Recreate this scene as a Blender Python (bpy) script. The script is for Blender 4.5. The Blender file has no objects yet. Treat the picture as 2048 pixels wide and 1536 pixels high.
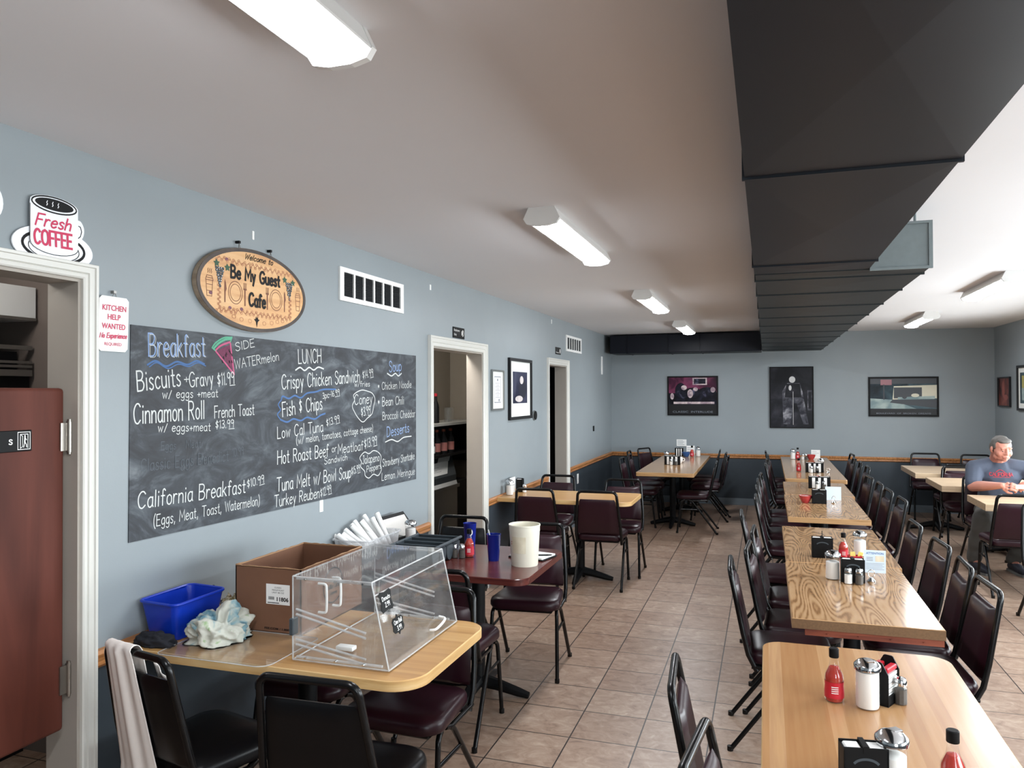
import bpy, bmesh, math, random
from mathutils import Vector, Matrix, noise as mnoise
from mathutils.bvhtree import BVHTree
random.seed(11)
SC = bpy.context.scene
COL = SC.collection
PI = math.pi
H = 2.595          # ceiling height
D = 12.15          # back wall
RW = 5.353         # right wall
CAM = Vector((2.352, 0.0, 1.712))

# ------------------------------------------------------------------ camera
cam_d = bpy.data.cameras.new('camera')
cam_d.sensor_width = 36.0
cam_d.lens = 1533.0 / 2048.0 * 36.0
cam_d.clip_start = 0.05
cam = bpy.data.objects.new('camera', cam_d)
COL.objects.link(cam)
yaw, pit, rol = 0.32, 0.0116, -0.0036
fw = Vector((-math.sin(yaw) * math.cos(pit), math.cos(yaw) * math.cos(pit), math.sin(pit)))
rt = Vector((math.cos(yaw), math.sin(yaw), 0.0))
up = rt.cross(fw)
r2 = rt * math.cos(rol) + up * math.sin(rol)
u2 = r2.cross(fw)
mw = Matrix(((r2.x, u2.x, -fw.x, CAM.x), (r2.y, u2.y, -fw.y, CAM.y), (r2.z, u2.z, -fw.z, CAM.z), (0, 0, 0, 1)))
cam.matrix_world = mw
SC.camera = cam

# ------------------------------------------------------------------ colour management, sky
SC.view_settings.view_transform = 'Standard'
SC.view_settings.look = 'None'
SC.view_settings.gamma = 1.0
SC.view_settings.use_curve_mapping = False
SC.view_settings.exposure = 0.5
world = bpy.data.worlds.new('overcast_sky')
SC.world = world
world.use_nodes = True
bg = world.node_tree.nodes['Background']
bg.inputs['Color'].default_value = (0.88, 0.94, 1.0, 1)
bg.inputs['Strength'].default_value = 4.0
DAY = 30.0          # daylight, watts per square metre of window
LAMP = 40.0        # ceiling lamp lens strength
cy = SC.cycles
cy.max_bounces = 10
cy.diffuse_bounces = 5
cy.glossy_bounces = 4
cy.transparent_max_bounces = 24
cy.transmission_bounces = 6
cy.caustics_reflective = False
cy.caustics_refractive = False
cy.sample_clamp_indirect = 6.0
cy.use_denoising = True

# windows of the room and an added front one for light: (wall, a0, a1, z0, z1), daylight enters here
WIN = [('right', 0.3, 2.5, 0.75, 2.0), ('right', 3.0, 4.8, 0.75, 2.0), ('right', 5.2, 7.0, 0.75, 2.0), ('right', 7.3, 10.1, 0.75, 1.7),
       ('front', 3.4, 4.6, 0.75, 2.0)]
FRONT = -1.5
for k, (w, a0, a1, z0, z1) in enumerate(WIN):
    ld = bpy.data.lights.new('window_daylight', 'AREA')
    ld.shape = 'RECTANGLE'
    ld.size = a1 - a0
    ld.size_y = z1 - z0
    ld.energy = DAY * (a1 - a0) * (z1 - z0)
    ld.color = (0.93, 0.965, 1.0)
    lo = bpy.data.objects.new('window_daylight', ld)
    COL.objects.link(lo)
    c = (a0 + a1) / 2
    if w == 'right':
        lo.location = (RW + 0.12, c, (z0 + z1) / 2)
        lo.rotation_euler = (PI / 2, 0, PI / 2)
    else:
        lo.location = (c, FRONT - 0.12, (z0 + z1) / 2)
        lo.rotation_euler = (PI / 2, 0, 0)
    # area lights shine along local -Z
    d = Vector((-1, 0, 0)) if w == 'right' else Vector((0, 1, 0))
    lo.rotation_euler = d.to_track_quat('-Z', 'Y').to_euler()

# ------------------------------------------------------------------ materials
def lin(c):
    def f(v):
        v /= 255.0
        return v / 12.92 if v <= 0.04045 else ((v + 0.055) / 1.055) ** 2.4
    return (f(c[0]), f(c[1]), f(c[2]), 1.0)

def new_mat(name):
    m = bpy.data.materials.new(name)
    m.use_nodes = True
    nt = m.node_tree
    return m, nt, nt.nodes['Principled BSDF']

def mat(name, c, rough=0.5, metal=0.0, var=0.06, scale=12.0, bump=0.0, coat=0.0, spec=0.5):
    """plain paint, plastic, metal ... with a little procedural mottling"""
    m, nt, b = new_mat(name)
    b.inputs['Roughness'].default_value = rough
    b.inputs['Metallic'].default_value = metal
    b.inputs['Specular IOR Level'].default_value = spec
    b.inputs['Coat Weight'].default_value = coat
    b.inputs['Coat Roughness'].default_value = 0.1
    col = lin(c)
    tc = nt.nodes.new('ShaderNodeTexCoord')
    nz = nt.nodes.new('ShaderNodeTexNoise')
    nz.inputs['Scale'].default_value = scale
    nz.inputs['Detail'].default_value = 4
    nt.links.new(tc.outputs['Object'], nz.inputs['Vector'])
    mx = nt.nodes.new('ShaderNodeMix')
    mx.data_type = 'RGBA'
    nt.links.new(nz.outputs['Fac'], mx.inputs[0])
    mx.inputs[6].default_value = tuple(max(0, x * (1 - var)) for x in col[:3]) + (1,)
    mx.inputs[7].default_value = tuple(min(1, x * (1 + var)) for x in col[:3]) + (1,)
    nt.links.new(mx.outputs[2], b.inputs['Base Color'])
    if bump:
        bp = nt.nodes.new('ShaderNodeBump')
        bp.inputs['Strength'].default_value = bump
        bp.inputs['Distance'].default_value = 0.004
        nt.links.new(nz.outputs['Fac'], bp.inputs['Height'])
        nt.links.new(bp.outputs['Normal'], b.inputs['Normal'])
    return m

def ramp(nt, stops):
    r = nt.nodes.new('ShaderNodeValToRGB')
    e = r.color_ramp.elements
    while len(e) < len(stops):
        e.new(0.5)
    for i, (p, c) in enumerate(stops):
        e[i].position = p
        e[i].color = lin(c)
    return r

def mapping(nt, scale=(1, 1, 1), loc=(0, 0, 0), rot=(0, 0, 0), out='Object'):
    tc = nt.nodes.new('ShaderNodeTexCoord')
    mp = nt.nodes.new('ShaderNodeMapping')
    mp.inputs['Scale'].default_value = scale
    mp.inputs['Location'].default_value = loc
    mp.inputs['Rotation'].default_value = rot
    nt.links.new(tc.outputs[out], mp.inputs['Vector'])
    return mp

def mat_wall(name, upper, lower):
    """two-tone wall paint, split at the chair rail"""
    m, nt, b = new_mat(name)
    b.inputs['Roughness'].default_value = 0.42
    b.inputs['Specular IOR Level'].default_value = 0.35
    g = nt.nodes.new('ShaderNodeNewGeometry')
    sp = nt.nodes.new('ShaderNodeSeparateXYZ')
    nt.links.new(g.outputs['Position'], sp.inputs[0])
    gt = nt.nodes.new('ShaderNodeMath')
    gt.operation = 'GREATER_THAN'
    gt.inputs[1].default_value = 0.735
    nt.links.new(sp.outputs['Z'], gt.inputs[0])
    nz = nt.nodes.new('ShaderNodeTexNoise')
    nz.inputs['Scale'].default_value = 2.2
    nz.inputs['Detail'].default_value = 6
    nt.links.new(g.outputs['Position'], nz.inputs['Vector'])
    def pair(c):
        a = lin(c)
        mx = nt.nodes.new('ShaderNodeMix')
        mx.data_type = 'RGBA'
        mx.inputs[6].default_value = tuple(x * 0.93 for x in a[:3]) + (1,)
        mx.inputs[7].default_value = tuple(x * 1.07 for x in a[:3]) + (1,)
        nt.links.new(nz.outputs['Fac'], mx.inputs[0])
        return mx
    lo, hi = pair(lower), pair(upper)
    mx = nt.nodes.new('ShaderNodeMix')
    mx.data_type = 'RGBA'
    nt.links.new(gt.outputs[0], mx.inputs[0])
    nt.links.new(lo.outputs[2], mx.inputs[6])
    nt.links.new(hi.outputs[2], mx.inputs[7])
    nt.links.new(mx.outputs[2], b.inputs['Base Color'])
    n2 = nt.nodes.new('ShaderNodeTexNoise')
    n2.inputs['Scale'].default_value = 160
    nt.links.new(g.outputs['Position'], n2.inputs['Vector'])
    bp = nt.nodes.new('ShaderNodeBump')
    bp.inputs['Strength'].default_value = 0.06
    bp.inputs['Distance'].default_value = 0.003
    nt.links.new(n2.outputs['Fac'], bp.inputs['Height'])
    nt.links.new(bp.outputs['Normal'], b.inputs['Normal'])
    return m

def mat_floor():
    m, nt, b = new_mat('floor_tile')
    s = 0.3302
    mp = mapping(nt, loc=(-1.4149 + 0.002, -4.714 + 0.002, 0))
    br = nt.nodes.new('ShaderNodeTexBrick')
    br.offset = 0.0
    br.squash = 1.0
    br.inputs['Scale'].default_value = 1.0
    br.inputs['Mortar Size'].default_value = 0.0036
    br.inputs['Mortar Smooth'].default_value = 0.1
    br.inputs['Bias'].default_value = 0.0
    br.inputs['Brick Width'].default_value = s
    br.inputs['Row Height'].default_value = s
    br.inputs['Color1'].default_value = (0.0, 0.0, 0.0, 1)
    br.inputs['Color2'].default_value = (1.0, 1.0, 1.0, 1)
    br.inputs['Mortar'].default_value = (0, 0, 0, 1)
    nt.links.new(mp.outputs[0], br.inputs['Vector'])
    # stone mottling, streaked across each tile
    mp2 = mapping(nt, scale=(6.0, 8.4, 1))
    n1 = nt.nodes.new('ShaderNodeTexNoise')
    n1.inputs['Scale'].default_value = 1.6
    n1.inputs['Detail'].default_value = 9
    n1.inputs['Roughness'].default_value = 0.72
    n1.inputs['Distortion'].default_value = 1.1
    off = nt.nodes.new('ShaderNodeMix')
    off.data_type = 'VECTOR'
    off.inputs[0].default_value = 0.5
    add = nt.nodes.new('ShaderNodeVectorMath')
    add.operation = 'MULTIPLY_ADD'
    add.inputs[1].default_value = (7, 5, 3)
    nt.links.new(br.outputs['Color'], add.inputs[0])
    nt.links.new(mp2.outputs[0], add.inputs[2])
    nt.links.new(add.outputs[0], n1.inputs['Vector'])
    r = ramp(nt, [(0.30, (116, 95, 82)), (0.44, (146, 123, 107)), (0.56, (160, 139, 123)), (0.72, (184, 167, 152))])
    nt.links.new(n1.outputs['Fac'], r.inputs[0])
    tint = nt.nodes.new('ShaderNodeMix')
    tint.data_type = 'RGBA'
    tint.blend_type = 'MULTIPLY'
    tint.inputs[0].default_value = 0.8
    r2_ = ramp(nt, [(0.0, (224, 212, 204)), (1.0, (255, 252, 248))])
    nt.links.new(br.outputs['Color'], r2_.inputs[0])
    nt.links.new(r.outputs[0], tint.inputs[6])
    nt.links.new(r2_.outputs[0], tint.inputs[7])
    mx = nt.nodes.new('ShaderNodeMix')
    mx.data_type = 'RGBA'
    nt.links.new(br.outputs['Fac'], mx.inputs[0])
    nt.links.new(tint.outputs[2], mx.inputs[6])
    mx.inputs[7].default_value = lin((38, 29, 26))
    nt.links.new(mx.outputs[2], b.inputs['Base Color'])
    b.inputs['Roughness'].default_value = 0.36
    bp = nt.nodes.new('ShaderNodeBump')
    bp.invert = True
    bp.inputs['Strength'].default_value = 0.35
    bp.inputs['Distance'].default_value = 0.003
    nt.links.new(br.outputs['Fac'], bp.inputs['Height'])
    nt.links.new(bp.outputs['Normal'], b.inputs['Normal'])
    return m

def mat_oak(name, along='Y'):
    """oak laminate with cathedral grain running along the table"""
    m, nt, b = new_mat(name)
    sc = (1, 0.16, 1) if along == 'Y' else (0.16, 1, 1)
    g = nt.nodes.new('ShaderNodeNewGeometry')   # grain differs from table to table
    mp = nt.nodes.new('ShaderNodeMapping')
    mp.inputs['Scale'].default_value = sc
    nt.links.new(g.outputs['Position'], mp.inputs['Vector'])
    n0 = nt.nodes.new('ShaderNodeTexNoise')
    n0.inputs['Scale'].default_value = 4.0
    n0.inputs['Detail'].default_value = 2
    nt.links.new(mp.outputs[0], n0.inputs['Vector'])
    ml = nt.nodes.new('ShaderNodeMath')
    ml.operation = 'MULTIPLY'
    ml.inputs[1].default_value = 190.0
    nt.links.new(n0.outputs['Fac'], ml.inputs[0])
    sn = nt.nodes.new('ShaderNodeMath')
    sn.operation = 'SINE'
    nt.links.new(ml.outputs[0], sn.inputs[0])
    n1 = nt.nodes.new('ShaderNodeTexNoise')
    n1.inputs['Scale'].default_value = 60.0
    n1.inputs['Detail'].default_value = 5
    nt.links.new(mp.outputs[0], n1.inputs['Vector'])
    ad = nt.nodes.new('ShaderNodeMath')
    ad.operation = 'MULTIPLY_ADD'
    ad.inputs[1].default_value = 0.16
    ad.inputs[2].default_value = 0.28
    nt.links.new(sn.outputs[0], ad.inputs[0])
    a2 = nt.nodes.new('ShaderNodeMath')
    a2.operation = 'MULTIPLY_ADD'
    a2.inputs[1].default_value = 0.5
    nt.links.new(n1.outputs['Fac'], a2.inputs[0])
    nt.links.new(ad.outputs[0], a2.inputs[2])
    r = ramp(nt, [(0.34, (128, 94, 62)), (0.45, (158, 122, 86)), (0.56, (172, 137, 100)), (0.8, (182, 148, 112))])
    nt.links.new(a2.outputs[0], r.inputs[0])
    nt.links.new(r.outputs[0], b.inputs['Base Color'])
    b.inputs['Roughness'].default_value = 0.15
    b.inputs['Specular IOR Level'].default_value = 0.5
    return m

def mat_strip(name, along, cols, width=0.034, rough=0.28):
    """butcher-block laminate: strips of wood along one axis"""
    m, nt, b = new_mat(name)
    k = 1.0 / width
    mp = mapping(nt, scale=(k, 0.0, 0.0) if along == 'Y' else (0.0, k, 0.0))
    fl = nt.nodes.new('ShaderNodeVectorMath')
    fl.operation = 'FLOOR'
    nt.links.new(mp.outputs[0], fl.inputs[0])
    wn = nt.nodes.new('ShaderNodeTexWhiteNoise')
    nt.links.new(fl.outputs[0], wn.inputs['Vector'])
    mp2 = mapping(nt, scale=(60, 2.2, 1) if along == 'Y' else (2.2, 60, 1))
    n1 = nt.nodes.new('ShaderNodeTexNoise')
    n1.inputs['Scale'].default_value = 1.0
    n1.inputs['Detail'].default_value = 5
    nt.links.new(mp2.outputs[0], n1.inputs['Vector'])
    mm = nt.nodes.new('ShaderNodeMath')
    mm.operation = 'MULTIPLY_ADD'
    mm.inputs[1].default_value = 0.55
    nt.links.new(wn.outputs['Value'], mm.inputs[0])
    ms = nt.nodes.new('ShaderNodeMath')
    ms.operation = 'MULTIPLY'
    ms.inputs[1].default_value = 0.5
    nt.links.new(n1.outputs['Fac'], ms.inputs[0])
    nt.links.new(ms.outputs[0], mm.inputs[2])
    r = ramp(nt, [(i / (len(cols) - 1) * 0.9 + 0.05, c) for i, c in enumerate(cols)])
    nt.links.new(mm.outputs[0], r.inputs[0])
    nt.links.new(r.outputs[0], b.inputs['Base Color'])
    b.inputs['Roughness'].default_value = rough
    return m

def mat_grain(name, cols, scale=(40, 2, 40), rough=0.35, detail=6, coat=0.0):
    m, nt, b = new_mat(name)
    mp = mapping(nt, scale=scale)
    n1 = nt.nodes.new('ShaderNodeTexNoise')
    n1.inputs['Scale'].default_value = 1.0
    n1.inputs['Detail'].default_value = detail
    n1.inputs['Distortion'].default_value = 0.4
    nt.links.new(mp.outputs[0], n1.inputs['Vector'])
    r = ramp(nt, [(0.3 + 0.4 * i / (len(cols) - 1), c) for i, c in enumerate(cols)])
    nt.links.new(n1.outputs['Fac'], r.inputs[0])
    nt.links.new(r.outputs[0], b.inputs['Base Color'])
    b.inputs['Roughness'].default_value = rough
    b.inputs['Coat Weight'].default_value = coat
    return m

def mat_clear(name, tint=(1, 1, 1), edge=0.12, rough=0.03):
    """thin clear sheet: see-through with fresnel reflection"""
    m, nt, b = new_mat(name)
    nt.nodes.remove(b)
    out = nt.nodes['Material Output']
    tr = nt.nodes.new('ShaderNodeBsdfTransparent')
    tr.inputs[0].default_value = tuple(tint) + (1,)
    gl = nt.nodes.new('ShaderNodeBsdfGlossy')
    gl.inputs['Roughness'].default_value = rough
    df = nt.nodes.new('ShaderNodeBsdfDiffuse')
    df.inputs[0].default_value = (0.85, 0.85, 0.85, 1)
    lw = nt.nodes.new('ShaderNodeFresnel')
    gb = nt.nodes.new('ShaderNodeNewGeometry')
    io = nt.nodes.new('ShaderNodeMath')
    io.operation = 'MULTIPLY_ADD'
    io.inputs[1].default_value = 1 / 1.45 - 1.45
    io.inputs[2].default_value = 1.45
    nt.links.new(gb.outputs['Backfacing'], io.inputs[0])
    nt.links.new(io.outputs[0], lw.inputs[0])
    m1 = nt.nodes.new('ShaderNodeMixShader')
    nt.links.new(lw.outputs[0], m1.inputs[0])
    nt.links.new(tr.outputs[0], m1.inputs[1])
    nt.links.new(gl.outputs[0], m1.inputs[2])
    tc = nt.nodes.new('ShaderNodeTexCoord')
    nz = nt.nodes.new('ShaderNodeTexNoise')
    nz.inputs['Scale'].default_value = 9
    nz.inputs['Detail'].default_value = 5
    nt.links.new(tc.outputs['Object'], nz.inputs['Vector'])
    mu = nt.nodes.new('ShaderNodeMath')
    mu.operation = 'MULTIPLY'
    mu.inputs[1].default_value = edge * 2
    nt.links.new(nz.outputs['Fac'], mu.inputs[0])
    m2 = nt.nodes.new('ShaderNodeMixShader')
    nt.links.new(mu.outputs[0], m2.inputs[0])
    nt.links.new(m1.outputs[0], m2.inputs[1])
    nt.links.new(df.outputs[0], m2.inputs[2])
    nt.links.new(m2.outputs[0], out.inputs['Surface'])
    return m

def mat_emit(name, c, strength):
    m, nt, b = new_mat(name)
    nt.nodes.remove(b)
    e = nt.nodes.new('ShaderNodeEmission')
    e.inputs[0].default_value = c + (1,)
    e.inputs[1].default_value = strength
    nt.links.new(e.outputs[0], nt.nodes['Material Output'].inputs['Surface'])
    return m

def mat_patch(name, stops, scale=4.0, detail=3, rough=0.3, stretch=(1, 1, 1), dist=0.6):
    """printed blotches of several colours (generic pictures, cloth prints)"""
    m, nt, b = new_mat(name)
    mp = mapping(nt, scale=stretch)
    n1 = nt.nodes.new('ShaderNodeTexNoise')
    n1.inputs['Scale'].default_value = scale
    n1.inputs['Detail'].default_value = detail
    n1.inputs['Distortion'].default_value = dist
    nt.links.new(mp.outputs[0], n1.inputs['Vector'])
    r = ramp(nt, stops)
    nt.links.new(n1.outputs['Fac'], r.inputs[0])
    nt.links.new(r.outputs[0], b.inputs['Base Color'])
    b.inputs['Roughness'].default_value = rough
    b.inputs['Specular IOR Level'].default_value = 0.15
    return m

def mat_chalkboard():
    m, nt, b = new_mat('chalkboard_slate')
    mp = mapping(nt, scale=(1, 1.6, 3.4))
    n1 = nt.nodes.new('ShaderNodeTexNoise')
    n1.inputs['Scale'].default_value = 2.1
    n1.inputs['Detail'].default_value = 8
    n1.inputs['Roughness'].default_value = 0.62
    n1.inputs['Distortion'].default_value = 1.8
    nt.links.new(mp.outputs[0], n1.inputs['Vector'])
    r = ramp(nt, [(0.34, (38, 40, 45)), (0.48, (50, 54, 60)), (0.60, (74, 80, 86)), (0.74, (108, 113, 118))])
    nt.links.new(n1.outputs['Fac'], r.inputs[0])
    nt.links.new(r.outputs[0], b.inputs['Base Color'])
    b.inputs['Roughness'].default_value = 0.6
    return m

M = {}
M['wall'] = mat_wall('wall_paint_two_tone', (140, 148, 152), (58, 66, 73))
M['ceiling'] = mat('ceiling_paint', (224, 223, 225), 0.7, var=0.015, scale=3)
M['floor'] = mat_floor()
M['white_trim'] = mat('white_gloss_trim', (208, 207, 201), 0.35, var=0.02)
M['jamb'] = mat('jamb_paint', (164, 157, 148), 0.5, var=0.03)
M['oak_trim'] = mat_grain('oak_rail', [(126, 78, 40), (166, 110, 62), (186, 130, 78)], (60, 3, 60), 0.4)
M['base_trim'] = mat('grey_baseboard', (112, 122, 130), 0.5, var=0.04)
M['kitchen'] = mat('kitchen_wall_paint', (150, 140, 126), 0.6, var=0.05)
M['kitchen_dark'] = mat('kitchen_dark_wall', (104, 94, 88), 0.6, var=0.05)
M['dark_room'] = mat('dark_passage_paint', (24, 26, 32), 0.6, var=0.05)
M['duct_near'] = mat('duct_paint_charcoal', (26, 30, 36), 0.45, var=0.10, scale=5, spec=0.22)
M['duct_far'] = mat('duct_paint_grey', (36, 41, 43), 0.45, var=0.08, scale=6, spec=0.22)
M['duct_back'] = mat('duct_paint_navy', (9, 12, 22), 0.45, var=0.08, scale=6, spec=0.22)
M['galv'] = mat('galvanised_sheet', (112, 122, 124), 0.5, metal=0.2, var=0.12, scale=30)
M['black_tube'] = mat('black_gloss_frame', (11, 11, 12), 0.25, var=0.1, scale=30, spec=0.3)
M['vinyl_wine'] = mat('burgundy_vinyl', (40, 15, 24), 0.34, var=0.08, scale=25, bump=0.02, spec=0.36)
M['vinyl_black'] = mat('black_vinyl', (12, 12, 14), 0.34, var=0.1, scale=25, spec=0.22)
M['cast_iron'] = mat('black_cast_iron', (12, 13, 15), 0.45, var=0.1, spec=0.2)
M['oak'] = mat_oak('oak_laminate', 'Y')
M['oak_edge'] = mat_grain('oak_edge_band', [(150, 112, 72), (182, 142, 98), (196, 156, 112)], (3, 3, 60), 0.3)
M['maple'] = mat_strip('maple_strip_laminate', 'Y', [(146, 102, 68), (164, 120, 80), (174, 132, 90), (186, 147, 106), (156, 114, 84)], 0.042, 0.24)
M['maple_x'] = mat_strip('maple_strip_laminate_cross', 'X', [(160, 116, 66), (184, 138, 84), (198, 154, 98), (210, 172, 116)], 0.024, 0.3)
M['maple_edge'] = mat_grain('maple_edge_band', [(188, 146, 92), (206, 168, 114), (216, 184, 134)], (4, 4, 50), 0.35)
M['mahog'] = mat_grain('mahogany_laminate', [(62, 28, 27), (82, 38, 34), (98, 50, 43)], (3, 40, 40), 0.22)
M['pale_wood'] = mat_grain('pale_laminate', [(176, 150, 122), (194, 168, 138), (206, 182, 152)], (3, 40, 40), 0.3)
M['chip'] = mat('raw_particle_board', (112, 84, 58), 0.85, var=0.35, scale=140)
M['redwood'] = mat_grain('reddish_batten', [(92, 40, 26), (122, 58, 38), (140, 72, 48)], (4, 40, 40), 0.7)
M['cherry'] = mat_grain('cherry_door_wood', [(66, 30, 22), (84, 42, 32), (98, 52, 42)], (8, 8, 1.2), 0.6)
M['cherry'].node_tree.nodes['Principled BSDF'].inputs['Specular IOR Level'].default_value = 0.25
M['chrome'] = mat('chrome', (210, 212, 214), 0.12, metal=1.0, var=0.02)
M['steel'] = mat('brushed_steel', (150, 148, 144), 0.34, metal=0.9, var=0.06)
M['hinge'] = mat('satin_hinge', (156, 150, 142), 0.3, metal=0.9, var=0.05)
M['white'] = mat('white_plastic', (236, 236, 234), 0.4, var=0.02)
M['paper'] = mat('white_paper', (238, 238, 236), 0.7, var=0.02)
M['bluepaper'] = mat('pale_blue_card', (206, 222, 238), 0.5, var=0.02)
M['black'] = mat('black_plastic', (16, 16, 17), 0.5, var=0.1, spec=0.15)
M['blackmatte'] = mat('black_matte', (20, 20, 22), 0.6, var=0.1, spec=0.22)
M['ink'] = mat('black_ink', (22, 22, 24), 0.6, var=0.05, spec=0.22)
M['greyink'] = mat('grey_ink', (120, 126, 136), 0.6, var=0.05)
M['red_ink'] = mat('raspberry_ink', (196, 44, 86), 0.5, var=0.04)
M['blue_ink'] = mat('blue_ink', (60, 110, 170), 0.5, var=0.04)
M['chalk'] = mat('white_chalk', (204, 207, 205), 0.9, var=0.12, scale=160)
M['chalk_faint'] = mat('faint_chalk', (84, 90, 96), 0.9, var=0.16, scale=160)
M['chalk_blue'] = mat('blue_chalk', (140, 164, 204), 0.9, var=0.12, scale=160)
M['chalk_blue2'] = mat('deep_blue_chalk', (76, 108, 154), 0.9, var=0.16, scale=160)
M['chalk_pink'] = mat('pink_chalk', (190, 92, 128), 0.9, var=0.12, scale=160)
M['chalk_pinkfill'] = mat('rubbed_pink_chalk', (112, 58, 82), 0.9, var=0.35, scale=90)
M['chalk_green'] = mat('green_chalk', (96, 168, 138), 0.9, var=0.2, scale=120)
M['slate'] = mat_chalkboard()
M['lamp_housing'] = mat('lamp_housing_white', (226, 226, 224), 0.4, var=0.02)
M['lamp_lens'] = mat_emit('lamp_lens_lit', (0.93, 0.96, 1.0), LAMP)
M['glass'] = mat_clear('window_glass', (0.96, 0.98, 0.98), 0.0)
M['acrylic'] = mat_clear('clear_acrylic', (0.985, 0.99, 0.99), 0.03)
M['acrylic_edge'] = mat_clear('acrylic_edge', (0.9, 0.92, 0.93), 0.42, 0.1)
M['jar'] = mat_clear('clear_jar_glass', (0.98, 0.985, 0.985), 0.02)
M['bin_clear'] = mat_clear('cloudy_bin_plastic', (0.92, 0.93, 0.94), 0.24, 0.2)
M['sugar'] = mat('white_sugar', (238, 236, 232), 0.8, var=0.03, scale=200)
M['cream'] = mat('cream_powder', (222, 208, 190), 0.8, var=0.04, scale=200)
M['pepper'] = mat('ground_pepper', (66, 60, 54), 0.8, var=0.4, scale=300)
M['sauce'] = mat('red_hot_sauce', (168, 40, 22), 0.15, var=0.08)
M['label_red'] = mat('red_bottle_label', (188, 30, 48), 0.4, var=0.06, scale=60)
M['cardboard'] = mat('brown_cardboard', (118, 82, 61), 0.8, var=0.07, scale=18)
M['cardboard_in'] = mat('cardboard_inside', (170, 132, 98), 0.8, var=0.05, scale=18)
M['bin_blue'] = mat('blue_bin_plastic', (14, 52, 172), 0.32, var=0.04)
M['cup_blue'] = mat('navy_blue_plastic', (18, 36, 128), 0.25, var=0.04)
M['bucket'] = mat('ivory_bucket_plastic', (226, 222, 206), 0.4, var=0.03)
M['worn_label'] = mat_patch('worn_label_paper', [(0.4, (206, 196, 172)), (0.55, (220, 212, 190)), (0.68, (232, 228, 212))], 9, 5)
M['tray'] = mat('dark_grey_tray', (58, 66, 72), 0.4, var=0.05)
M['apron'] = mat('white_cotton', (240, 232, 226), 0.85, var=0.04, scale=40)
M['towel'] = mat_patch('printed_towel', [(0.34, (70, 112, 132)), (0.42, (128, 158, 166)), (0.48, (186, 188, 178)), (0.62, (198, 198, 188)), (0.68, (126, 158, 104)), (0.76, (184, 188, 178))], 9, 4, 0.95)
M['darkcloth'] = mat('dark_navy_cloth', (22, 24, 32), 0.9, var=0.2, scale=60, bump=0.2)
M['skin'] = mat('skin', (184, 124, 106), 0.5, var=0.06, scale=30)
M['hair'] = mat('grey_hair', (88, 84, 80), 0.7, var=0.3, scale=90)
M['shirt'] = mat('blue_grey_cotton', (66, 73, 88), 0.85, var=0.08, scale=40)
M['trousers'] = mat('grey_cotton_trousers', (82, 81, 78), 0.85, var=0.08, scale=40)
M['shoe'] = mat('dark_navy_shoe', (30, 32, 44), 0.6, var=0.1)
M['sole'] = mat('grey_rubber_sole', (110, 110, 108), 0.7, var=0.1)
M['shirt_print'] = mat('red_shirt_print', (160, 48, 58), 0.8, var=0.1)
M['red_bowl'] = mat('red_ceramic', (176, 60, 60), 0.3, var=0.06)
M['blue_bowl'] = mat('blue_ceramic', (44, 84, 140), 0.3, var=0.06)
M['sign_maple'] = mat_grain('sign_maple_face', [(198, 146, 96), (214, 166, 114), (222, 180, 130)], (2, 3, 26), 0.5)
M['sign_edge'] = mat_grain('sign_dark_edge', [(40, 30, 28), (58, 46, 40), (70, 58, 50)], (10, 10, 10), 0.5)
M['sign_side'] = mat_grain('sign_side_wood', [(128, 110, 92), (150, 132, 112), (166, 148, 128)], (10, 10, 40), 0.6)
M['brown_ink'] = mat('burnt_brown_line', (122, 78, 58), 0.7, var=0.1)
M['vine_ink'] = mat('vine_line', (176, 122, 90), 0.7, var=0.15)
M['leaf'] = mat('leaf_green_paint', (44, 82, 58), 0.6, var=0.15)
M['grape'] = mat('grape_dark_paint', (30, 44, 52), 0.5, var=0.15)
M['purple'] = mat('grape_purple_paint', (116, 70, 84), 0.6, var=0.15)
M['enamel'] = mat('white_enamel', (238, 240, 244), 0.25, var=0.02)
M['picture_mat'] = mat('picture_mount_white', (226, 228, 224), 0.7, var=0.02)
M['frame_dark'] = mat('dark_frame', (30, 30, 32), 0.35, var=0.1, spec=0.22)
M['frame_silver'] = mat('brushed_silver_frame', (150, 152, 150), 0.35, metal=0.8, var=0.06)
M['concrete'] = mat('outdoor_paving', (150, 148, 144), 0.9, var=0.08)
M['wrapper'] = mat_patch('patterned_wrapper', [(0.38, (120, 104, 60)), (0.5, (206, 196, 170)), (0.6, (110, 96, 64)), (0.7, (150, 50, 70))], 30, 3, 0.5)
M['syrup_label'] = mat('pale_rose_label', (176, 112, 104), 0.5, var=0.1)
M['amber'] = mat('amber_jar_side', (176, 110, 50), 0.4, var=0.1)

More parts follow.
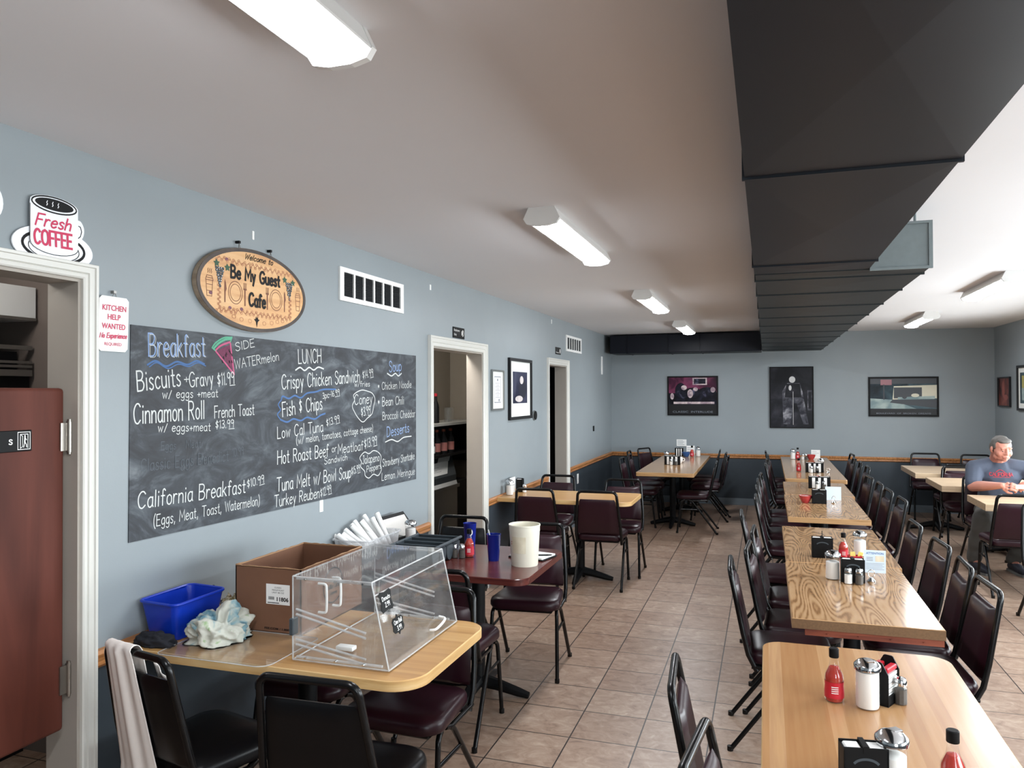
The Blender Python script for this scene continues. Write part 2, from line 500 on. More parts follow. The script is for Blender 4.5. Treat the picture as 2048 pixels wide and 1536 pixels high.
# ------------------------------------------------------------------ mesh helpers
class MB:
    """collects shapes into one mesh"""
    def __init__(s):
        s.v, s.f, s.m = [], [], []
    def add(s, vs, fs, mi=0):
        o = len(s.v)
        s.v += [tuple(v) for v in vs]
        s.f += [tuple(i + o for i in f) for f in fs]
        s.m += [mi] * len(fs)
        return s
    def box(s, x0, x1, y0, y1, z0, z1, mi=0, mtx=None):
        vs = [Vector((x, y, z)) for x in (x0, x1) for y in (y0, y1) for z in (z0, z1)]
        if mtx is not None:
            vs = [mtx @ v for v in vs]
        return s.add(vs, [(0, 1, 3, 2), (4, 6, 7, 5), (0, 4, 5, 1), (2, 3, 7, 6), (0, 2, 6, 4), (1, 5, 7, 3)], mi)
    def rbox(s, x0, x1, y0, y1, z0, z1, r=0.01, seg=2, mi=0, mtx=None):
        bm = bmesh.new()
        bmesh.ops.create_cube(bm, size=1)
        for v in bm.verts:
            v.co = Vector(((x0 + x1) / 2 + v.co.x * (x1 - x0), (y0 + y1) / 2 + v.co.y * (y1 - y0), (z0 + z1) / 2 + v.co.z * (z1 - z0)))
        bmesh.ops.bevel(bm, geom=bm.edges[:], offset=r, segments=seg, affect='EDGES', profile=0.5)
        return s.bm(bm, mi, mtx)
    def bm(s, bm, mi=0, mtx=None):
        bm.verts.index_update()
        vs = [mtx @ v.co if mtx is not None else v.co.copy() for v in bm.verts]
        fs = [tuple(v.index for v in f.verts) for f in bm.faces]
        bm.free()
        return s.add(vs, fs, mi)
    def tube(s, pts, r, n=8, mi=0, cap=True, closed=False):
        pts = [Vector(p) for p in pts]
        rs = r if isinstance(r, (list, tuple)) else [r] * len(pts)
        N = len(pts)
        ring = []
        ref = None
        for i, p in enumerate(pts):
            a = pts[i - 1] if (i > 0 or closed) else p
            b = pts[(i + 1) % N] if (i < N - 1 or closed) else p
            t = (b - a)
            if t.length < 1e-9:
                t = Vector((0, 0, 1))
            t.normalize()
            if ref is None:
                ref = t.orthogonal().normalized()
            ref = (ref - t * ref.dot(t))
            if ref.length < 1e-6:
                ref = t.orthogonal()
            ref.normalize()
            bi = t.cross(ref)
            ring.append([p + (ref * math.cos(2 * PI * k / n) + bi * math.sin(2 * PI * k / n)) * rs[i] for k in range(n)])
        vs = [v for q in ring for v in q]
        fs = []
        M_ = N if closed else N - 1
        for i in range(M_):
            j = (i + 1) % N
            for k in range(n):
                k2 = (k + 1) % n
                fs.append((i * n + k, i * n + k2, j * n + k2, j * n + k))
        if cap and not closed:
            fs.append(tuple(range(n - 1, -1, -1)))
            fs.append(tuple((N - 1) * n + k for k in range(n)))
        return s.add(vs, fs, mi)
    def lathe(s, prof, n=20, mi=0, c=(0, 0, 0), caps=True, rib=0.0, ribn=0):
        """prof: (r, z) from bottom to top"""
        vs, fs = [], []
        for r, z in prof:
            for k in range(n):
                a = 2 * PI * k / n
                rr = r * (1 + (rib * math.cos(ribn * a) if ribn else 0))
                vs.append((c[0] + rr * math.cos(a), c[1] + rr * math.sin(a), c[2] + z))
        for i in range(len(prof) - 1):
            for k in range(n):
                k2 = (k + 1) % n
                fs.append((i * n + k, i * n + k2, (i + 1) * n + k2, (i + 1) * n + k))
        if caps:
            if prof[0][0] > 1e-5:
                fs.append(tuple(range(n - 1, -1, -1)))
            if prof[-1][0] > 1e-5:
                fs.append(tuple((len(prof) - 1) * n + k for k in range(n)))
        return s.add(vs, fs, mi)
    def prism(s, poly, fn, d0, d1, mi=0):
        """poly: 2D points (counter-clockwise seen from +d); fn(u, v, d) -> 3D"""
        n = len(poly)
        vs = [fn(u, v, d0) for u, v in poly] + [fn(u, v, d1) for u, v in poly]
        fs = [tuple(range(n - 1, -1, -1)), tuple(range(n, 2 * n))]
        for i in range(n):
            j = (i + 1) % n
            fs.append((i, j, n + j, n + i))
        return s.add(vs, fs, mi)
    def grid(s, fn, nu, nv, mi=0, wrap=False):
        vs = [fn(i / nu, j / nv) for j in range(nv + 1) for i in range(nu + 1)]
        fs = [(j * (nu + 1) + i, j * (nu + 1) + i + 1, (j + 1) * (nu + 1) + i + 1, (j + 1) * (nu + 1) + i) for j in range(nv) for i in range(nu)]
        return s.add(vs, fs, mi)
    def ribbon(s, pts, w, fn, mi=0, closed=False):
        """flat stroke through 2D pts, fn(u, v) -> 3D"""
        p = [Vector(q) for q in pts]
        q = [p[0]]
        for a in p[1:]:
            if (a - q[-1]).length > w * 0.15:
                q.append(a)
        p = q
        N = len(p)
        if N < 2:
            return s
        L, R = [], []
        for i in range(N):
            a = p[i - 1] if (i > 0 or closed) else p[i]
            b = p[(i + 1) % N] if (i < N - 1 or closed) else p[i]
            d1 = (p[i] - a)
            d2 = (b - p[i])
            if d1.length < 1e-9: d1 = d2.copy()
            if d2.length < 1e-9: d2 = d1.copy()
            d1.normalize(); d2.normalize()
            t = d1 + d2
            if t.length < 0.3:
                t = d1
            t.normalize()
            nn = Vector((-t.y, t.x))
            k = 1.0 / max(0.5, nn.dot(Vector((-d1.y, d1.x))))
            c = p[i]
            if not closed and i == 0: c = c - d2 * w * 0.35
            if not closed and i == N - 1: c = c + d1 * w * 0.35
            L.append(c + nn * w * 0.5 * k)
            R.append(c - nn * w * 0.5 * k)
        # each stroke lies a hair above the one before it
        s.lay = (getattr(s, 'lay', 0) + 1) % 24
        c0 = p[N // 2]
        o_ = Vector(fn(c0.x, c0.y))
        nr = (Vector(fn(c0.x + 1e-3, c0.y)) - o_).cross(Vector(fn(c0.x, c0.y + 1e-3)) - o_)
        nr = nr.normalized() * 5e-5 if nr.length > 0 else Vector((0, 0, 0))
        vs = [Vector(fn(a.x, a.y)) + nr * (s.lay + .9 * i / N) for i, a in enumerate(L)] + [Vector(fn(a.x, a.y)) + nr * (s.lay + .9 * i / N) for i, a in enumerate(R)]
        fs = []
        for i in range(N if closed else N - 1):
            j = (i + 1) % N
            fs.append((N + i, N + j, j, i))
        return s.add(vs, fs, mi)
    def mesh(s, name, mats, smooth=35):
        me = bpy.data.meshes.new(name)
        me.from_pydata(s.v, [], s.f)
        for m in (mats if isinstance(mats, (list, tuple)) else [mats]):
            me.materials.append(m)
        for p, mi in zip(me.polygons, s.m):
            p.material_index = mi
        me.validate()
        if smooth:
            me.polygons.foreach_set('use_smooth', [True] * len(me.polygons))
            me.set_sharp_from_angle(angle=math.radians(smooth))
        me.update()
        return me
    def build(s, name, mats, parent=None, loc=None, rotz=0, smooth=35, label=None):
        o = bpy.data.objects.new(name, s.mesh(name, mats, smooth))
        COL.objects.link(o)
        if parent is not None:
            o.parent = parent
        if loc is not None:
            o.location = loc
        if rotz:
            o.rotation_euler = (0, 0, rotz)
        if label:
            o['label'] = label
        return o

def tag(o, label, cat, group=None, kind=None):
    o['label'] = label
    o['category'] = cat
    if group:
        o['group'] = group
    if kind:
        o['kind'] = kind
    return o

def thing(name, label, cat, loc=(0, 0, 0), rotz=0, group=None):
    o = bpy.data.objects.new(name, None)
    COL.objects.link(o)
    o.empty_display_size = 0.1
    o.location = loc
    o.rotation_euler = (0, 0, rotz)
    return tag(o, label, cat, group)

def struct(o, label=None):
    o['kind'] = 'structure'
    if label:
        o['label'] = label
    return o

def dup(root, loc, rotz, label, group=None):
    r = root.copy()
    COL.objects.link(r)
    r.location = loc
    r.rotation_euler = (0, 0, rotz)
    r['label'] = label
    if group:
        r['group'] = group
    for ch in list(root.children):
        c = ch.copy()
        COL.objects.link(c)
        c.parent = r
        for g in list(ch.children):
            d = g.copy()
            COL.objects.link(d)
            d.parent = c
    return r

def smooth_pts(p, k=6, closed=False):
    """Catmull-Rom through 2D/3D points"""
    P = [Vector(q) for q in p]
    n = len(P)
    out = []
    rng = range(n if closed else n - 1)
    for i in rng:
        p0 = P[i - 1] if (i > 0 or closed) else P[0] * 2 - P[1]
        p1 = P[i]
        p2 = P[(i + 1) % n]
        p3 = P[(i + 2) % n] if (i + 2 < n or closed) else P[n - 1] * 2 - P[n - 2]
        for t in range(k):
            u = t / k
            out.append(0.5 * ((2 * p1) + (p2 - p0) * u + (2 * p0 - 5 * p1 + 4 * p2 - p3) * u * u + (3 * p1 - p0 - 3 * p2 + p3) * u * u * u))
    if not closed:
        out.append(P[-1])
    return out

# ------------------------------------------------------------------ handwriting: one-stroke alphabet
GL = {
'A': (7, "0,0 3.5,10 7,0|1.3,4 5.7,4"), 'B': (6.5, "0,0 0,10|~0,10 4,9.8 5.5,8 4,5.6 0,5.2|~0,5.2 4.5,5 6.2,2.8 4.5,.3 0,0"),
'C': (7, "~6.6,8.4 5,9.8 2.6,9.6 .5,7.2 .2,4 1.5,.9 4,0 6.6,1.6"), 'D': (7, "0,0 0,10|~0,10 4,9.5 6.5,6.5 6.3,3 4,.6 0,0"),
'E': (5.5, "5.4,10 0,10 0,0 5.4,0|0,5.2 4.4,5.2"), 'F': (5.5, "5.6,10 0,10 0,0|0,5.2 4.4,5.2"),
'G': (7.2, "~6.8,8.4 5,9.8 2.6,9.6 .5,7.2 .2,4 1.5,.9 4,0 6.4,1.2 6.9,4.4|6.9,4.4 4.2,4.4"), 'H': (6.8, "0,0 0,10|6.6,0 6.6,10|0,5.2 6.6,5.2"),
'I': (1.2, ".5,0 .5,10"), 'J': (5, "~4.4,10 4.4,3 3.6,.6 1.8,0 0,1.6|2,10 5.4,10"), 'K': (6.2, "0,0 0,10|5.6,10 0,4.6|1.6,6 6,0"), 'L': (5.2, "0,10 0,0 5,0"),
'M': (8.4, "0,0 .6,10 4.2,3 7.8,10 8.4,0"), 'N': (7, "0,0 0,10 6.6,0 6.6,10"), 'O': (7.6, "~3.8,10 1,8.6 .1,5 1,1.4 3.8,0 6.6,1.4 7.5,5 6.6,8.6 3.8,10"),
'P': (6.2, "0,0 0,10|~0,10 4.4,9.7 6,7.4 4.4,5 0,4.6"), 'R': (6.6, "0,0 0,10|~0,10 4.4,9.7 5.8,7.5 4.4,5.4 0,5.2|2.4,5.2 6.4,0"),
'S': (6, "~5.6,8.4 4.2,9.8 1.8,9.7 .5,7.9 1.4,6 4.4,4.6 5.7,2.6 4.4,.3 1.9,0 .1,1.6"), 'T': (6.8, "0,10 7,10|3.5,10 3.5,0"),
'U': (6.8, "~0,10 .1,3 1.4,.6 3.4,0 5.4,.6 6.6,3 6.7,10"), 'V': (6.6, "0,10 3.3,0 6.6,10"), 'W': (9, "0,10 2.2,0 4.5,8 6.8,0 9,10"), 'X': (6, "0,0 6,10|0,10 6,0"),
'Y': (6, "0,10 3,5 6,10|3,5 3,0"), 'Z': (6, "0,10 6,10 0,0 6,0"),
'a': (5, "~4.6,5.4 2.6,6.1 .6,4.8 .1,2.6 1,.5 2.8,.1 4.4,1.8 4.6,5.6|4.6,6 4.6,1 5.2,0"), 'b': (5, "0,10 0,0|~0,4 1.6,5.9 3.6,5.7 4.8,3.4 4,.8 2,0 0,1.4"),
'c': (4.6, "~4.4,5 2.8,6.1 .8,5 .1,2.8 1,.6 2.8,0 4.5,1"), 'd': (5, "~4.6,4.2 3,6 1,5.2 .1,2.8 1,.5 2.8,.1 4.6,2|4.6,10 4.6,0"),
'e': (4.8, "~.3,3.2 4.6,3.6 4,5.6 2.3,6.1 .6,4.8 .1,2.6 1,.6 2.8,0 4.6,1.1"), 'f': (3.8, "~4,9 3,10 1.8,9.4 1.5,7.5 1.5,0|0,6 3.4,6"),
'g': (5, "~4.6,5.2 2.6,6.1 .6,4.8 .1,2.8 1,.8 2.8,.5 4.6,2.2|~4.6,6 4.6,-1 3.8,-2.8 2,-3.2 .3,-2.2"), 'h': (4.8, "0,10 0,0|~0,3.6 1.4,5.6 3.2,5.9 4.3,4.6 4.5,0"),
'i': (1, ".4,6 .4,0|.4,8.2 .4,8.8"), 'j': (2, "~1.4,6 1.4,-2 0,-3|1.4,8.2 1.4,8.8"), 'k': (4.6, "0,10 0,0|4,6 0,2.6|1.2,3.6 4.5,0"), 'l': (1, ".4,10 .4,0"),
'm': (7.4, "0,6 0,0|~0,4 1.2,5.7 2.6,5.8 3.4,4.6 3.6,0|~3.6,4 4.8,5.7 6.2,5.8 7,4.6 7.1,0"), 'n': (4.8, "0,6 0,0|~0,4 1.4,5.7 3.2,5.9 4.3,4.6 4.5,0"),
'o': (4.8, "~2.4,6 .6,5 .1,3 .6,1 2.4,0 4.2,1 4.7,3 4.2,5 2.4,6"), 'p': (5, "0,6 0,-3.5|~0,4.2 1.6,5.9 3.6,5.7 4.8,3.4 4,.8 2,0 0,1.4"),
'q': (5, "~4.6,5.2 2.6,6.1 .6,4.8 .1,2.8 1,.8 2.8,.5 4.6,2.2|4.6,6 4.6,-3.5"), 'r': (3.4, "0,6 0,0|~0,3.6 1,5.4 2.2,6 3.4,5.6"),
's': (4, "~3.8,5.2 2.4,6.1 .8,5.6 .5,4.4 2,3.2 3.6,2.2 3.6,.8 2,0 .1,.8"), 't': (3.6, "~1.6,9 1.6,1.6 2.2,.3 3.6,.3|0,6 3.4,6"),
'u': (4.8, "~0,6 .1,2 1,.3 2.6,.1 4.2,1.8 4.4,6|4.4,6 4.5,0"), 'v': (4.6, "0,6 2.2,0 4.4,6"), 'w': (6.6, "0,6 1.6,0 3.2,5 4.8,0 6.4,6"), 'x': (4.6, "0,6 4.4,0|4.4,6 0,0"),
'y': (4.6, "0,6 2.3,.5|4.4,6 1.2,-3.4"), 'z': (4.4, "0,6 4.2,6 0,0 4.4,0"),
'0': (5.6, "~2.8,10 .8,8.6 .1,5 .8,1.4 2.8,0 4.8,1.4 5.5,5 4.8,8.6 2.8,10"), '1': (1.8, "0,8.2 1.4,10 1.4,0"), '2': (5.2, "~.2,8 1.4,9.8 3.6,9.8 4.8,8 4,5.6 0,0|0,0 5.2,0"),
'3': (5, "~.4,9 2.4,10 4.4,9 4.2,6.6 1.8,5.3|~1.8,5.3 4.4,4.4 4.8,2 3.2,.2 .2,.8"), '4': (5.4, "3.8,0 3.8,10 0,3.4 5.2,3.4"), '5': (5, "4.6,10 .8,10 .4,5.8|~.4,5.8 3,6.2 4.8,4 4.2,1 2,0 .1,1"),
'6': (5, "~4.4,9.4 2,8.4 .4,5 .4,2 2,0 4.2,.8 4.7,3.4 3,5.4 .5,4"), '7': (5, "0,10 5,10 1.6,0"), '8': (5, "~2.5,5.4 .6,7.6 2.5,10 4.4,7.6 2.5,5.4 .2,2.6 2.5,0 4.8,2.6 2.5,5.4"),
'9': (5, "~4.6,8.4 2.6,10 .4,8.6 .5,6.2 2.4,5.2 4.6,7 4.7,9|4.7,9 4.2,0"),
'$': (5, "~4.6,7.6 2.4,8.6 .6,7.2 1.4,5.6 3.6,4.4 4.4,2.8 2.4,1.4 .2,2.6|2.5,10.4 2.5,-.6"), '.': (1, ".3,0 .5,.8"), ',': (1.4, ".9,.9 .2,-1.6"), '(': (2.6, "~2.4,11 .6,7.6 .2,4 .8,.4 2.4,-2"),
')': (2.6, "~.2,11 2,7.6 2.4,4 1.8,.4 .2,-2"), '+': (4.4, "0,3.4 4.2,3.4|2.1,5.6 2.1,1.2"), '/': (4, "0,-.6 4,9"), '&': (5, "~4.4,8 2.2,8.8 .8,7.4 3.6,5 3.8,3 1.8,2 .4,3.2|2.2,10 2.2,.6"), '-': (3.4, "0,4.4 3.2,4.4"),
'*': (3.6, "1.8,7 1.8,3|.2,6 3.4,4|3.4,6 .2,4"), "'": (1, ".4,10 .4,8.4"), ':': (1, ".4,5 .4,5.6|.4,1 .4,1.6"), ' ': (3.4, ""), '=': (4, "0,5 4,5|0,2.6 4,2.6"),
}
def strokes(text, sp=1.9):
    """list of 2D polylines in cap-height-10 units, and the total width"""
    x, out = 0.0, []
    for ch in text:
        w, d = GL.get(ch, (3, ""))
        for seg in d.split('|'):
            if not seg:
                continue
            sm = seg[0] == '~'
            pts = [tuple(float(a) for a in q.split(',')) for q in seg.lstrip('~').split()]
            if sm:
                pts = [tuple(q) for q in smooth_pts(pts, 4)]
            out.append([(px + x, py) for px, py in pts])
        x += w + sp
    return out, max(x - sp, 0.1)

def write(mb, text, a, b, h, w, fn, mi=0, slant=0.0, jit=0.0, rnd=random):
    """handwrite text from 2D point a to 2D point b with cap height h and stroke width w"""
    st, W = strokes(text)
    a = Vector(a); b = Vector(b)
    d = (b - a)
    L = d.length
    d.normalize()
    n = Vector((-d.y, d.x))
    sx = L / W
    sy = h / 10.0
    for pl in st:
        jy = rnd.uniform(-jit, jit)
        pts = [a + d * ((x + slant * y) * sx) + n * ((y + jy) * sy) for x, y in pl]
        mb.ribbon(pts, w, fn, mi)
    return mb

def font(mb, text, fn, u0, u1, v, h, mi=0, bold=0.0):
    """plain sans lettering fitted into u0..u1 with cap height h on baseline v"""
    cu = bpy.data.curves.new('t', 'FONT')
    cu.body = text
    cu.size = 1.0
    cu.offset = bold
    cu.resolution_u = 3
    o = bpy.data.objects.new('t', cu)
    COL.objects.link(o)
    bpy.context.view_layer.update()
    me = bpy.data.meshes.new_from_object(o)
    xs = [q.co.x for q in me.vertices]
    x0, x1 = min(xs), max(xs)
    k = (u1 - u0) / (x1 - x0)
    mb.add([fn(u0 + (q.co.x - x0) * k, v + q.co.y / 0.73 * h) for q in me.vertices], [tuple(p.vertices) for p in me.polygons], mi)
    bpy.data.objects.remove(o)
    bpy.data.curves.remove(cu)
    bpy.data.meshes.remove(me)
    return mb

def ellipse(cx, cy_, rx, ry, n=28, a0=0, a1=2 * PI):
    return [(cx + rx * math.cos(a0 + (a1 - a0) * k / n), cy_ + ry * math.sin(a0 + (a1 - a0) * k / n)) for k in range(n if abs(a1 - a0 - 2 * PI) < 1e-6 else n + 1)]
def on_left(d):
    """drawing plane on the left wall, d metres off it: (u, v) = (y, z)"""
    return lambda u, v: (d, u, v)
def on_back(d):
    return lambda u, v: (u, D - d, v)
def on_right(d):
    return lambda u, v: (RW - d, -u, v)
def fill(mb, poly, fn, mi=0):
    return mb.add([fn(*p) for p in poly], [tuple(range(len(poly)))], mi)

# ------------------------------------------------------------------ the room
struct(MB().box(-3.2, RW + 0.3, FRONT - 0.3, D + 0.3, -0.12, 0.0).build('floor', M['floor'], smooth=0))
struct(MB().box(-3.2, RW + 0.3, FRONT - 0.3, D + 0.3, H, H + 0.12).build('ceiling', M['ceiling'], smooth=0))
T = 0.142   # thickness of the left wall
d1a, d1b, d1z = 0.93, 2.139, 2.130
d2a, d2b, d2z = 5.215, 6.272, 2.062
d3a, d3b, d3z = 8.42, 9.235, 2.040
w = MB()
for a, b in ((FRONT, d1a), (d1b, d2a), (d2b, d3a), (d3b, D)):
    w.box(-T, 0, a, b, 0, H)
for a, b, z in ((d1a, d1b, d1z), (d2a, d2b, d2z), (d3a, d3b, d3z)):
    w.box(-T, 0, a, b, z, H)
struct(w.build('wall_left', M['wall'], smooth=0))
struct(MB().box(-T, RW + 0.3, D, D + 0.14, 0, H).build('wall_back', M['wall'], smooth=0))

def wall_with_windows(name, wins, lo, hi, plane):
    m = MB()
    a = lo
    for (w0, w1, z0, z1) in wins:
        m.box(*plane, a, w0, 0, H) if name == 'wall_right' else m.box(a, w0, *plane, 0, H)
        if name == 'wall_right':
            m.box(*plane, w0, w1, 0, z0)
            m.box(*plane, w0, w1, z1, H)
        else:
            m.box(w0, w1, *plane, 0, z0)
            m.box(w0, w1, *plane, z1, H)
        a = w1
    m.box(*plane, a, hi, 0, H) if name == 'wall_right' else m.box(a, hi, *plane, 0, H)
    return struct(m.build(name, M['wall'], smooth=0))
wall_with_windows('wall_right', [q[1:] for q in WIN if q[0] == 'right'], FRONT, D, (RW, RW + 0.14))
wall_with_windows('wall_front', [q[1:] for q in WIN if q[0] == 'front'], -T, RW, (FRONT - 0.14, FRONT))
for k, (wl, a0, a1, z0, z1) in enumerate(WIN):
    fr, gl = MB(), MB()
    mid = (a0 + a1) / 2
    bars = [(a0, a0 + .05, z0 + .05, z1 - .05), (a1 - .05, a1, z0 + .05, z1 - .05), (mid - .025, mid + .025, z0 + .05, z1 - .05), (a0, a1, z0, z0 + .05), (a0, a1, z1 - .05, z1)]
    for b0, b1, c0, c1 in bars:
        fr.box(RW + .03, RW + .1, b0, b1, c0, c1) if wl == 'right' else fr.box(b0, b1, FRONT - .1, FRONT - .03, c0, c1)
    gl.box(RW + .06, RW + .066, a0 + .04, a1 - .04, z0 + .04, z1 - .04) if wl == 'right' else gl.box(a0 + .04, a1 - .04, FRONT - .066, FRONT - .06, z0 + .04, z1 - .04)
    f = struct(fr.build('window_%d' % (k + 1), M['white_trim'], smooth=0))
    gl.build('pane', M['glass'], f, smooth=0)
# pavement outside, seen by the daylight only
struct(MB().box(RW + 0.3, RW + 14, FRONT - 14, D + 4, -0.2, -0.05).box(-3, RW + .3, FRONT - 14, FRONT - 0.3, -0.2, -0.05).build('ground', M['concrete'], smooth=0))

# casings and jambs of the three doorways
def casing(name, a, b, zt, wd):
    """moulded casing swept round the opening with mitred corners"""
    prof = [(0, .0), (0, .012), (.10, .016), (.30, .016), (.36, .012), (.42, .018), (.76, .021), (.80, .027), (.96, .029), (1.0, .026), (1.0, .0)]
    m = MB()
    n = len(prof)
    rows = []
    for (u, v, du, dv) in ((a, 0, -1, 0), (a, zt, -1, 1), (b, zt, 1, 1), (b, 0, 1, 0)):
        rows.append([(d, u + du * o * wd, v + dv * o * wd) for o, d in prof])
    vs = [q for r in rows for q in r]
    fs = []
    for k in range(3):
        for i in range(n - 1):
            fs.append((k * n + i, (k + 1) * n + i, (k + 1) * n + i + 1, k * n + i + 1))
    fs += [tuple(range(n)), tuple(range(4 * n - 1, 3 * n - 1, -1))]
    m.add(vs, fs)
    return struct(m.build(name, M['white_trim'], smooth=20))
def jamb(par, a, b, zt, jd):
    m = MB()
    m.box(-jd - .001, 0.001, b - 0.012, b - .0002, 0, zt - .012)
    m.box(-jd - .001, 0.001, a + .0002, a + 0.012, 0, zt - .012)
    m.box(-jd - .001, 0.001, a + .0002, b - .0002, zt - 0.012, zt - .0002)
    m.build('jamb', M['jamb'], par, smooth=0)
for nm, a, b, z, wd in (('door_1', d1a, d1b, d1z, 0.055), ('door_2', d2a, d2b, d2z, 0.078), ('door_3', d3a, d3b, d3z, 0.072)):
    jamb(casing(nm, a, b, z, wd), a, b, z, T)

# chair rail, moulded profile
def rail(name, p0, p1, side):
    prof = [(0, .702), (.012, .705), (.02, .716), (.016, .728), (.022, .742), (.024, .756), (.016, .768), (0, .771)]
    m = MB()
    n = len(prof)
    vs = []
    for p in (p0, p1):
        for d, z in prof:
            vs.append((d, p, z) if side == 'left' else (p, D - d, z) if side == 'back' else (RW - d, p, z))
    fs = [(i, (i + 1) % n, n + (i + 1) % n, n + i) for i in range(n)] + [tuple(range(n)), tuple(range(2 * n - 1, n - 1, -1))]
    m.add(vs, fs)
    struct(m.build(name, M['oak_trim']))
rail('trim_1', d1b + .055, d2a - .078, 'left')
rail('trim_2', d2b + .078, d3a - .072, 'left')
rail('trim_3', d3b + .072, D, 'left')
rail('trim_4', 0.0, RW, 'back')
rail('trim_5', 10.15, D, 'right')
b = MB()
for a, c in ((d1b + .055, d2a - .078), (d2b + .078, d3a - .072), (d3b + .072, D)):
    b.box(0, .014, a, c, 0, .1)
struct(b.build('baseboard_left', M['base_trim'], smooth=0))
struct(MB().box(0, RW, D - .014, D, 0, .10).box(0, RW, D - .022, D, 0, .025).build('baseboard_back', M['base_trim'], smooth=0))
struct(MB().box(RW - .014, RW, 2.0, D, 0, .1).build('baseboard_right', M['base_trim'], smooth=0))

# rooms behind the doorways
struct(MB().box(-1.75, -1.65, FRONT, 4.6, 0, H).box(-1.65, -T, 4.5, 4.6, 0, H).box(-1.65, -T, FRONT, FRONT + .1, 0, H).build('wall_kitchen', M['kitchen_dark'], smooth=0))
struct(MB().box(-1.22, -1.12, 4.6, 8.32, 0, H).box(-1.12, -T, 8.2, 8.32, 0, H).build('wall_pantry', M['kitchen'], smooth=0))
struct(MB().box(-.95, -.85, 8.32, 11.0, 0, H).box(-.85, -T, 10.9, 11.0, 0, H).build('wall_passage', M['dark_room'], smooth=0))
for nm, x, y, e in (('kitchen', -.7, 1.9, 12), ('pantry', -.36, 5.75, 36)):  # unseen lamps added to brighten the rooms behind the doorways
    ld = bpy.data.lights.new('backroom_fill_light', 'POINT')
    ld.energy = e
    ld.shadow_soft_size = .12
    ld.color = (1, .96, .9)
    lo = bpy.data.objects.new('backroom_fill_light', ld)
    lo.location = (x, y, 2.42)
    COL.objects.link(lo)

# ------------------------------------------------------------------ ceiling lamps (wraparound fixtures)
def make_lamp(loc, label):
    t = thing('ceiling_lamp', label, 'ceiling lamp', loc, 0, 'wraparound ceiling lamps')
    L = 0.61
    hs = MB()
    prof = [(-.062, 0), (-.086, -.052), (-.086, -.058), (-.076, -.058), (-.056, -.006), (.056, -.006), (.076, -.058), (.086, -.058), (.086, -.052), (.062, 0)]
    n = len(prof)
    vs = [(x, -L, z) for x, z in prof] + [(x, L, z) for x, z in prof]
    hs.add(vs, [(i, n + i, n + (i + 1) % n, (i + 1) % n) for i in range(n)])
    hs.build('housing', M['lamp_housing'], t, smooth=0)
    ln = MB()
    pr = [(.076 * math.cos(PI * k / 10), -.056 - .022 * math.sin(PI * k / 10)) for k in range(11)]
    n = len(pr)
    vs = [(x, -L + .01, z) for x, z in pr] + [(x, L - .01, z) for x, z in pr]
    ln.add(vs, [(i + 1, i, n + i, n + i + 1) for i in range(n - 1)])
    ln.build('lens', M['lamp_lens'], t, smooth=60)
    for sgn in (-1, 1):
        cp = MB()
        poly = [(-.064, 0), (-.09, -.054), (-.074, -.078), (-.03, -.088), (.03, -.088), (.074, -.078), (.09, -.054), (.064, 0)]
        cp.prism(poly, lambda u, v, d: (u, d, v), sgn * L, sgn * (L + .022))
        cp.build('end_cap', M['lamp_housing'], t, smooth=0)
    return t
lamp_spots = [(1.375, 1.015, 'lit ceiling lamp cut by the top edge, nearest of the left row'), (1.345, 4.12, 'lit ceiling lamp, second of the left row, over the striped table'),
              (1.345, 7.22, 'lit ceiling lamp, third of the left row, between vent and duct'), (1.345, 10.22, 'lit ceiling lamp, farthest of the left row, before the navy duct'),
              (4.09, 7.10, 'lit ceiling lamp right of the big duct, nearer of two'), (4.09, 10.1, 'lit ceiling lamp right of the big duct, farther of two, by back wall'),
              (4.09, 4.0, 'lit ceiling lamp beyond the right picture edge'), (4.09, 1.0, 'lit ceiling lamp behind the duct at right, out of the picture')]
l0 = make_lamp((lamp_spots[0][0], lamp_spots[0][1], H), lamp_spots[0][2])
for x, y, lb in lamp_spots[1:]:
    dup(l0, (x, y, H), 0, lb)

# ------------------------------------------------------------------ ducts
def duct(name, label, x0, x1, z0, z1, seams, matl, side_from=None):
    t = thing(name, label, 'duct', (0, 0, 0))
    for i in range(len(seams) - 1):
        a, b = seams[i], seams[i + 1]
        m = MB()
        cx, cy_ = (x0 + x1) / 2, (a + b) / 2
        k = .010 if b - a > 1 else .007
        vs = [(x0, a, z0), (x1, a, z0), (x1, b, z0), (x0, b, z0), (cx, cy_, z0 - k), (x0, a, z1), (x1, a, z1), (x1, b, z1), (x0, b, z1)]
        m.add(vs, [(0, 4, 1), (1, 4, 2), (2, 4, 3), (3, 4, 0), (0, 1, 6, 5), (1, 2, 7, 6), (2, 3, 8, 7), (3, 0, 5, 8), (5, 6, 7, 8)])
        m.build('duct_section', matl, t, smooth=0)
    for a in seams[1:-1]:
        m = MB()
        f = .007
        m.box(x0 - f, x1 + f, a - .006, a + .006, z0 - f, z0 + .004)
        m.box(x0 - f, x0 + .004, a - .006, a + .006, z0 + .004, z1)
        m.box(x1 - .004, x1 + f, a - .006, a + .006, z0 + .004, z1)
        m.build('seam_flange', matl, t, smooth=0)
    return t
dn = duct('air_duct', 'wide charcoal metal air duct overhead, near narrow run with X creases', 2.30, 2.825, 2.30, 2.52, [-1.45, -.8, .7, 2.195, 3.755, 4.02], M['duct_near'])
df = duct('air_duct', 'wider far run of dark grey duct, ribbed, reaching the back wall', 2.305, 3.09, 2.296, 2.505, [4.022, 4.22, 4.86, 5.6, 6.36, 7.15, 7.95, 8.75, 9.6, 10.4, 11.2, 11.62], M['duct_far'])
m = MB()
m.box(2.83, 3.085, 4.008, 4.022, 2.30, 2.503)
m.build('end_plate', M['galv'], df, smooth=0, label='pale bare metal end plate')
fr = MB()
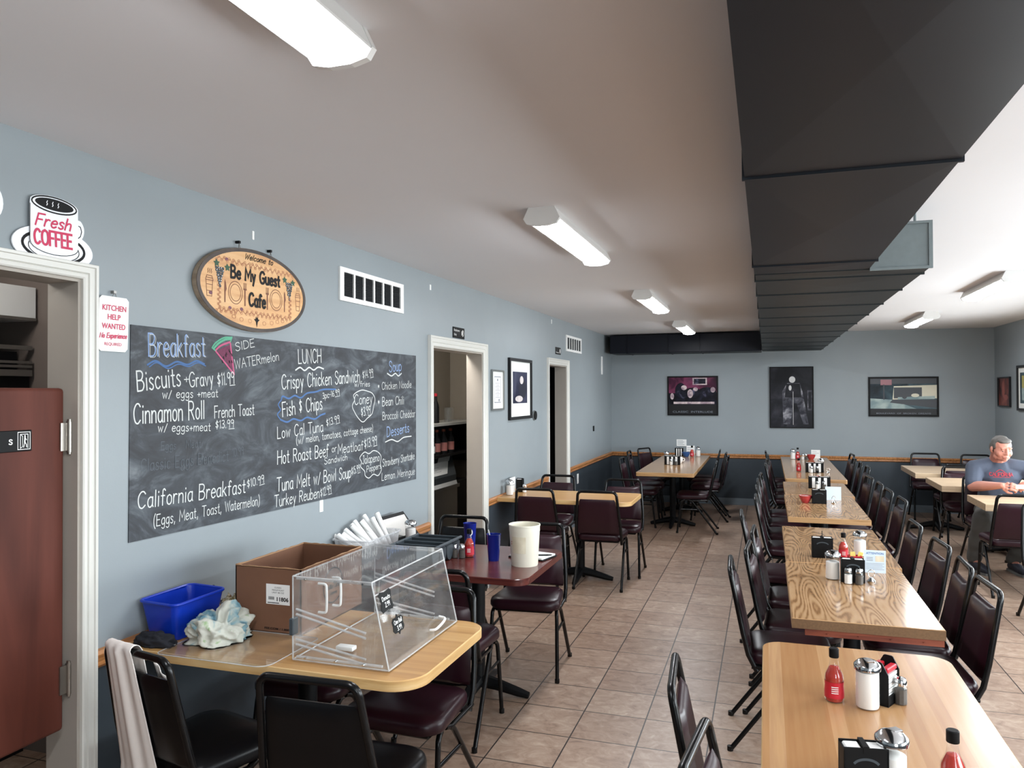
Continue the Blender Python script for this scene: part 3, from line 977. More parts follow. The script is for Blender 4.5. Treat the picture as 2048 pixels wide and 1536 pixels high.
for q in ((2.826, 2.84, 2.30, 2.50), (3.078, 3.095, 2.30, 2.50)):
    fr.box(q[0], q[1], 4.0, 4.012, q[2], q[3])
fr.box(2.826, 3.095, 4.0, 4.012, 2.288, 2.30)
fr.box(2.826, 3.095, 4.0, 4.012, 2.50, 2.512)
fr.build('plate_flange', M['galv'], df, smooth=0)
MB().tube([(3.03, 4.06, 2.50), (3.03, 4.06, H)], .006, 6).build('hanger_rod', M['galv'], df)
MB().tube([(3.1, 6.9, 2.50), (3.1, 6.9, H)], .006, 6).build('hanger_rod', M['galv'], df)
MB().box(3.085, 3.11, 6.86, 6.94, 2.42, 2.5).build('hanger_bracket', M['galv'], df, smooth=0)
db = thing('air_duct', 'low navy black duct branch along the top of back wall', 'duct', (0, 0, 0))
for a, c in ((.10, .36), (.36, .98), (.98, 1.44), (1.44, 2.297)):
    MB().rbox(a, c - .004, 11.53, 12.12, 2.305, 2.575, .006, 1).build('duct_section', M['duct_back'], db, smooth=0)
for a in (.36, .98, 1.44):
    MB().box(a - .006, a + .004, 11.52, 12.12, 2.298, 2.582).build('seam_flange', M['duct_back'], db, smooth=0)
MB().box(2.292, 2.2965, 11.56, 11.6, 2.33, 2.56).build('seam_clip', M['galv'], db, smooth=0)

# ------------------------------------------------------------------ things on the left wall
def plate(x0, x1, a, b, z0, z1):
    return MB().box(x0, x1, a, b, z0, z1)

# chalkboard with handwriting
cbd = thing('chalkboard', 'long dark chalkboard with handwritten breakfast and lunch menu on blue wall', 'chalkboard', (0, 0, 0))
bd = MB()
Q = [(2.357, 1.136), (4.928, 1.107), (4.928, 1.977), (2.366, 1.984)]
bd.prism(Q, lambda u, v, d: (d, u, v), 0.0005, 0.004)
bd.build('board', M['slate'], cbd, smooth=0)
WRITING = [('Breakfast', 2.457, 1.864, 2.78, 1.878, 0.092, 'b'), ('SIDE', 2.988, 1.912, 3.127, 1.94, 0.038, 'w'), ('WATERmelon', 2.983, 1.828, 3.321, 1.882, 0.045, 'w'), ('LUNCH', 3.494, 1.871, 3.712, 1.885, 0.074, 'w'), ('Soup', 4.523, 1.853, 4.699, 1.865, 0.07, 'b'), ('Biscuits', 2.4, 1.724, 2.633, 1.747, 0.079, 'w'), ('+', 2.655, 1.758, 2.682, 1.76, 0.045, 'w'), ('Gravy', 2.687, 1.741, 2.834, 1.754, 0.063, 'w'), ('$11.99', 2.864, 1.749, 2.978, 1.76, 0.055, 'w'), ('w/ eggs +meat', 2.531, 1.695, 2.864, 1.698, 0.036, 'w'), ('Cinnamon Roll', 2.381, 1.595, 2.776, 1.604, 0.079, 'w'), ('French Toast', 2.844, 1.603, 3.122, 1.611, 0.054, 'w'), ('w/ eggs+meat', 2.507, 1.559, 2.815, 1.548, 0.036, 'w'), ('$13.99', 2.85, 1.556, 2.973, 1.557, 0.036, 'w'), ('Eggs   Meat', 2.524, 1.483, 2.753, 1.48, 0.034, 'f'), ('Classic Eggs Benedict', 2.416, 1.406, 2.937, 1.404, 0.049, 'f'), ('10.99', 2.968, 1.42, 3.044, 1.425, 0.038, 'f'), ('California Breakfast', 2.402, 1.261, 3.056, 1.243, 0.066, 'w'), ('$10.99', 3.072, 1.264, 3.2, 1.275, 0.039, 'w'), ('(Eggs, Meat, Toast, Watermelon)', 2.484, 1.178, 3.164, 1.171, 0.046, 'w'), ('Crispy Chicken Sandwich', 3.347, 1.734, 4.138, 1.783, 0.074, 'w'), ('$14.99', 4.175, 1.802, 4.305, 1.821, 0.047, 'w'), ('w/fries', 4.075, 1.753, 4.26, 1.756, 0.032, 'w'), ('Fish & Chips', 3.354, 1.594, 3.72, 1.626, 0.073, 'w'), ('3pc-16.99', 3.727, 1.682, 3.903, 1.705, 0.033, 'w'), ('Low Cal Tuna', 3.31, 1.485, 3.728, 1.501, 0.059, 'w'), ('$13.99', 3.766, 1.527, 3.903, 1.549, 0.04, 'w'), ('(w/ melon, tomatoes, cottage cheese)', 3.474, 1.446, 4.299, 1.474, 0.04, 'w'), ('Hot Roast Beef', 3.31, 1.355, 3.782, 1.358, 0.068, 'w'), ('or', 3.822, 1.378, 3.87, 1.379, 0.04, 'w'), ('Meatloaf', 3.887, 1.364, 4.175, 1.366, 0.055, 'w'), ('$13.99', 4.194, 1.374, 4.352, 1.389, 0.055, 'w'), ('Sandwich', 3.743, 1.316, 3.988, 1.321, 0.036, 'w'), ('Tuna Melt w/ Bowl Soup', 3.304, 1.218, 4.031, 1.212, 0.068, 'w'), ('$15.99', 4.04, 1.227, 4.138, 1.238, 0.044, 'w'), ('Turkey Reuben', 3.285, 1.142, 3.69, 1.137, 0.058, 'w'), ('$12.99', 3.705, 1.139, 3.814, 1.151, 0.045, 'w'), ('Coney', 4.075, 1.644, 4.293, 1.652, 0.061, 'w'), ('$3.99', 4.157, 1.57, 4.27, 1.584, 0.053, 'w'), ('* Chicken Noodle', 4.368, 1.733, 4.85, 1.752, 0.048, 'w'), ('* Bean Chili', 4.368, 1.629, 4.733, 1.638, 0.056, 'w'), ('Broccoli Cheddar', 4.429, 1.541, 4.91, 1.546, 0.05, 'w'), ('Desserts', 4.491, 1.427, 4.814, 1.444, 0.065, 'b'), ('Strawberry Shortcake', 4.429, 1.239, 4.898, 1.251, 0.049, 'w'), ('Lemon Meringue', 4.418, 1.152, 4.90, 1.143, 0.049, 'w'), ('Jalapeno', 4.166, 1.279, 4.384, 1.281, 0.05, 'w'), ('Poppers', 4.222, 1.225, 4.404, 1.231, 0.038, 'w')]
rw = random.Random(5)
CH = {'w': 'chalk', 'b': 'chalk_blue', 'f': 'chalk_faint'}
for tx, a0, b0, a1, b1, h, c in WRITING:
    mb = MB()
    wd = min(.0060, max(.0036, h * .082)) * (.9 if c == 'f' else 1)
    write(mb, tx, (a0, b0), (a1, b1), h, wd, on_left(.0046), 0, 0.02, 0.12, rw)
    if tx == 'Breakfast':
        write(mb, tx, (a0 + .005, b0 - .004), (a1 + .005, b1 - .004), h, .0022, on_left(.0062), 1, 0.02, 0.0, rw)
    if '.99' in tx and c == 'w':
        u = a0 + (a1 - a0) * .72
        mb.ribbon([(u, b0 + (b1 - b0) * .7 - .006), (a1 + .004, b1 - .006)], wd * .8, on_left(.0046))
    mb.build('chalk_writing', [M[CH[c]], M['chalk']], cbd, smooth=0, label='line of faint rubbed chalk writing' if c == 'f' else None)
def chalkline(pts, wd, m, name, closed=False, sm=True):
    mb = MB()
    mb.ribbon([tuple(q) for q in (smooth_pts(pts, 6, closed) if sm else pts)], wd, on_left(.0047), 0, closed)
    mb.build(name, M[m], cbd, smooth=0)
chalkline([(2.45, 1.83), (2.494, 1.847), (2.551, 1.827), (2.611, 1.848), (2.673, 1.838), (2.728, 1.856), (2.777, 1.844)], .008, 'chalk_blue2', 'chalk_underline')
chalkline([(2.46, 1.822), (2.5, 1.84), (2.56, 1.818), (2.62, 1.838), (2.68, 1.83), (2.735, 1.848), (2.785, 1.836)], .005, 'chalk_blue2', 'chalk_underline')
chalkline([(3.467, 1.836), (3.508, 1.851), (3.55, 1.836), (3.593, 1.854), (3.637, 1.841), (3.682, 1.858), (3.735, 1.85)], .008, 'chalk', 'chalk_underline')
chalkline([(4.495, 1.842), (4.555, 1.827), (4.609, 1.845), (4.654, 1.829), (4.699, 1.847)], .008, 'chalk', 'chalk_underline')
chalkline([(4.466, 1.396), (4.555, 1.407), (4.642, 1.389), (4.732, 1.411), (4.85, 1.413)], .007, 'chalk', 'chalk_underline')
chalkline([(3.341, 1.68), (3.354, 1.699), (3.406, 1.687), (3.46, 1.702), (3.515, 1.69), (3.572, 1.714), (3.659, 1.722), (3.735, 1.735), (3.862, 1.736)], .009, 'chalk_blue2', 'chalk_border')
chalkline([(3.335, 1.58), (3.393, 1.566), (3.447, 1.58), (3.515, 1.569), (3.572, 1.584), (3.645, 1.573), (3.705, 1.592), (3.751, 1.6)], .009, 'chalk_blue2', 'chalk_border')
chalkline([(3.341, 1.68), (3.316, 1.657), (3.335, 1.63), (3.309, 1.607), (3.335, 1.58)], .007, 'chalk_blue2', 'chalk_border')
chalkline([(4.066, 1.705), (4.157, 1.732), (4.25, 1.723), (4.299, 1.709), (4.328, 1.675), (4.312, 1.633), (4.289, 1.585), (4.231, 1.559), (4.175, 1.537), (4.12, 1.562), (4.075, 1.6), (4.048, 1.637), (4.075, 1.673)], .0055, 'chalk', 'chalk_border', True)
chalkline([(4.138, 1.322), (4.194, 1.351), (4.25, 1.337), (4.308, 1.352), (4.368, 1.338), (4.408, 1.306), (4.398, 1.263), (4.412, 1.223), (4.368, 1.189), (4.308, 1.204), (4.25, 1.186), (4.203, 1.205), (4.194, 1.234), (4.147, 1.266), (4.157, 1.293)], .0055, 'chalk', 'chalk_border', True)
chalkline([(4.33, 1.70), (4.375, 1.60), (4.37, 1.45), (4.36, 1.32)], .004, 'chalk_faint', 'chalk_border')
# watermelon slice drawing
mb = MB()
fill(mb, [(2.862, 1.906), (2.905, 1.926), (2.946, 1.938), (2.976, 1.815)], on_left(.0045), 0)
red = [tuple(q) for q in smooth_pts([(2.848, 1.907), (2.884, 1.931), (2.948, 1.952)], 5)]
mb.ribbon(red + [(2.976, 1.803)], .0085, on_left(.0048), 1)
mb.ribbon([(2.848, 1.907), (2.976, 1.803)], .0085, on_left(.0048), 1)
mb.ribbon(smooth_pts([(2.826, 1.918), (2.851, 1.943), (2.904, 1.968), (2.961, 1.974)], 5), .007, on_left(.0048), 2)
mb.ribbon(smooth_pts([(2.836, 1.914), (2.868, 1.94), (2.912, 1.96), (2.955, 1.966)], 5), .010, on_left(.0046), 2)
mb.ribbon([(2.826, 1.918), (2.848, 1.907)], .006, on_left(.0048), 2)
mb.ribbon([(2.961, 1.974), (2.95, 1.952)], .006, on_left(.0048), 2)
for k in range(9):
    u = 2.885 + rw.random() * .075
    v = 1.86 + rw.random() * .06
    mb.ribbon([(u, v), (u + .004, v - .01)], .004, on_left(.0062), 3)
mb.build('chalk_drawing', [M['chalk_pinkfill'], M['chalk_pink'], M['chalk_green'], M['ink']], cbd, smooth=0, label='pink and green chalk watermelon slice')

# hanging oval wooden sign
ov = thing('hanging_sign', 'oval maple wood sign with dark rim reading Be My Guest Cafe above chalkboard', 'sign', (0, 0, 0))
OC, RY, RZ = (3.112, 2.206), .412, .196
mb = MB()
mb.prism(ellipse(*OC, RY, RZ, 64), lambda u, v, d: (d, u, v), .003, .026)
mb.build('board', M['sign_side'], ov)
mb = MB()
o_, i_ = ellipse(*OC, RY - .001, RZ - .001, 64), ellipse(*OC, RY - .022, RZ - .017, 64)
mb.add([(.0285, *p) for p in o_] + [(.0285, *p) for p in i_] + [(.026, *p) for p in o_], [(k, (k + 1) % 64, 64 + (k + 1) % 64, 64 + k) for k in range(64)] + [(128 + k, 128 + (k + 1) % 64, (k + 1) % 64, k) for k in range(64)])
mb.build('rim', M['sign_edge'], ov)
mb = MB()
fill(mb, i_, on_left(.0268))
mb.build('face', M['sign_maple'], ov, smooth=0)
FL = on_left(.0275)
FL2 = on_left(.0279)
mb = MB()
write(mb, 'Be My Guest', (2.926, 2.247), (3.296, 2.250), .056, .0125, FL2, 0)
write(mb, 'Cafe', (3.055, 2.131), (3.178, 2.131), .06, .0125, FL2, 0)
mb.build('carved_lettering', M['ink'], ov, smooth=0)
mb = MB()
write(mb, 'Welcome to', (3.022, 2.348), (3.235, 2.350), .026, .0042, FL2, 0, .35)
mb.build('carved_lettering', M['ink'], ov, smooth=0)
def carve(nm, fnc):
    m_ = MB()
    fnc(m_)
    m_.build(nm, M['brown_ink'], ov, smooth=0)
for c, r in ((2.957, .0485), (3.266, .0495)):
    carve('carved_plate', lambda m_: m_.ribbon(ellipse(c, 2.18, r, .052, 30), .0034, FL, 0, True).ribbon(ellipse(c, 2.18, r * .76, .039, 30), .003, FL, 0, True))
def fork(m_, c):
    m_.ribbon([(c, 2.128), (c, 2.20)], .009, FL)
    for k in (-1, 0, 1):
        m_.ribbon([(c + k * .0075, 2.20), (c + k * .0085, 2.232)], .0035, FL)
    m_.ribbon([(c - .009, 2.203), (c + .009, 2.203)], .008, FL)
for c in (3.025, 3.195):
    carve('carved_fork', lambda m_: fork(m_, c))
for c in (2.884, 3.336):
    carve('carved_knife', lambda m_: fill(m_, [(c - .004, 2.128), (c + .004, 2.128), (c + .005, 2.176), (c + .012, 2.19), (c + .006, 2.22), (c, 2.233), (c - .004, 2.22)], FL))
def tocup(m_, a0, a1):
    mdl = (a0 + a1) / 2
    m_.ribbon([(a0 + .003, 2.215), (a0 + .009, 2.145), (a1 - .009, 2.145), (a1 - .003, 2.215)], .003, FL)
    m_.ribbon([(a0, 2.215), (a1, 2.215), (a1 - .003, 2.225), (a0 + .003, 2.225)], .003, FL, 0, True)
    m_.ribbon([(a0 + .005, 2.226), (a0 + .008, 2.235), (a1 - .008, 2.235), (a1 - .005, 2.226)], .003, FL)
    m_.ribbon([(a0 + .005, 2.196), (a1 - .005, 2.196)], .0028, FL)
    m_.ribbon([(a0 + .007, 2.168), (a1 - .007, 2.168)], .0028, FL)
    for k in range(3):
        u = mdl - .011 + k * .011
        m_.ribbon(smooth_pts([(u, 2.246), (u + .004, 2.252), (u, 2.259), (u + .004, 2.266)], 3), .0026, FL)
for a0, a1 in ((2.757, 2.806), (3.430, 3.476)):
    carve('carved_cup', lambda m_: tocup(m_, a0, a1))
vine = MB()
rv = random.Random(3)
def squiggle(p0, p1, n, amp):
    pts = []
    for k in range(n + 1):
        t = k / n
        u = p0[0] + (p1[0] - p0[0]) * t
        v = p0[1] + (p1[1] - p0[1]) * t
        pts.append((u + rv.uniform(-.004, .004), v + amp * (1 if k % 2 else -1) * rv.uniform(.5, 1)))
    vine.ribbon(smooth_pts(pts, 4), .0032, FL)
    for q in pts:
        vine.ribbon(ellipse(q[0] + rv.uniform(-.006, .006), q[1], .007, .006, 9), .0024, FL, 0, True)
squiggle((2.83, 2.322), (3.405, 2.322), 34, .009)
squiggle((2.83, 2.093), (3.385, 2.097), 34, .009)
for s_ in (2.845, 3.384):
    pts = [(s_ + .006 * (1 if k % 2 else -1), 2.20 - k * .0105) for k in range(10)]
    vine.ribbon(smooth_pts(pts, 4), .0032, FL)
    for q in pts:
        vine.ribbon(ellipse(q[0], q[1], .006, .005, 8), .0022, FL, 0, True)
for c in [(2.946, 2.069), (3.0, 2.06), (3.062, 2.058), (3.171, 2.055), (3.23, 2.062), (3.276, 2.072), (3.32, 2.08)]:
    vine.ribbon(ellipse(c[0], c[1], .013, .009, 10), .0024, FL, 0, True)
vine.build('carved_vine', M['vine_ink'], ov, smooth=0)
gr = MB()
for c, top, s_ in ((2.849, 2.29, 1), (3.377, 2.288, 1)):
    for r in range(8):
        for k in range(max(1, 4 - r // 2)):
            u = c + (k - (max(1, 4 - r // 2) - 1) / 2) * .0145 + rv.uniform(-.002, .002)
            v = top - .012 - r * .0115
            fill(gr, ellipse(u, v, .0082, .0064, 10), on_left(.0277 + .00005 * r), 0)
            if rv.random() < .6:
                fill(gr, ellipse(u + .002, v + .001, .0028, .0022, 6), on_left(.0284), 1)
gr.build('carved_grapes', [M['grape'], M['enamel']], ov, smooth=0)
lf = MB()
for c in ((2.828, 2.298), (2.9, 2.287), (3.338, 2.291), (3.408, 2.284)):
    star = [(c[0] + (.022 if k % 2 == 0 else .012) * math.cos(k * PI / 5 + .4), c[1] + (.019 if k % 2 == 0 else .010) * math.sin(k * PI / 5 + .4)) for k in range(10)]
    fill(lf, star, on_left(.0281), 0)
for c in ((2.79, 2.16), (2.895, 2.325), (3.0, 2.108), (3.262, 2.283), (2.918, 2.106)):
    fill(lf, ellipse(c[0], c[1], .012, .008, 10), on_left(.0276), 1)
fill(lf, [(3.113, 2.03), (3.12, 2.058), (3.135, 2.07), (3.124, 2.07), (3.118, 2.085), (3.113, 2.072), (3.108, 2.085), (3.102, 2.07), (3.09, 2.07), (3.106, 2.058)], on_left(.0281), 2)
lf.build('carved_leaves', [M['leaf'], M['purple'], M['ink']], ov, smooth=0)
for u in (2.995, 3.235):
    zt = 2.206 + RZ * math.sqrt(1 - ((u - 3.112) / RY) ** 2)
    MB().tube([(.02, u - .006, zt - .004), (.016, u, zt + .026), (.02, u + .008, zt - .004)], .0018, 6).build('hanging_wire', M['steel'], ov)
    MB().box(.0, .022, u - .006, u + .006, zt + .022, zt + .034).build('nail', M['blackmatte'], ov, smooth=0)

# fresh coffee cup sign
cs = thing('coffee_sign', 'white enamel coffee cup shaped sign with pink lettering over the doorway', 'sign', (0, 0, 0))
mb = MB()
mb.prism(ellipse(2.023, 2.221, .159, .072, 40), lambda u, v, d: (d, u, v), .004, .009)
mb.build('saucer', M['enamel'], cs)
mb = MB()
mb.ribbon(ellipse(2.023, 2.222, .122, .05, 36), .010, on_left(.0096), 0, True)
mb.ribbon(ellipse(2.023, 2.217, .10, .04, 36), .003, on_left(.0096), 0, True)
mb.build('saucer_ring', M['ink'], cs, smooth=0)
cup = [(1.926, 2.36)] + [(2.0205 - .0945 * math.cos(PI * k / 14), 2.37 + .028 * math.sin(PI * k / 14)) for k in range(1, 14)] + [(2.115, 2.372), (2.116, 2.235)] + [(2.0215 + .0945 * math.cos(PI * k / 12), 2.228 - .034 * math.sin(PI * k / 12)) for k in range(0, 13)]
mb = MB()
mb.prism(cup[::-1], lambda u, v, d: (d, u, v), .010, .0125)
mb.prism([tuple(q) for q in smooth_pts([(2.108, 2.336), (2.128, 2.334), (2.142, 2.31), (2.138, 2.28), (2.118, 2.255), (2.108, 2.255)], 4)], lambda u, v, d: (d, u, v), .009, .0115)
mb.build('cup', M['enamel'], cs)
mb = MB()
mb.ribbon([(2.118, 2.316), (2.126, 2.314), (2.131, 2.298), (2.126, 2.28), (2.117, 2.272)], .003, on_left(.0122), 0)
mb.ribbon([(1.926, 2.355), (1.926, 2.235)] + [(2.0215 - .0945 * math.cos(PI * k / 12), 2.230 - .034 * math.sin(PI * k / 12)) for k in range(0, 13)], .0025, on_left(.0129), 0)
mb.ribbon(ellipse(2.02, 2.368, .088, .0265, 30), .005, on_left(.0131), 0, True)
fill(mb, ellipse(2.02, 2.369, .076, .020, 28), on_left(.0131), 0)
for k in range(3):
    mb.ribbon([(1.988 + .022 * k, 2.362), (1.991 + .022 * k, 2.367), (1.988 + .022 * k, 2.372), (1.991 + .022 * k, 2.378)], .0028, on_left(.0135), 1)
mb.build('cup_outline', [M['ink'], M['enamel']], cs, smooth=0)
mb = MB()
write(mb, 'Fresh', (1.946, 2.287), (2.082, 2.292), .040, .0062, on_left(.0132), 0, .3)
write(mb, 'COFFEE', (1.943, 2.224), (2.09, 2.229), .049, .0085, on_left(.0132), 0)
mb.build('lettering', M['red_ink'], cs, smooth=0)
# edge of a round sign at the left border
rs_ = MB()
rs_.lathe([(.0, 0), (.075, 0), (.075, .012), (.06, .014), (.0, .014)], 28)
o = rs_.build('round_sign', M['enamel'], None)
o.rotation_euler = (0, PI / 2, 0)
o.location = (0, 1.757, 2.33)
tag(o, 'edge of a round pale sign cut by the left border of the photo', 'sign')

# kitchen help wanted sign
kh = thing('hanging_sign', 'small white tin sign reading Kitchen Help Wanted beside the white doorframe', 'sign', (0, 0, 0))
mb = MB()
r = .012
c4 = [(2.209 + r, 1.874), (2.347 - r, 1.874), (2.347, 1.874 + r), (2.347, 2.081 - r), (2.347 - r, 2.081), (2.209 + r, 2.081), (2.209, 2.081 - r), (2.209, 1.874 + r)]
mb.prism(c4, lambda u, v, d: (d + (0.006 if v > 2 else 0), u, v), .004, .007)
mb.build('plate', M['white'], kh, smooth=0)
mb = MB()
S1 = lambda u, v: (.0076 + (.006 if v > 2.0 else .006 * max(0, (v - 1.886) / .183)), u, v)
S1 = lambda u, v: (.0084 + .006 * min(1, max(0, (v - 1.886) / .183)), u, v)
for tx, a, b_, v, h in (('KITCHEN', 2.223, 2.334, 2.028, .021), ('HELP', 2.248, 2.308, 1.994, .021), ('WANTED', 2.222, 2.332, 1.959, .021)):
    font(mb, tx, S1, a, b_, v, h, bold=.018)
write(mb, 'No Experience', (2.214, 1.924), (2.338, 1.926), .018, .0035, S1, 0, .25)
font(mb, 'REQUIRED', S1, 2.236, 2.316, 1.896, .012, bold=.01)
mb.build('lettering', M['red_ink'], kh, smooth=0)
MB().tube([(.012, 2.268, 2.08), (.014, 2.278, 2.098), (.012, 2.288, 2.08)], .0012, 6).build('hanging_wire', M['steel'], kh)
MB().box(0, .016, 2.272, 2.284, 2.094, 2.104).build('nail', M['steel'], kh, smooth=0)

# vents
def vent(label, a, b_, z0, z1, ncol, nslat):
    t = thing('wall_vent', label, 'vent', (0, 0, 0), 0, 'white slotted wall vents')
    bx = (b_ - a) * .055
    bz = (z1 - z0) * .14
    m = MB()
    m.box(.0, .012, a, a + bx, z0 + bz, z1 - bz).box(0, .012, b_ - bx, b_, z0 + bz, z1 - bz).box(0, .012, a, b_, z0, z0 + bz).box(0, .012, a, b_, z1 - bz, z1)
    gw = (b_ - a - 2 * bx) / ncol
    for k in range(1, ncol):
        u = a + bx + gw * k
        m.box(0, .0115, u - .009, u + .009, z0 + bz, z1 - bz)
    m.build('frame', M['white'], t, smooth=0)
    MB().box(.0005, .002, a + bx, b_ - bx, z0 + bz, z1 - bz).build('backing', M['ink'], t, smooth=0)
    s_ = MB()
    dz = (z1 - z0 - 2 * bz) / nslat
    for k in range(nslat):
        z = z0 + bz + dz * (k + .5)
        s_.add([(.0025, a + bx, z + dz * .26), (.0025, b_ - bx, z + dz * .26), (.0095, b_ - bx, z - dz * .14), (.0095, a + bx, z - dz * .14)], [(0, 1, 2, 3)])
    s_.build('slats', M['tray'], t, smooth=0)
vent('large white slotted wall vent right of the oval sign', 3.9, 4.722, 2.255, 2.452, 6, 14)
vent('small white wall vent high up near the back corner', 9.22, 10.03, 2.23, 2.43, 6, 8)

# framed certificate and framed picture
def frame(t, fnbox, a, b_, z0, z1, fw_, depth, fm):
    m = MB()
    for q in ((a, a + fw_, z0 + fw_, z1 - fw_), (b_ - fw_, b_, z0 + fw_, z1 - fw_), (a, b_, z0, z0 + fw_), (a, b_, z1 - fw_, z1)):
        fnbox(m, 0.001, depth, *q)
    m.build('frame', fm, t, smooth=0)
bl = lambda m, d0, d1, a, b_, z0, z1: m.box(d0, d1, a, b_, z0, z1)
bb = lambda m, d0, d1, a, b_, z0, z1: m.box(a, b_, D - d1, D - d0, z0, z1)
br_ = lambda m, d0, d1, a, b_, z0, z1: m.box(RW - d1, RW - d0, a, b_, z0, z1)
t = thing('framed_certificate', 'small silver framed certificate on blue wall between doorway and picture', 'picture', (0, 0, 0))
frame(t, bl, 6.482, 6.815, 1.553, 1.923, .016, .02, M['frame_silver'])
m = MB(); bl(m, .001, .008, 6.49, 6.81, 1.56, 1.917); m.build('mount', M['picture_mat'], t, smooth=0)
m = MB(); bl(m, .008, .0088, 6.555, 6.745, 1.615, 1.87); m.build('paper', M['paper'], t, smooth=0)
m = MB()
m.ribbon([(6.565, 1.625), (6.735, 1.625), (6.735, 1.86), (6.565, 1.86)], .008, on_left(.0093), 0, True)
for k in range(9):
    m.ribbon([(6.59 + .02 * (k % 2), 1.80 - .016 * k), (6.71 - .02 * (k % 2), 1.80 - .016 * k)], .004, on_left(.0093))
fill(m, ellipse(6.69, 1.645, .017, .015, 12), on_left(.0094))
fill(m, ellipse(6.65, 1.832, .017, .013, 12), on_left(.0094))
m.build('print', M['greyink'], t, smooth=0)
def picture(label, a, b_, z0, z1, box, fnp, mats, mount=0.0, mount_b=0.0, fmat='frame_dark', blobs=(), fw_=.02, title=None):
    t = thing('framed_picture', label, 'picture', (0, 0, 0))
    frame(t, box, a, b_, z0, z1, fw_, .026, M[fmat])
    m = MB(); box(m, .001, .008, a + .004, b_ - .004, z0 + .004, z1 - .004)
    m.build('mount', M['picture_mat'] if mount else M['frame_dark'], t, smooth=0)
    i0, i1, j0, j1 = a + fw_ + mount, b_ - fw_ - mount, z0 + fw_ + mount_b, z1 - fw_ - mount
    m = MB(); box(m, .008, .0086, i0, i1, j0, j1)
    m.build('print', mats[0], t, smooth=0)
    if blobs:
        m = MB()
        for k, (mi, pts) in enumerate(blobs):
            flip = box is br_
            P = [((i0 + (i1 - i0) * (1 - u if flip else u)), j0 + (j1 - j0) * v) for u, v in pts]
            if flip:
                fill(m, [(-p, q) for p, q in P], fnp(.0089 + .0001 * k), mi)
            else:
                fill(m, P, fnp(.0089 + .0001 * k), mi)
        m.build('picture_shapes', mats[1:], t, smooth=0)
    if title:
        m = MB()
        font(m, title[0], fnp(.0095), title[1], title[2], title[3], title[4])
        m.build('title', M['greyink'], t, smooth=0)
    return t
E_ = lambda cx, cy_, rx, ry: ellipse(cx, cy_, rx, ry, 16)
R_ = lambda a, b_, c, d: [(a, c), (b_, c), (b_, d), (a, d)]
night = mat_patch('picture_night_blue', [(.35, (26, 28, 44)), (.5, (44, 46, 66)), (.68, (70, 72, 92))], 3, 4)
paleprint = mat_patch('picture_pale', [(.35, (170, 160, 160)), (.6, (214, 206, 204))], 6, 4)
picture('dark framed picture with wide white mount beside the wall thermostat', 6.968, 7.70, 1.448, 2.052, bl, on_left,
        [night, paleprint, mat('picture_dark_cloth', (30, 32, 46), .4)], .10, .13, 'frame_dark',
        [(1, E_(.68, .46, .26, .32)), (0, E_(.60, .74, .13, .13)), (0, E_(.42, .14, .26, .10))], .03)
plum = mat_patch('picture_plum', [(.34, (22, 16, 24)), (.48, (70, 30, 52)), (.6, (122, 58, 88)), (.72, (96, 50, 76))], 4, 4)
cream = mat_patch('picture_cream', [(.4, (150, 130, 140)), (.6, (214, 196, 196))], 12, 3)
blk = mat_patch('picture_black', [(.4, (14, 14, 20)), (.6, (30, 30, 44)), (.75, (96, 96, 120))], 9, 4)
wide = .032
picture('landscape poster in plum and black, leftmost on the back wall', .89, 1.655, 1.353, 1.962, bb, on_back,
        [plum, blk, cream], 0, .15, 'black', [(0, R_(0, 1, 0, .42)), (0, E_(.25, .5, .12, .3)), (0, E_(.5, .42, .2, .2)), (0, E_(.8, .42, .2, .22)), (1, R_(.5, .8, .72, .98)), (0, R_(.53, .77, .76, .95)), (1, E_(.32, .62, .06, .09)), (1, E_(.45, .4, .06, .16)), (1, E_(.56, .56, .05, .07)), (1, E_(.92, .54, .05, .1)), (1, R_(.1, .95, .02, .1)), (1, E_(.07, .3, .04, .12))], .02, ('CLASSIC  INTERLUDE', .97, 1.575, 1.395, .03))
slate_p = mat_patch('picture_charcoal', [(.35, (18, 18, 22)), (.55, (34, 34, 40)), (.75, (62, 62, 70))], 4, 5)
mid = mat_patch('picture_grey', [(.4, (40, 40, 48)), (.55, (84, 84, 92)), (.7, (150, 150, 156))], 9, 4)
light = mat('picture_white', (206, 206, 206), .5, var=.1)
picture('tall charcoal poster with vague pale shapes, middle of the back wall', 2.402, 3.018, 1.173, 2.086, bb, on_back,
        [slate_p, mid, light, slate_p], 0, 0, 'black', [(0, [(.30, .05), (.46, .05), (.56, .40), (.62, .40), (.78, .05), (.90, .05), (.76, .60), (.70, .74), (.40, .74), (.28, .60)]), (2, [(.34, .50), (.74, .50), (.70, .73), (.38, .73)]), (1, E_(.52, .80, .075, .055)), (1, E_(.47, .66, .035, .045)), (1, R_(.535, .545, .04, .6)), (0, R_(.88, .99, .28, .62)), (2, R_(.90, .97, .31, .59))], .014)
teal = mat_patch('picture_teal', [(.35, (22, 30, 36)), (.5, (44, 60, 68)), (.65, (70, 92, 100))], 3, 4)
tealpale = mat_patch('picture_pale_teal', [(.4, (124, 144, 146)), (.6, (168, 182, 178))], 5, 3)
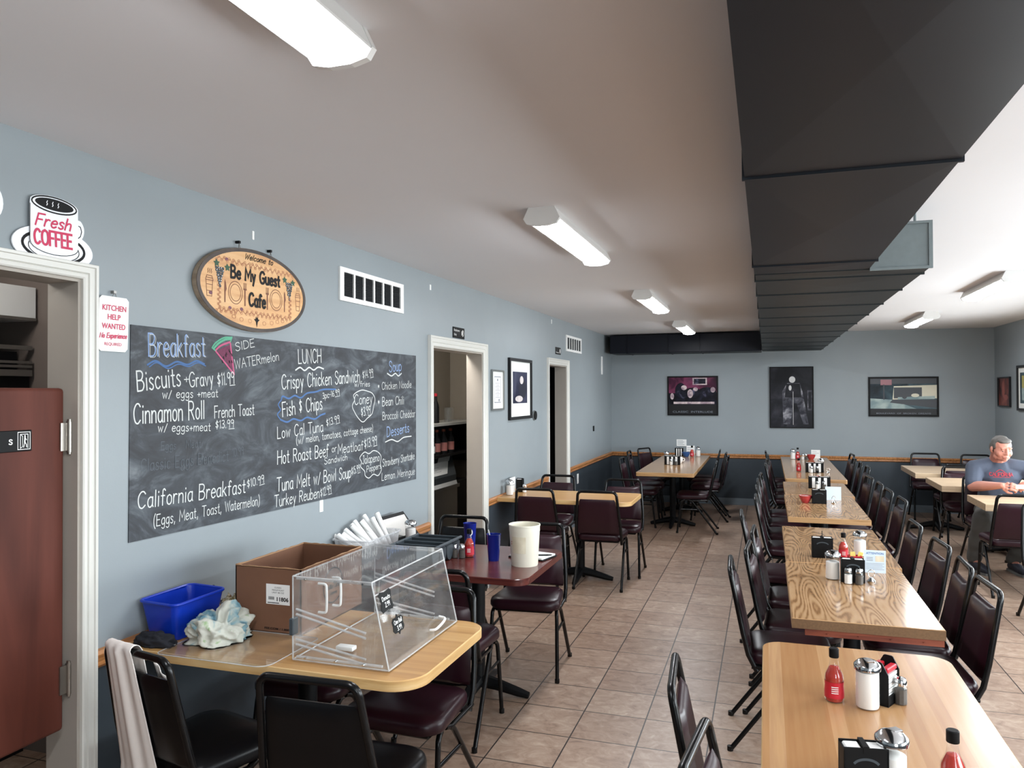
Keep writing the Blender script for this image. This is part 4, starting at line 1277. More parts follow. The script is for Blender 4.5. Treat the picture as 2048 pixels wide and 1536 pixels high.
picture('wide teal and cream street poster, rightmost on the back wall', 3.757, 4.66, 1.354, 1.922, bb, on_back,
        [teal, tealpale, mat('picture_cream_light', (206, 200, 178), .4, var=.05), mat('picture_dusk', (30, 34, 42), .4), mat('picture_rose', (150, 96, 104), .4, var=.1)], 0, .09, 'black',
        [(2, R_(0, 1, .82, 1)), (0, [(0, 0), (.7, 0), (.32, .3), (0, .34)]), (2, [(.3, .2), (1, .02), (1, .3), (.34, .3)]), (1, [(.34, .3), (1, .34), (1, .78), (.36, .74)]), (2, [(.36, .34), (.78, .36), (.78, .7), (.36, .7)]), (0, [(.42, .3), (.97, .32), (.97, .42), (.42, .38)]), (3, R_(.16, .33, .78, .96)), (2, E_(.52, .42, .04, .1)), (1, E_(.68, .44, .06, .06)), (2, R_(.2, .22, .3, .8))], .022, ('BOULEVARD  OF  BROKEN  DREAMS', 3.86, 4.56, 1.39, .02))
rust = mat_patch('picture_rust', [(.35, (52, 26, 24)), (.5, (110, 52, 46)), (.66, (150, 82, 70))], 5, 4)
picture('small tall rust red picture on the right wall near the corner', 11.40, 11.94, 1.505, 1.90, br_, on_right, [rust, mat('picture_red', (160, 84, 74), .4, var=.2)], 0, 0, 'frame_dark', [(0, E_(.4, .6, .12, .3)), (0, E_(.6, .3, .2, .1))], .016)
picture('dark framed poster cut by the right border of the photo', 10.2, 11.1, 1.47, 2.03, br_, on_right, [teal, tealpale, mat('picture_yellow', (170, 160, 90), .4, var=.1)], .06, .06, 'frame_dark', [(0, R_(.1, .9, .1, .5)), (1, R_(.1, .4, .5, .9))], .03)

# door plates, thermostat, outlets, patches
def wallplate(name, label, cat, a, b_, z0, z1, m, depth=.006):
    return tag(MB().rbox(0, depth, a, b_, z0, z1, .0025, 2).build(name, M[m]), label, cat)
t = thing('door_plate', 'black plate reading Employees Only above the kitchen pass doorway', 'sign', (0, 0, 0))
MB().rbox(.0005, .007, 5.604, 5.845, 2.152, 2.240, .003, 2).build('plate', M['black'], t)
m = MB()
font(m, 'Employees', on_left(.0076), 5.62, 5.735, 2.207, .018)
font(m, 'Only', on_left(.0076), 5.62, 5.672, 2.172, .018)
m.ribbon(ellipse(5.79, 2.197, .03, .026, 16, -1.2, 1.2), .006, on_left(.0076))
fill(m, ellipse(5.79, 2.197, .012, .02, 12), on_left(.0076))
m.build('lettering', M['white'], t, smooth=0)
t = thing('door_plate', 'black plate with white mark above the far dark doorway', 'sign', (0, 0, 0))
MB().rbox(.0005, .007, 8.72, 8.955, 2.168, 2.252, .003, 2).build('plate', M['black'], t)
m = MB()
font(m, 'Restroom', on_left(.0076), 8.735, 8.86, 2.182, .02)
fill(m, ellipse(8.91, 2.21, .02, .028, 12), on_left(.0076))
m.build('lettering', M['white'], t, smooth=0)
t = thing('thermostat', 'black oval thermostat right of the framed picture', 'thermostat', (0, 7.83, 1.472))
m = MB(); m.prism(ellipse(0, 0, .055, .052, 28), lambda u, v, d: (d, u, v), 0, .016); m.build('back_plate', M['frame_silver'], t)
m = MB(); m.prism(ellipse(0, 0, .048, .046, 28), lambda u, v, d: (d, u, v), .016, .024); m.build('dial', M['black'], t)
wallplate('dark_switch', 'tiny dark switch on the wall between far doorway and corner', 'switch', 10.76, 10.83, 1.16, 1.235, 'black', .01)
t = thing('wall_outlet', 'white outlet plate on dark wainscot right of far doorway', 'outlet', (0, 9.815, .585))
MB().rbox(0, .006, -.04, .04, -.065, .065, .003, 2).build('cover', M['white'], t)
MB().rbox(.006, .009, -.018, .018, -.045, -.012, .002, 1).rbox(.006, .009, -.018, .018, .012, .045, .002, 1).build('sockets', M['paper'], t)
wallplate('wall_switch', 'white strip mounted on the left wall close to the back corner', 'switch', 11.35, 11.43, 1.985, 2.255, 'white', .012)
wallplate('plaster_patch', 'small white plaster patch below the chalkboard right end', 'patch', 3.70, 3.735, 1.055, 1.12, 'paper', .001)
wallplate('plaster_patch', 'small white plaster fleck above the oval sign', 'patch', 3.113, 3.128, 2.458, 2.50, 'paper', .001)
wallplate('plaster_patch', 'thin white fleck near the ceiling right of the large vent', 'patch', 5.172, 5.196, 2.475, 2.515, 'paper', .001)
wallplate('plaster_patch', 'thin white fleck near the ceiling above the far doorway', 'patch', 8.55, 8.57, 2.51, 2.56, 'paper', .001)

# ------------------------------------------------------------------ swing door in the left doorway
t = thing('swing_door', 'half height reddish brown wooden swing door hung in the left doorway', 'door', (0, 0, 0))
MB().rbox(-.078, -.042, 1.46, 2.112, .512, 1.735, .014, 3).build('panel', M['cherry'], t)
for z in (1.56, .692):
    h = MB()
    h.tube([(-.036, 2.126, z - .055), (-.036, 2.126, z + .055)], .011, 12)
    h.tube([(-.036, 2.126, z + .055), (-.036, 2.126, z + .063)], .008, 12)
    h.tube([(-.036, 2.126, z - .063), (-.036, 2.126, z - .055)], .008, 12)
    h.box(-.044, -.036, 2.09, 2.122, z - .05, z + .05)
    h.box(-.04, -.012, 2.128, 2.1335, z - .05, z + .05)
    h.build('hinge', M['hinge'], t)
pl = MB().rbox(-.0425, -.037, 1.70, 1.978, 1.520, 1.592, .002, 1).build('door_sign', M['black'], t)
m = MB()
F = on_left(-.0365)
write(m, 's', (1.893, 1.546), (1.905, 1.546), .026, .0035, F)
m.ribbon([(1.925, 1.527), (1.970, 1.527), (1.970, 1.585), (1.925, 1.585)], .002, F, 0, True)
m.ribbon([(1.934, 1.531), (1.934, 1.578), (1.962, 1.578), (1.962, 1.531)], .002, F)
m.ribbon([(1.934, 1.578), (1.942, 1.571), (1.942, 1.536), (1.934, 1.531)], .0016, F)
fill(m, ellipse(1.951, 1.572, .0026, .0032, 8), F)
m.ribbon([(1.951, 1.568), (1.950, 1.552)], .005, F)
m.ribbon([(1.950, 1.552), (1.946, 1.534)], .0028, F)
m.ribbon([(1.950, 1.552), (1.956, 1.543), (1.957, 1.534)], .0028, F)
m.ribbon([(1.951, 1.566), (1.957, 1.558)], .002, F)
m.build('pictogram', M['white'], pl, smooth=0)

# ------------------------------------------------------------------ things in the rooms behind the doorways
t = thing('range_hood', 'white metal panel seen in the kitchen above the swing door', 'hood', (0, 0, 0))
MB().box(-1.4, -.98, 1.4, 2.775, 2.065, 2.225).build('canopy', M['white'], t, smooth=0)
MB().box(-.979, -.975, 1.4, 2.775, 2.065, 2.078).build('lip', M['steel'], t, smooth=0)
struct(MB().box(-1.65, -T, 2.79, 2.83, 0, H).build('wall_partition', M['kitchen_dark'], smooth=0))
t = thing('kitchen_range', 'dark steel kitchen shelf with bright bars above the swing door', 'stove', (0, 0, 0))
MB().box(-1.5, -1.02, 1.4, 2.775, 1.55, 1.80).build('body', M['black'], t, smooth=0)
for z0, z1 in ((1.925, 1.945), (1.86, 1.872), (1.84, 1.852), (1.80, 1.83)):
    MB().box(-1.03, -1.0, 1.4, 2.775, z0, z1).build('steel_bar', M['steel'], t, smooth=0)
MB().box(-1.5, -1.1, 1.4, 2.775, 1.83, 1.92).build('back_shelf', M['blackmatte'], t, smooth=0)
MB().box(-1.5, -1.05, 1.4, 2.775, 0, 1.55).build('cabinet', M['blackmatte'], t, smooth=0)

t = thing('pantry_shelf', 'white edged shelf unit seen through the middle doorway', 'shelf', (0, 0, 0))
MB().box(-1.115, -.70, 6.3, 8.15, 1.385, 1.41).build('shelf', M['white_trim'], t, smooth=0)
MB().box(-1.115, -.72, 6.3, 8.15, 1.07, 1.095).build('shelf', M['blackmatte'], t, smooth=0)
MB().box(-1.115, -1.10, 6.3, 8.15, 1.095, 1.385).build('back_panel', M['tray'], t, smooth=0)
for y in (6.32, 8.12):
    MB().box(-1.115, -.72, y - .02, y + .02, .95, 1.41).build('side_panel', M['blackmatte'], t, smooth=0)
t = thing('steel_fridge', 'stainless steel cabinet with papers on top in the middle doorway', 'fridge', (0, 0, 0))
MB().rbox(-1.11, -.70, 6.35, 7.40, .02, .74, .01, 2).build('body', M['steel'], t)
MB().box(-1.11, -.685, 6.33, 7.42, .74, .775).build('top', M['steel'], t, smooth=0)
MB().rbox(-1.11, -.72, 7.42, 7.7, .0, .80, .01, 1).build('side_unit', M['black'], t)
m = MB()
m.add([(-.70, 6.4, .875), (-.70, 7.36, .875), (-.86, 7.62, 1.062), (-.86, 6.4, 1.062), (-.70, 6.4, .775), (-.70, 7.36, .775), (-.86, 7.62, .775), (-.86, 6.4, .775)], [(0, 1, 2, 3), (4, 5, 1, 0), (5, 6, 2, 1), (7, 4, 0, 3), (6, 7, 3, 2)])
m.build('sloped_lid', M['tray'], t, smooth=0)
def sheet(name, label, P, z_off=0, mname='paper', lines=6):
    t_ = thing(name, label, 'paper', (0, 0, 0))
    a, b_, c, d = [Vector(q) for q in P]
    n = (b_ - a).cross(d - a).normalized() * .002
    m_ = MB().add([a, b_, c, d, a + n, b_ + n, c + n, d + n], [(3, 2, 1, 0), (4, 5, 6, 7), (0, 1, 5, 4), (1, 2, 6, 5), (2, 3, 7, 6), (3, 0, 4, 7)])
    m_.build('sheet', M[mname], t_, smooth=0)
    if lines:
        f = lambda u, v: tuple(a + (b_ - a) * u + (d - a) * v + n * 1.3)
        m_ = MB()
        for k in range(lines):
            v = .85 - k * .7 / lines
            m_.ribbon([(.12, v), (.6 + .25 * ((k * 7) % 3) / 2, v + .01)], .022, f)
        m_.build('writing', M['greyink'], t_, smooth=0)
    return t_
sheet('paper_sheet', 'large handwritten sheet on the sloped grey lid in the middle doorway', [(-.7175, 6.5, .897), (-.7175, 7.17, .897), (-.808, 7.40, 1.003), (-.808, 6.5, 1.003)])
sheet('paper_sheet', 'small handwritten strip above the large sheet in the middle doorway', [(-.8065, 7.12, 1.0035), (-.8065, 7.42, 1.0035), (-.8497, 7.56, 1.0540), (-.8497, 7.26, 1.0540)], lines=4)
sheet('paper_sheet', 'pale papers lying on the front of the steel cabinet top', [(-.70, 6.45, .7765), (-.70, 7.35, .7765), (-.70 - .0, 7.35, .86), (-.70, 6.45, .86)][:2] + [(-.699, 7.35, .778), (-.699, 6.45, .778)], lines=0) if False else None
sheet('paper_sheet', 'pale paper stack at the foot of the sloped lid', [(-.688, 6.45, .7762), (-.688, 7.36, .7762), (-.699, 7.36, .815), (-.699, 6.45, .815)], lines=0)

def bottle(name, label, loc, h, r, mcol, mcap, mlabel=None, group=None, cat='bottle'):
    t_ = thing(name, label, cat, loc, 0, group)
    MB().lathe([(0, 0), (r * .96, 0), (r, .006), (r, h * .52), (r * .86, h * .62), (r * .42, h * .76), (r * .38, h * .9), (0, h * .9)], 16).build('body', M[mcol], t_)
    MB().lathe([(r * .45, h * .9), (r * .47, h * .905), (r * .47, h), (0, h)], 14).build('cap', M[mcap], t_)
    if mlabel:
        MB().lathe([(r * 1.012, h * .12), (r * 1.012, h * .46)], 16, caps=False).build('label', M[mlabel], t_)
    return t_
bottle('sauce_bottle', 'tall dark bottle with red cap on the pantry shelf', (-.82, 7.12, 1.41), .30, .034, 'ink', 'label_red')
g = 'brown bottles on the lower pantry shelf'
bottle('syrup_bottle', 'short dark bottle with pale label, leftmost on the lower pantry shelf', (-.78, 6.93, 1.095), .20, .034, 'ink', 'ink', 'paper', g)
for k, (y, lb) in enumerate(((7.05, 'brown bottle with red label, second on lower pantry shelf'), (7.22, 'brown bottle with red label, third on lower pantry shelf'), (7.40, 'brown bottle with red label, rightmost on lower pantry shelf'))):
    bottle('syrup_bottle', lb, (-.78, y, 1.095), .25, .040, 'ink', 'redwood', 'syrup_label', g)
def tumbler(label, loc):
    t_ = thing('drinking_glass', label, 'glass', loc, 0, 'upturned glasses on the pantry shelf')
    MB().lathe([(.028, 0), (.036, .15), (.034, .15), (.026, .006), (0, .006)], 16).build('glass_body', M['jar'], t_)
    return t_
tumbler('clear drinking glass, left of three on the pantry shelf', (-.80, 7.36, 1.41))
tumbler('clear drinking glass, middle of three on the pantry shelf', (-.83, 7.48, 1.41))
tumbler('clear drinking glass, right of three on the pantry shelf', (-.86, 7.60, 1.41))

# ------------------------------------------------------------------ tables
def rrect(x0, x1, y0, y1, rs):
    """rounded rectangle, radii at (x0y0, x1y0, x1y1, x0y1)"""
    out = []
    for (cx, cy_, a0), r in zip(((x0, y0, PI), (x1, y0, 1.5 * PI), (x1, y1, 0), (x0, y1, .5 * PI)), rs):
        sx = 1 if cx == x0 else -1
        sy = 1 if cy_ == y0 else -1
        if r <= 0:
            out.append((cx, cy_))
            continue
        for k in range(9):
            a = a0 + k * PI / 16
            out.append((cx + sx * r + r * math.cos(a), cy_ + sy * r + r * math.sin(a)))
    return out
def table(label, x0, x1, y0, y1, zt, th, rs, top, edge, bases, group=None, axis='X'):
    cx, cy_ = (x0 + x1) / 2, (y0 + y1) / 2
    t_ = thing('dining_table', label, 'table', (cx, cy_, 0), 0, group)
    poly = [(u - cx, v - cy_) for u, v in rrect(x0, x1, y0, y1, rs)]
    n = len(poly)
    m_ = MB()
    e = .003
    ins = [(u * (1 - e / max(.1, abs(x1 - x0) / 2)), v * (1 - e / max(.1, abs(y1 - y0) / 2))) for u, v in poly]
    vs = [(u, v, zt - th) for u, v in poly] + [(u, v, zt - e) for u, v in poly] + [(u, v, zt) for u, v in ins]
    m_.add(vs, [tuple(range(n - 1, -1, -1))], 1)
    o = 0
    for i in range(n):
        j = (i + 1) % n
        m_.f.append((i, j, n + j, n + i)); m_.m.append(1)
        m_.f.append((n + i, n + j, 2 * n + j, 2 * n + i)); m_.m.append(1)
    m_.f.append(tuple(range(2 * n, 3 * n))); m_.m.append(0)
    m_.build('tabletop', [M[top], M[edge]], t_, smooth=30)
    for bx, by in bases:
        c = MB()
        c.tube([(bx - cx, by - cy_, .05), (bx - cx, by - cy_, zt - th - .012)], .038, 16)
        c.box(bx - cx - .11, bx - cx + .11, by - cy_ - .11, by - cy_ + .11, zt - th - .014, zt - th)
        c.build('column', M['cast_iron'], t_)
        hx, hy = min(.30, (x1 - x0) * .42), min(.29, (y1 - y0) * .42)
        for dx, dy in ((1, 0), (-1, 0), (0, 1), (0, -1)):
            f = MB()
            L = hx if dx else hy
            pts = [(bx - cx + dx * L * q, by - cy_ + dy * L * q, z) for q, z in ((0, .075), (.35, .06), (.8, .03), (1.0, .018))]
            f.tube(pts, [.042, .034, .026, .018], 10)
            f.build('base_foot', M['cast_iron'], t_)
    return t_
ZT = .76
ROW = 'oak tables of the middle row'
table('round cornered maple striped table at the bottom right, nearest the camera', 2.333, 2.963, 1.86, 3.105, ZT, .036, (.02, .02, .07, .07), 'maple', 'maple_edge', [(2.65, 2.45)])
tw = table('oak grain table with rough unfinished near edge behind the maple table', 2.448, 3.025, 3.445, 4.577, ZT, .04, (0, 0, 0, 0), 'oak', 'oak_edge', [(2.735, 4.02)], ROW)
MB().box(2.448 - 2.7365, 3.025 - 2.7365, 3.444 - 4.011, 3.448 - 4.011, ZT - .041, ZT - .002).build('raw_edge', M['chip'], tw, smooth=0, label='bare particle board edge')
m = MB()
m.box(2.50 - 2.7365, 3.02 - 2.7365, 3.450 - 4.011, 3.475 - 4.011, ZT - .068, ZT - .0405)
for k in range(4):
    m.lathe([(0, 0), (.004, 0), (.004, .002)], 8, c=(-.15 + k * .12, -.563, ZT - .056))
m.build('batten', M['redwood'], tw, smooth=0, label='reddish wooden batten under the edge')
table('oak grain table joined to the rough edged one, holding black napkin box', 2.453, 3.04, 4.583, 5.79, ZT, .04, (0, 0, .0, .0), 'oak', 'oak_edge', [(2.745, 5.2)], ROW)
table('oak grain table in mid row with red creamer bowl and blank card', 2.505, 3.085, 6.22, 7.565, ZT, .04, (.0, .0, 0, 0), 'oak', 'oak_edge', [(2.795, 6.9)], ROW)
table('oak grain table joined behind the one with the red creamer bowl', 2.515, 3.11, 7.572, 8.645, ZT, .04, (0, 0, .02, .02), 'oak', 'oak_edge', [(2.81, 8.1)], ROW)
table('farthest oak table of the middle row, ending at the back wall', 2.548, 3.178, 8.975, 11.95, ZT, .045, (.02, .02, 0, 0), 'oak', 'oak_edge', [(2.86, 9.6), (2.86, 11.1)], ROW)
table('long glossy oak table near the back left corner', .868, 1.545, 9.17, 11.90, ZT, .045, (.01, .01, 0, 0), 'oak', 'oak_edge', [(1.2, 10.05), (1.2, 11.2)])
table('pale striped table standing out from the left wall between two doorways', .02, 1.235, 6.592, 7.245, ZT, .036, (0, .10, .05, 0), 'maple_x', 'maple_edge', [(.72, 6.92)])
table('dark red mahogany table at the left wall with white bucket', .02, 1.188, 3.72, 4.52, ZT, .034, (0, .08, .08, 0), 'mahog', 'mahog', [(.78, 4.12)])
table('pale striped table at the left wall with the clear display case', .02, 1.255, 2.285, 2.99, ZT, .036, (0, .12, .10, 0), 'maple_x', 'maple_edge', [(.62, 2.64)])
ZR = .74
table('pale wood table at the right wall, farthest, by the back corner', 4.03, RW - .01, 10.17, 11.2, ZR, .06, (0, 0, 0, 0), 'pale_wood', 'pale_wood', [(4.35, 10.7), (5.0, 10.7)])
table('pale wood table at the right wall behind the seated man', 4.06, RW - .01, 8.88, 9.72, ZR, .06, (0, 0, 0, 0), 'pale_wood', 'pale_wood', [(4.75, 9.3)])
table('pale wood table at the right wall in front of the seated man', 4.14, RW - .01, 7.56, 8.20, ZR, .06, (0, 0, 0, 0), 'pale_wood', 'pale_wood', [(4.9, 7.88)])

# ------------------------------------------------------------------ chairs (banquet chairs, facing +Y in their own frame)
def make_chair(vin, loc, rotz, label, group):
    t_ = thing('dining_chair', label, 'chair', loc, rotz, group)
    V, K = M[vin], M['black_tube']
    s_ = MB()
    # crowned seat cushion, trapezoid with round corners
    pl_ = []
    for cx, cy_, a0, r in ((-.19, -.175, PI, .05), (.19, -.175, 1.5 * PI, .05), (.215, .215, 0, .085), (-.215, .215, .5 * PI, .085)):
        sx, sy = (1 if cx < 0 else -1), (1 if cy_ < 0 else -1)
        for k in range(6):
            a = a0 + k * PI / 10
            pl_.append((cx + sx * r + r * math.cos(a), cy_ + sy * r + r * math.sin(a)))
    n = len(pl_)
    lay = [(.97, .415), (1.0, .425), (1.0, .448), (.975, .463), (.90, .474), (.7, .481), (.35, .486)]
    vs = []
    for k, z in lay:
        vs += [(u * k, .02 + (v - .02) * k, z) for u, v in pl_]
    fs = [tuple(range(n - 1, -1, -1))] + [(q * n + i, q * n + (i + 1) % n, (q + 1) * n + (i + 1) % n, (q + 1) * n + i) for q in range(len(lay) - 1) for i in range(n)] + [tuple((len(lay) - 1) * n + i for i in range(n))]
    s_.add(vs, fs)
    s_.build('seat', V, t_, smooth=50)
    MB().rbox(-.175, .175, -.165, .19, .398, .416, .006, 1).build('seat_pan', K, t_)
    # back frame loop, trapezoid leaning back
    def yb(z): return -.175 - (z - .42) * .20
    lp = [(-.196, yb(.40) + .03, .385), (-.1985, yb(.46) + .004, .46), (-.194, yb(.56), .56), (-.181, yb(.70), .70), (-.1705, yb(.81), .81)]
    for k in range(1, 7):
        a = PI - k * PI / 12
        z = .812 + .040 * math.sin(a)
        lp.append((-.130 + .040 * math.cos(a), yb(z), z))
    lp = lp + [(-x, y, z) for x, y, z in lp[::-1]]
    MB().tube(lp, .0125, 10).build('back_frame', K, t_, smooth=60)
    # padded back
    b_ = MB()
    rows = [(.475, .180), (.49, .183), (.62, .175), (.72, .165), (.768, .158), (.783, .150)]
    vs = []
    N = 9
    for sg in (1, -1):
        for z, hw in rows:
            for k in range(N):
                q = -1 + 2 * k / (N - 1)
                ed = min(1, (1 - abs(q)) * 5) ** .5
                edz = 1 if z not in (.475, .783) else .2
                th = (.020 if sg > 0 else .012) * ed * edz
                vs.append((q * hw, yb(z) + .002 + sg * th, z))
    R = len(rows)
    fs = []
    for sgi in range(2):
        o = sgi * R * N
        for j in range(R - 1):
            for k in range(N - 1):
                f = (o + j * N + k, o + j * N + k + 1, o + (j + 1) * N + k + 1, o + (j + 1) * N + k)
                fs.append(f[::-1] if sgi == 0 else f)
    o = R * N
    per = [k for k in range(N)] + [j * N + N - 1 for j in range(1, R)] + [(R - 1) * N + k for k in range(N - 2, -1, -1)] + [j * N for j in range(R - 2, 0, -1)]
    for i in range(len(per)):
        a, c = per[i], per[(i + 1) % len(per)]
        fs.append((a, c, o + c, o + a))
    b_.add(vs, fs)
    b_.build('backrest', V, t_, smooth=50)
    # legs: front nearly upright, rear raked, meeting under the seat
    for sx in (-1, 1):
        f = MB()
        f.tube(smooth_pts([(sx * .208, .205, .004), (sx * .200, .165, .33), (sx * .196, .150, .388), (sx * .19, .115, .405)], 4), .0115, 8)
        f.lathe([(.0145, 0), (.0145, .022)], 8, c=(sx * .208, .205, 0))
        f.build('leg', K, t_, smooth=60)
        f = MB()
        f.tube(smooth_pts([(sx * .208, -.265, .004), (sx * .200, -.02, .33), (sx * .197, .03, .388), (sx * .19, .075, .405)], 4), .0115, 8)
        f.lathe([(.0145, 0), (.0145, .022)], 8, c=(sx * .208, -.265, 0))
        f.build('leg', K, t_, smooth=60)
        f = MB()
        f.tube([(sx * .202, .172, .29), (sx * .202, -.05, .29)], .008, 6)
        f.tube([(sx * .2, -.165, .405), (sx * .197, .05, .395)], .010, 6)
        f.build('side_brace', K, t_, smooth=60)
    return t_
GW, GB = 'burgundy vinyl banquet chairs', 'black vinyl banquet chairs'
FY, FX, FMX, FMY = 0.0, -PI / 2, PI / 2, PI      # facing +y, +x, -x, -y
def R(d): return math.radians(d)
CH_W = [
 (2.335, 2.43, FX + R(4), 'burgundy chair at left of the maple table, with back standing alone over floor tiles'),
 (2.44, 1.90, FX - R(6), 'burgundy chair at the bottom edge, left of the maple table'),
 (2.435, 4.04, FX + R(2), 'burgundy chair left of rough edged oak table, nearest of its side, with sharp black edge'),
 (2.51, 4.475, FX - R(3), 'burgundy chair left of rough edged oak table, second from its near end'),
 (2.53, 5.02, FX - R(2), 'burgundy chair left of oak table beside the plain black napkin box'),
 (2.44, 5.70, FX + R(2), 'burgundy chair standing out at left far end of the joined near oak tables'),
 (2.525, 6.62, FX, 'burgundy chair tucked in at left near end of table with red bowl'),
 (2.525, 7.28, FX + R(2), 'burgundy chair left of the table with red bowl, beside the bowl'),
 (2.53, 7.84, FX, 'burgundy chair left of oak table just beyond the red bowl table'),
 (2.55, 8.42, FX - R(2), 'burgundy chair at left far end of oak table beyond the red bowl'),
 (2.60, 9.6, FX, 'burgundy chair left of farthest middle row table, near end'),
 (2.61, 10.25, FX - R(2), 'burgundy chair left of farthest middle row table, second from near end'),
 (2.63, 10.95, FX, 'burgundy chair left of farthest middle row table, third from near end'),
 (2.60, 11.65, FX, 'burgundy chair left of farthest middle row table, against the back wall'),
 (3.025, 3.90, FMX + R(3), 'burgundy chair right of rough edged oak table, nearest of its row'),
 (3.03, 4.37, FMX - R(2), 'burgundy chair right of rough edged oak table, second of the row'),
 (3.03, 4.89, FMX + R(4), 'burgundy chair right of near oak tables, third of the row, wide back'),
 (3.01, 5.57, FMX + R(2), 'burgundy chair right of near oak tables, fourth of the row'),
 (3.12, 6.80, FMX + R(2), 'burgundy chair right of the red bowl table, near end'),
 (3.10, 7.36, FMX + R(2), 'burgundy chair right of the red bowl table, beside the blank card'),
 (3.095, 7.88, FMX, 'burgundy chair right of oak table just beyond the blank card'),
 (3.075, 8.45, FMX + R(4), 'burgundy chair right of oak table at its far end, back lit blue'),
 (3.19, 9.60, FMX, 'burgundy chair right of farthest middle row table, near end'),
 (3.175, 10.15, FMX - R(2), 'burgundy chair right of farthest middle row table, second from near end'),
 (3.16, 10.70, FMX, 'burgundy chair right of farthest middle row table, third from near end'),
 (3.205, 11.42, FMX + R(3), 'burgundy chair right of farthest middle row table, by the back wall'),
 (.81, 9.98, FX, 'burgundy chair left of long back corner table, nearest'),
 (.81, 10.58, FX + R(3), 'burgundy chair left of long back corner table, second'),
 (.70, 11.2, FX + R(2), 'burgundy chair left of long back corner table, third, tall in view'),
 (.80, 11.72, FX - R(24), 'burgundy chair turned out at far left end of the back corner table'),
 (1.51, 9.72, FMX + R(2), 'burgundy chair right of long back corner table, nearest, seat catching light'),
 (1.60, 10.68, FMX - R(2), 'burgundy chair right of long back corner table, second'),
 (1.55, 11.2, FMX, 'burgundy chair right of long back corner table, third'),
 (1.44, 11.72, FMX + R(2), 'burgundy chair right of long back corner table, by the back wall'),
 (.385, 6.82, FY, 'burgundy chair with back to camera at striped table, nearer the wall'),
 (.945, 6.80, FY + R(2), 'burgundy chair with back to camera at striped table, aisle side'),
 (.30, 7.45, FMY, 'burgundy chair on far side of striped table, before the dark doorway'),
 (1.02, 7.27, FMY + R(2), 'burgundy chair on far side of striped table, aisle side'),
 (.945, 4.58, FMY + R(5), 'burgundy chair pulled out at the red table behind the white bucket'),
 (.80, 3.68, FY + R(3), 'burgundy chair on near side of the red table, behind the display case'),
 (.965, 2.86, FMY - R(2), 'burgundy chair on far side of the display case table, big seat at the corner'),
 (.42, 3.02, FMY, 'burgundy chair on far side of the display case table, behind the cardboard box'),
 (4.43, 11.6, FMY, 'chair against the back wall at the farthest right hand table, whole top showing'),
 (5.02, 11.5, FMY, 'chair against the back wall at right, half hidden by the seated man'),
 (4.50, 10.38, FY, 'chair with back to camera at the farthest right hand table'),
 (4.42, 9.58, FMY, 'burgundy chair at the far side of the table behind the seated man'),
 (4.42, 8.55, FMY + R(3), 'burgundy chair carrying the seated man in grey tee'),
 (4.33, 7.55, FY, 'burgundy chair with back to camera in front of the seated man'),
 (4.39, 6.53, FMY + R(4), 'chair at the right border of which only a rear leg shows'),
]
CH_B = [
 (1.03, 2.26, FY + R(2), 'black chair with back to camera at the bottom, before the display case'),
 (.415, 2.29, FY - R(13), 'black chair at the bottom left with white apron over its back'),
 (.355, 4.70, FMY, 'black chair on far side of the red table, behind the blue cup'),
]
protos = {}
for vin, lst, grp in (('vinyl_wine', CH_W, GW), ('vinyl_black', CH_B, GB)):
    pr = None
    for x, y, rz, lb in lst:
        if pr is None:
            pr = make_chair(vin, (x, y, 0), rz, lb, grp)
        else:
            dup(pr, (x, y, 0), rz, lb)

# ------------------------------------------------------------------ table-top things
def sugar(label, loc, rotz=0, lv=.088):
    t_ = thing('sugar_dispenser', label, 'sugar dispenser', loc, rotz, 'glass sugar dispensers')
    MB().lathe([(0, .001), (.031, .001), (.034, .006), (.034, .09), (.0335, .108), (.037, .118), (.037, .123), (.034, .1235)], 24, rib=.018, ribn=12).build('jar', M['jar'], t_)
    MB().lathe([(0, .004), (.0305, .004), (.0322, .01), (.0322, lv), (.02, lv + .006), (0, lv + .008)], 20).build('sugar_fill', M['sugar'], t_)
    ld = MB()
    ld.lathe([(.0385, .116), (.0385, .128), (.036, .132), (.026, .141), (.012, .146), (0, .147)], 22)
    ld.build('lid', M['chrome'], t_)
    MB().rbox(-.012, .012, -.024, .004, .140, .1475, .002, 1).build('pour_flap', M['chrome'], t_)
    return t_
def shaker(label, loc, fillm):
    t_ = thing('salt_shaker' if fillm == 'sugar' else 'pepper_shaker', label, 'shaker', loc, 0, 'small glass shakers')
    MB().lathe([(0, .001), (.0185, .001), (.020, .005), (.020, .05), (.0165, .058), (.0165, .062)], 10).build('jar', M['jar'], t_, smooth=0)
    MB().lathe([(0, .003), (.0175, .003), (.0175, .046), (0, .048)], 10).build('filling', M[fillm], t_, smooth=0)
    MB().lathe([(.018, .058), (.0185, .070), (.015, .078), (.007, .082), (0, .083)], 14).build('cap', M['chrome'], t_)
    return t_
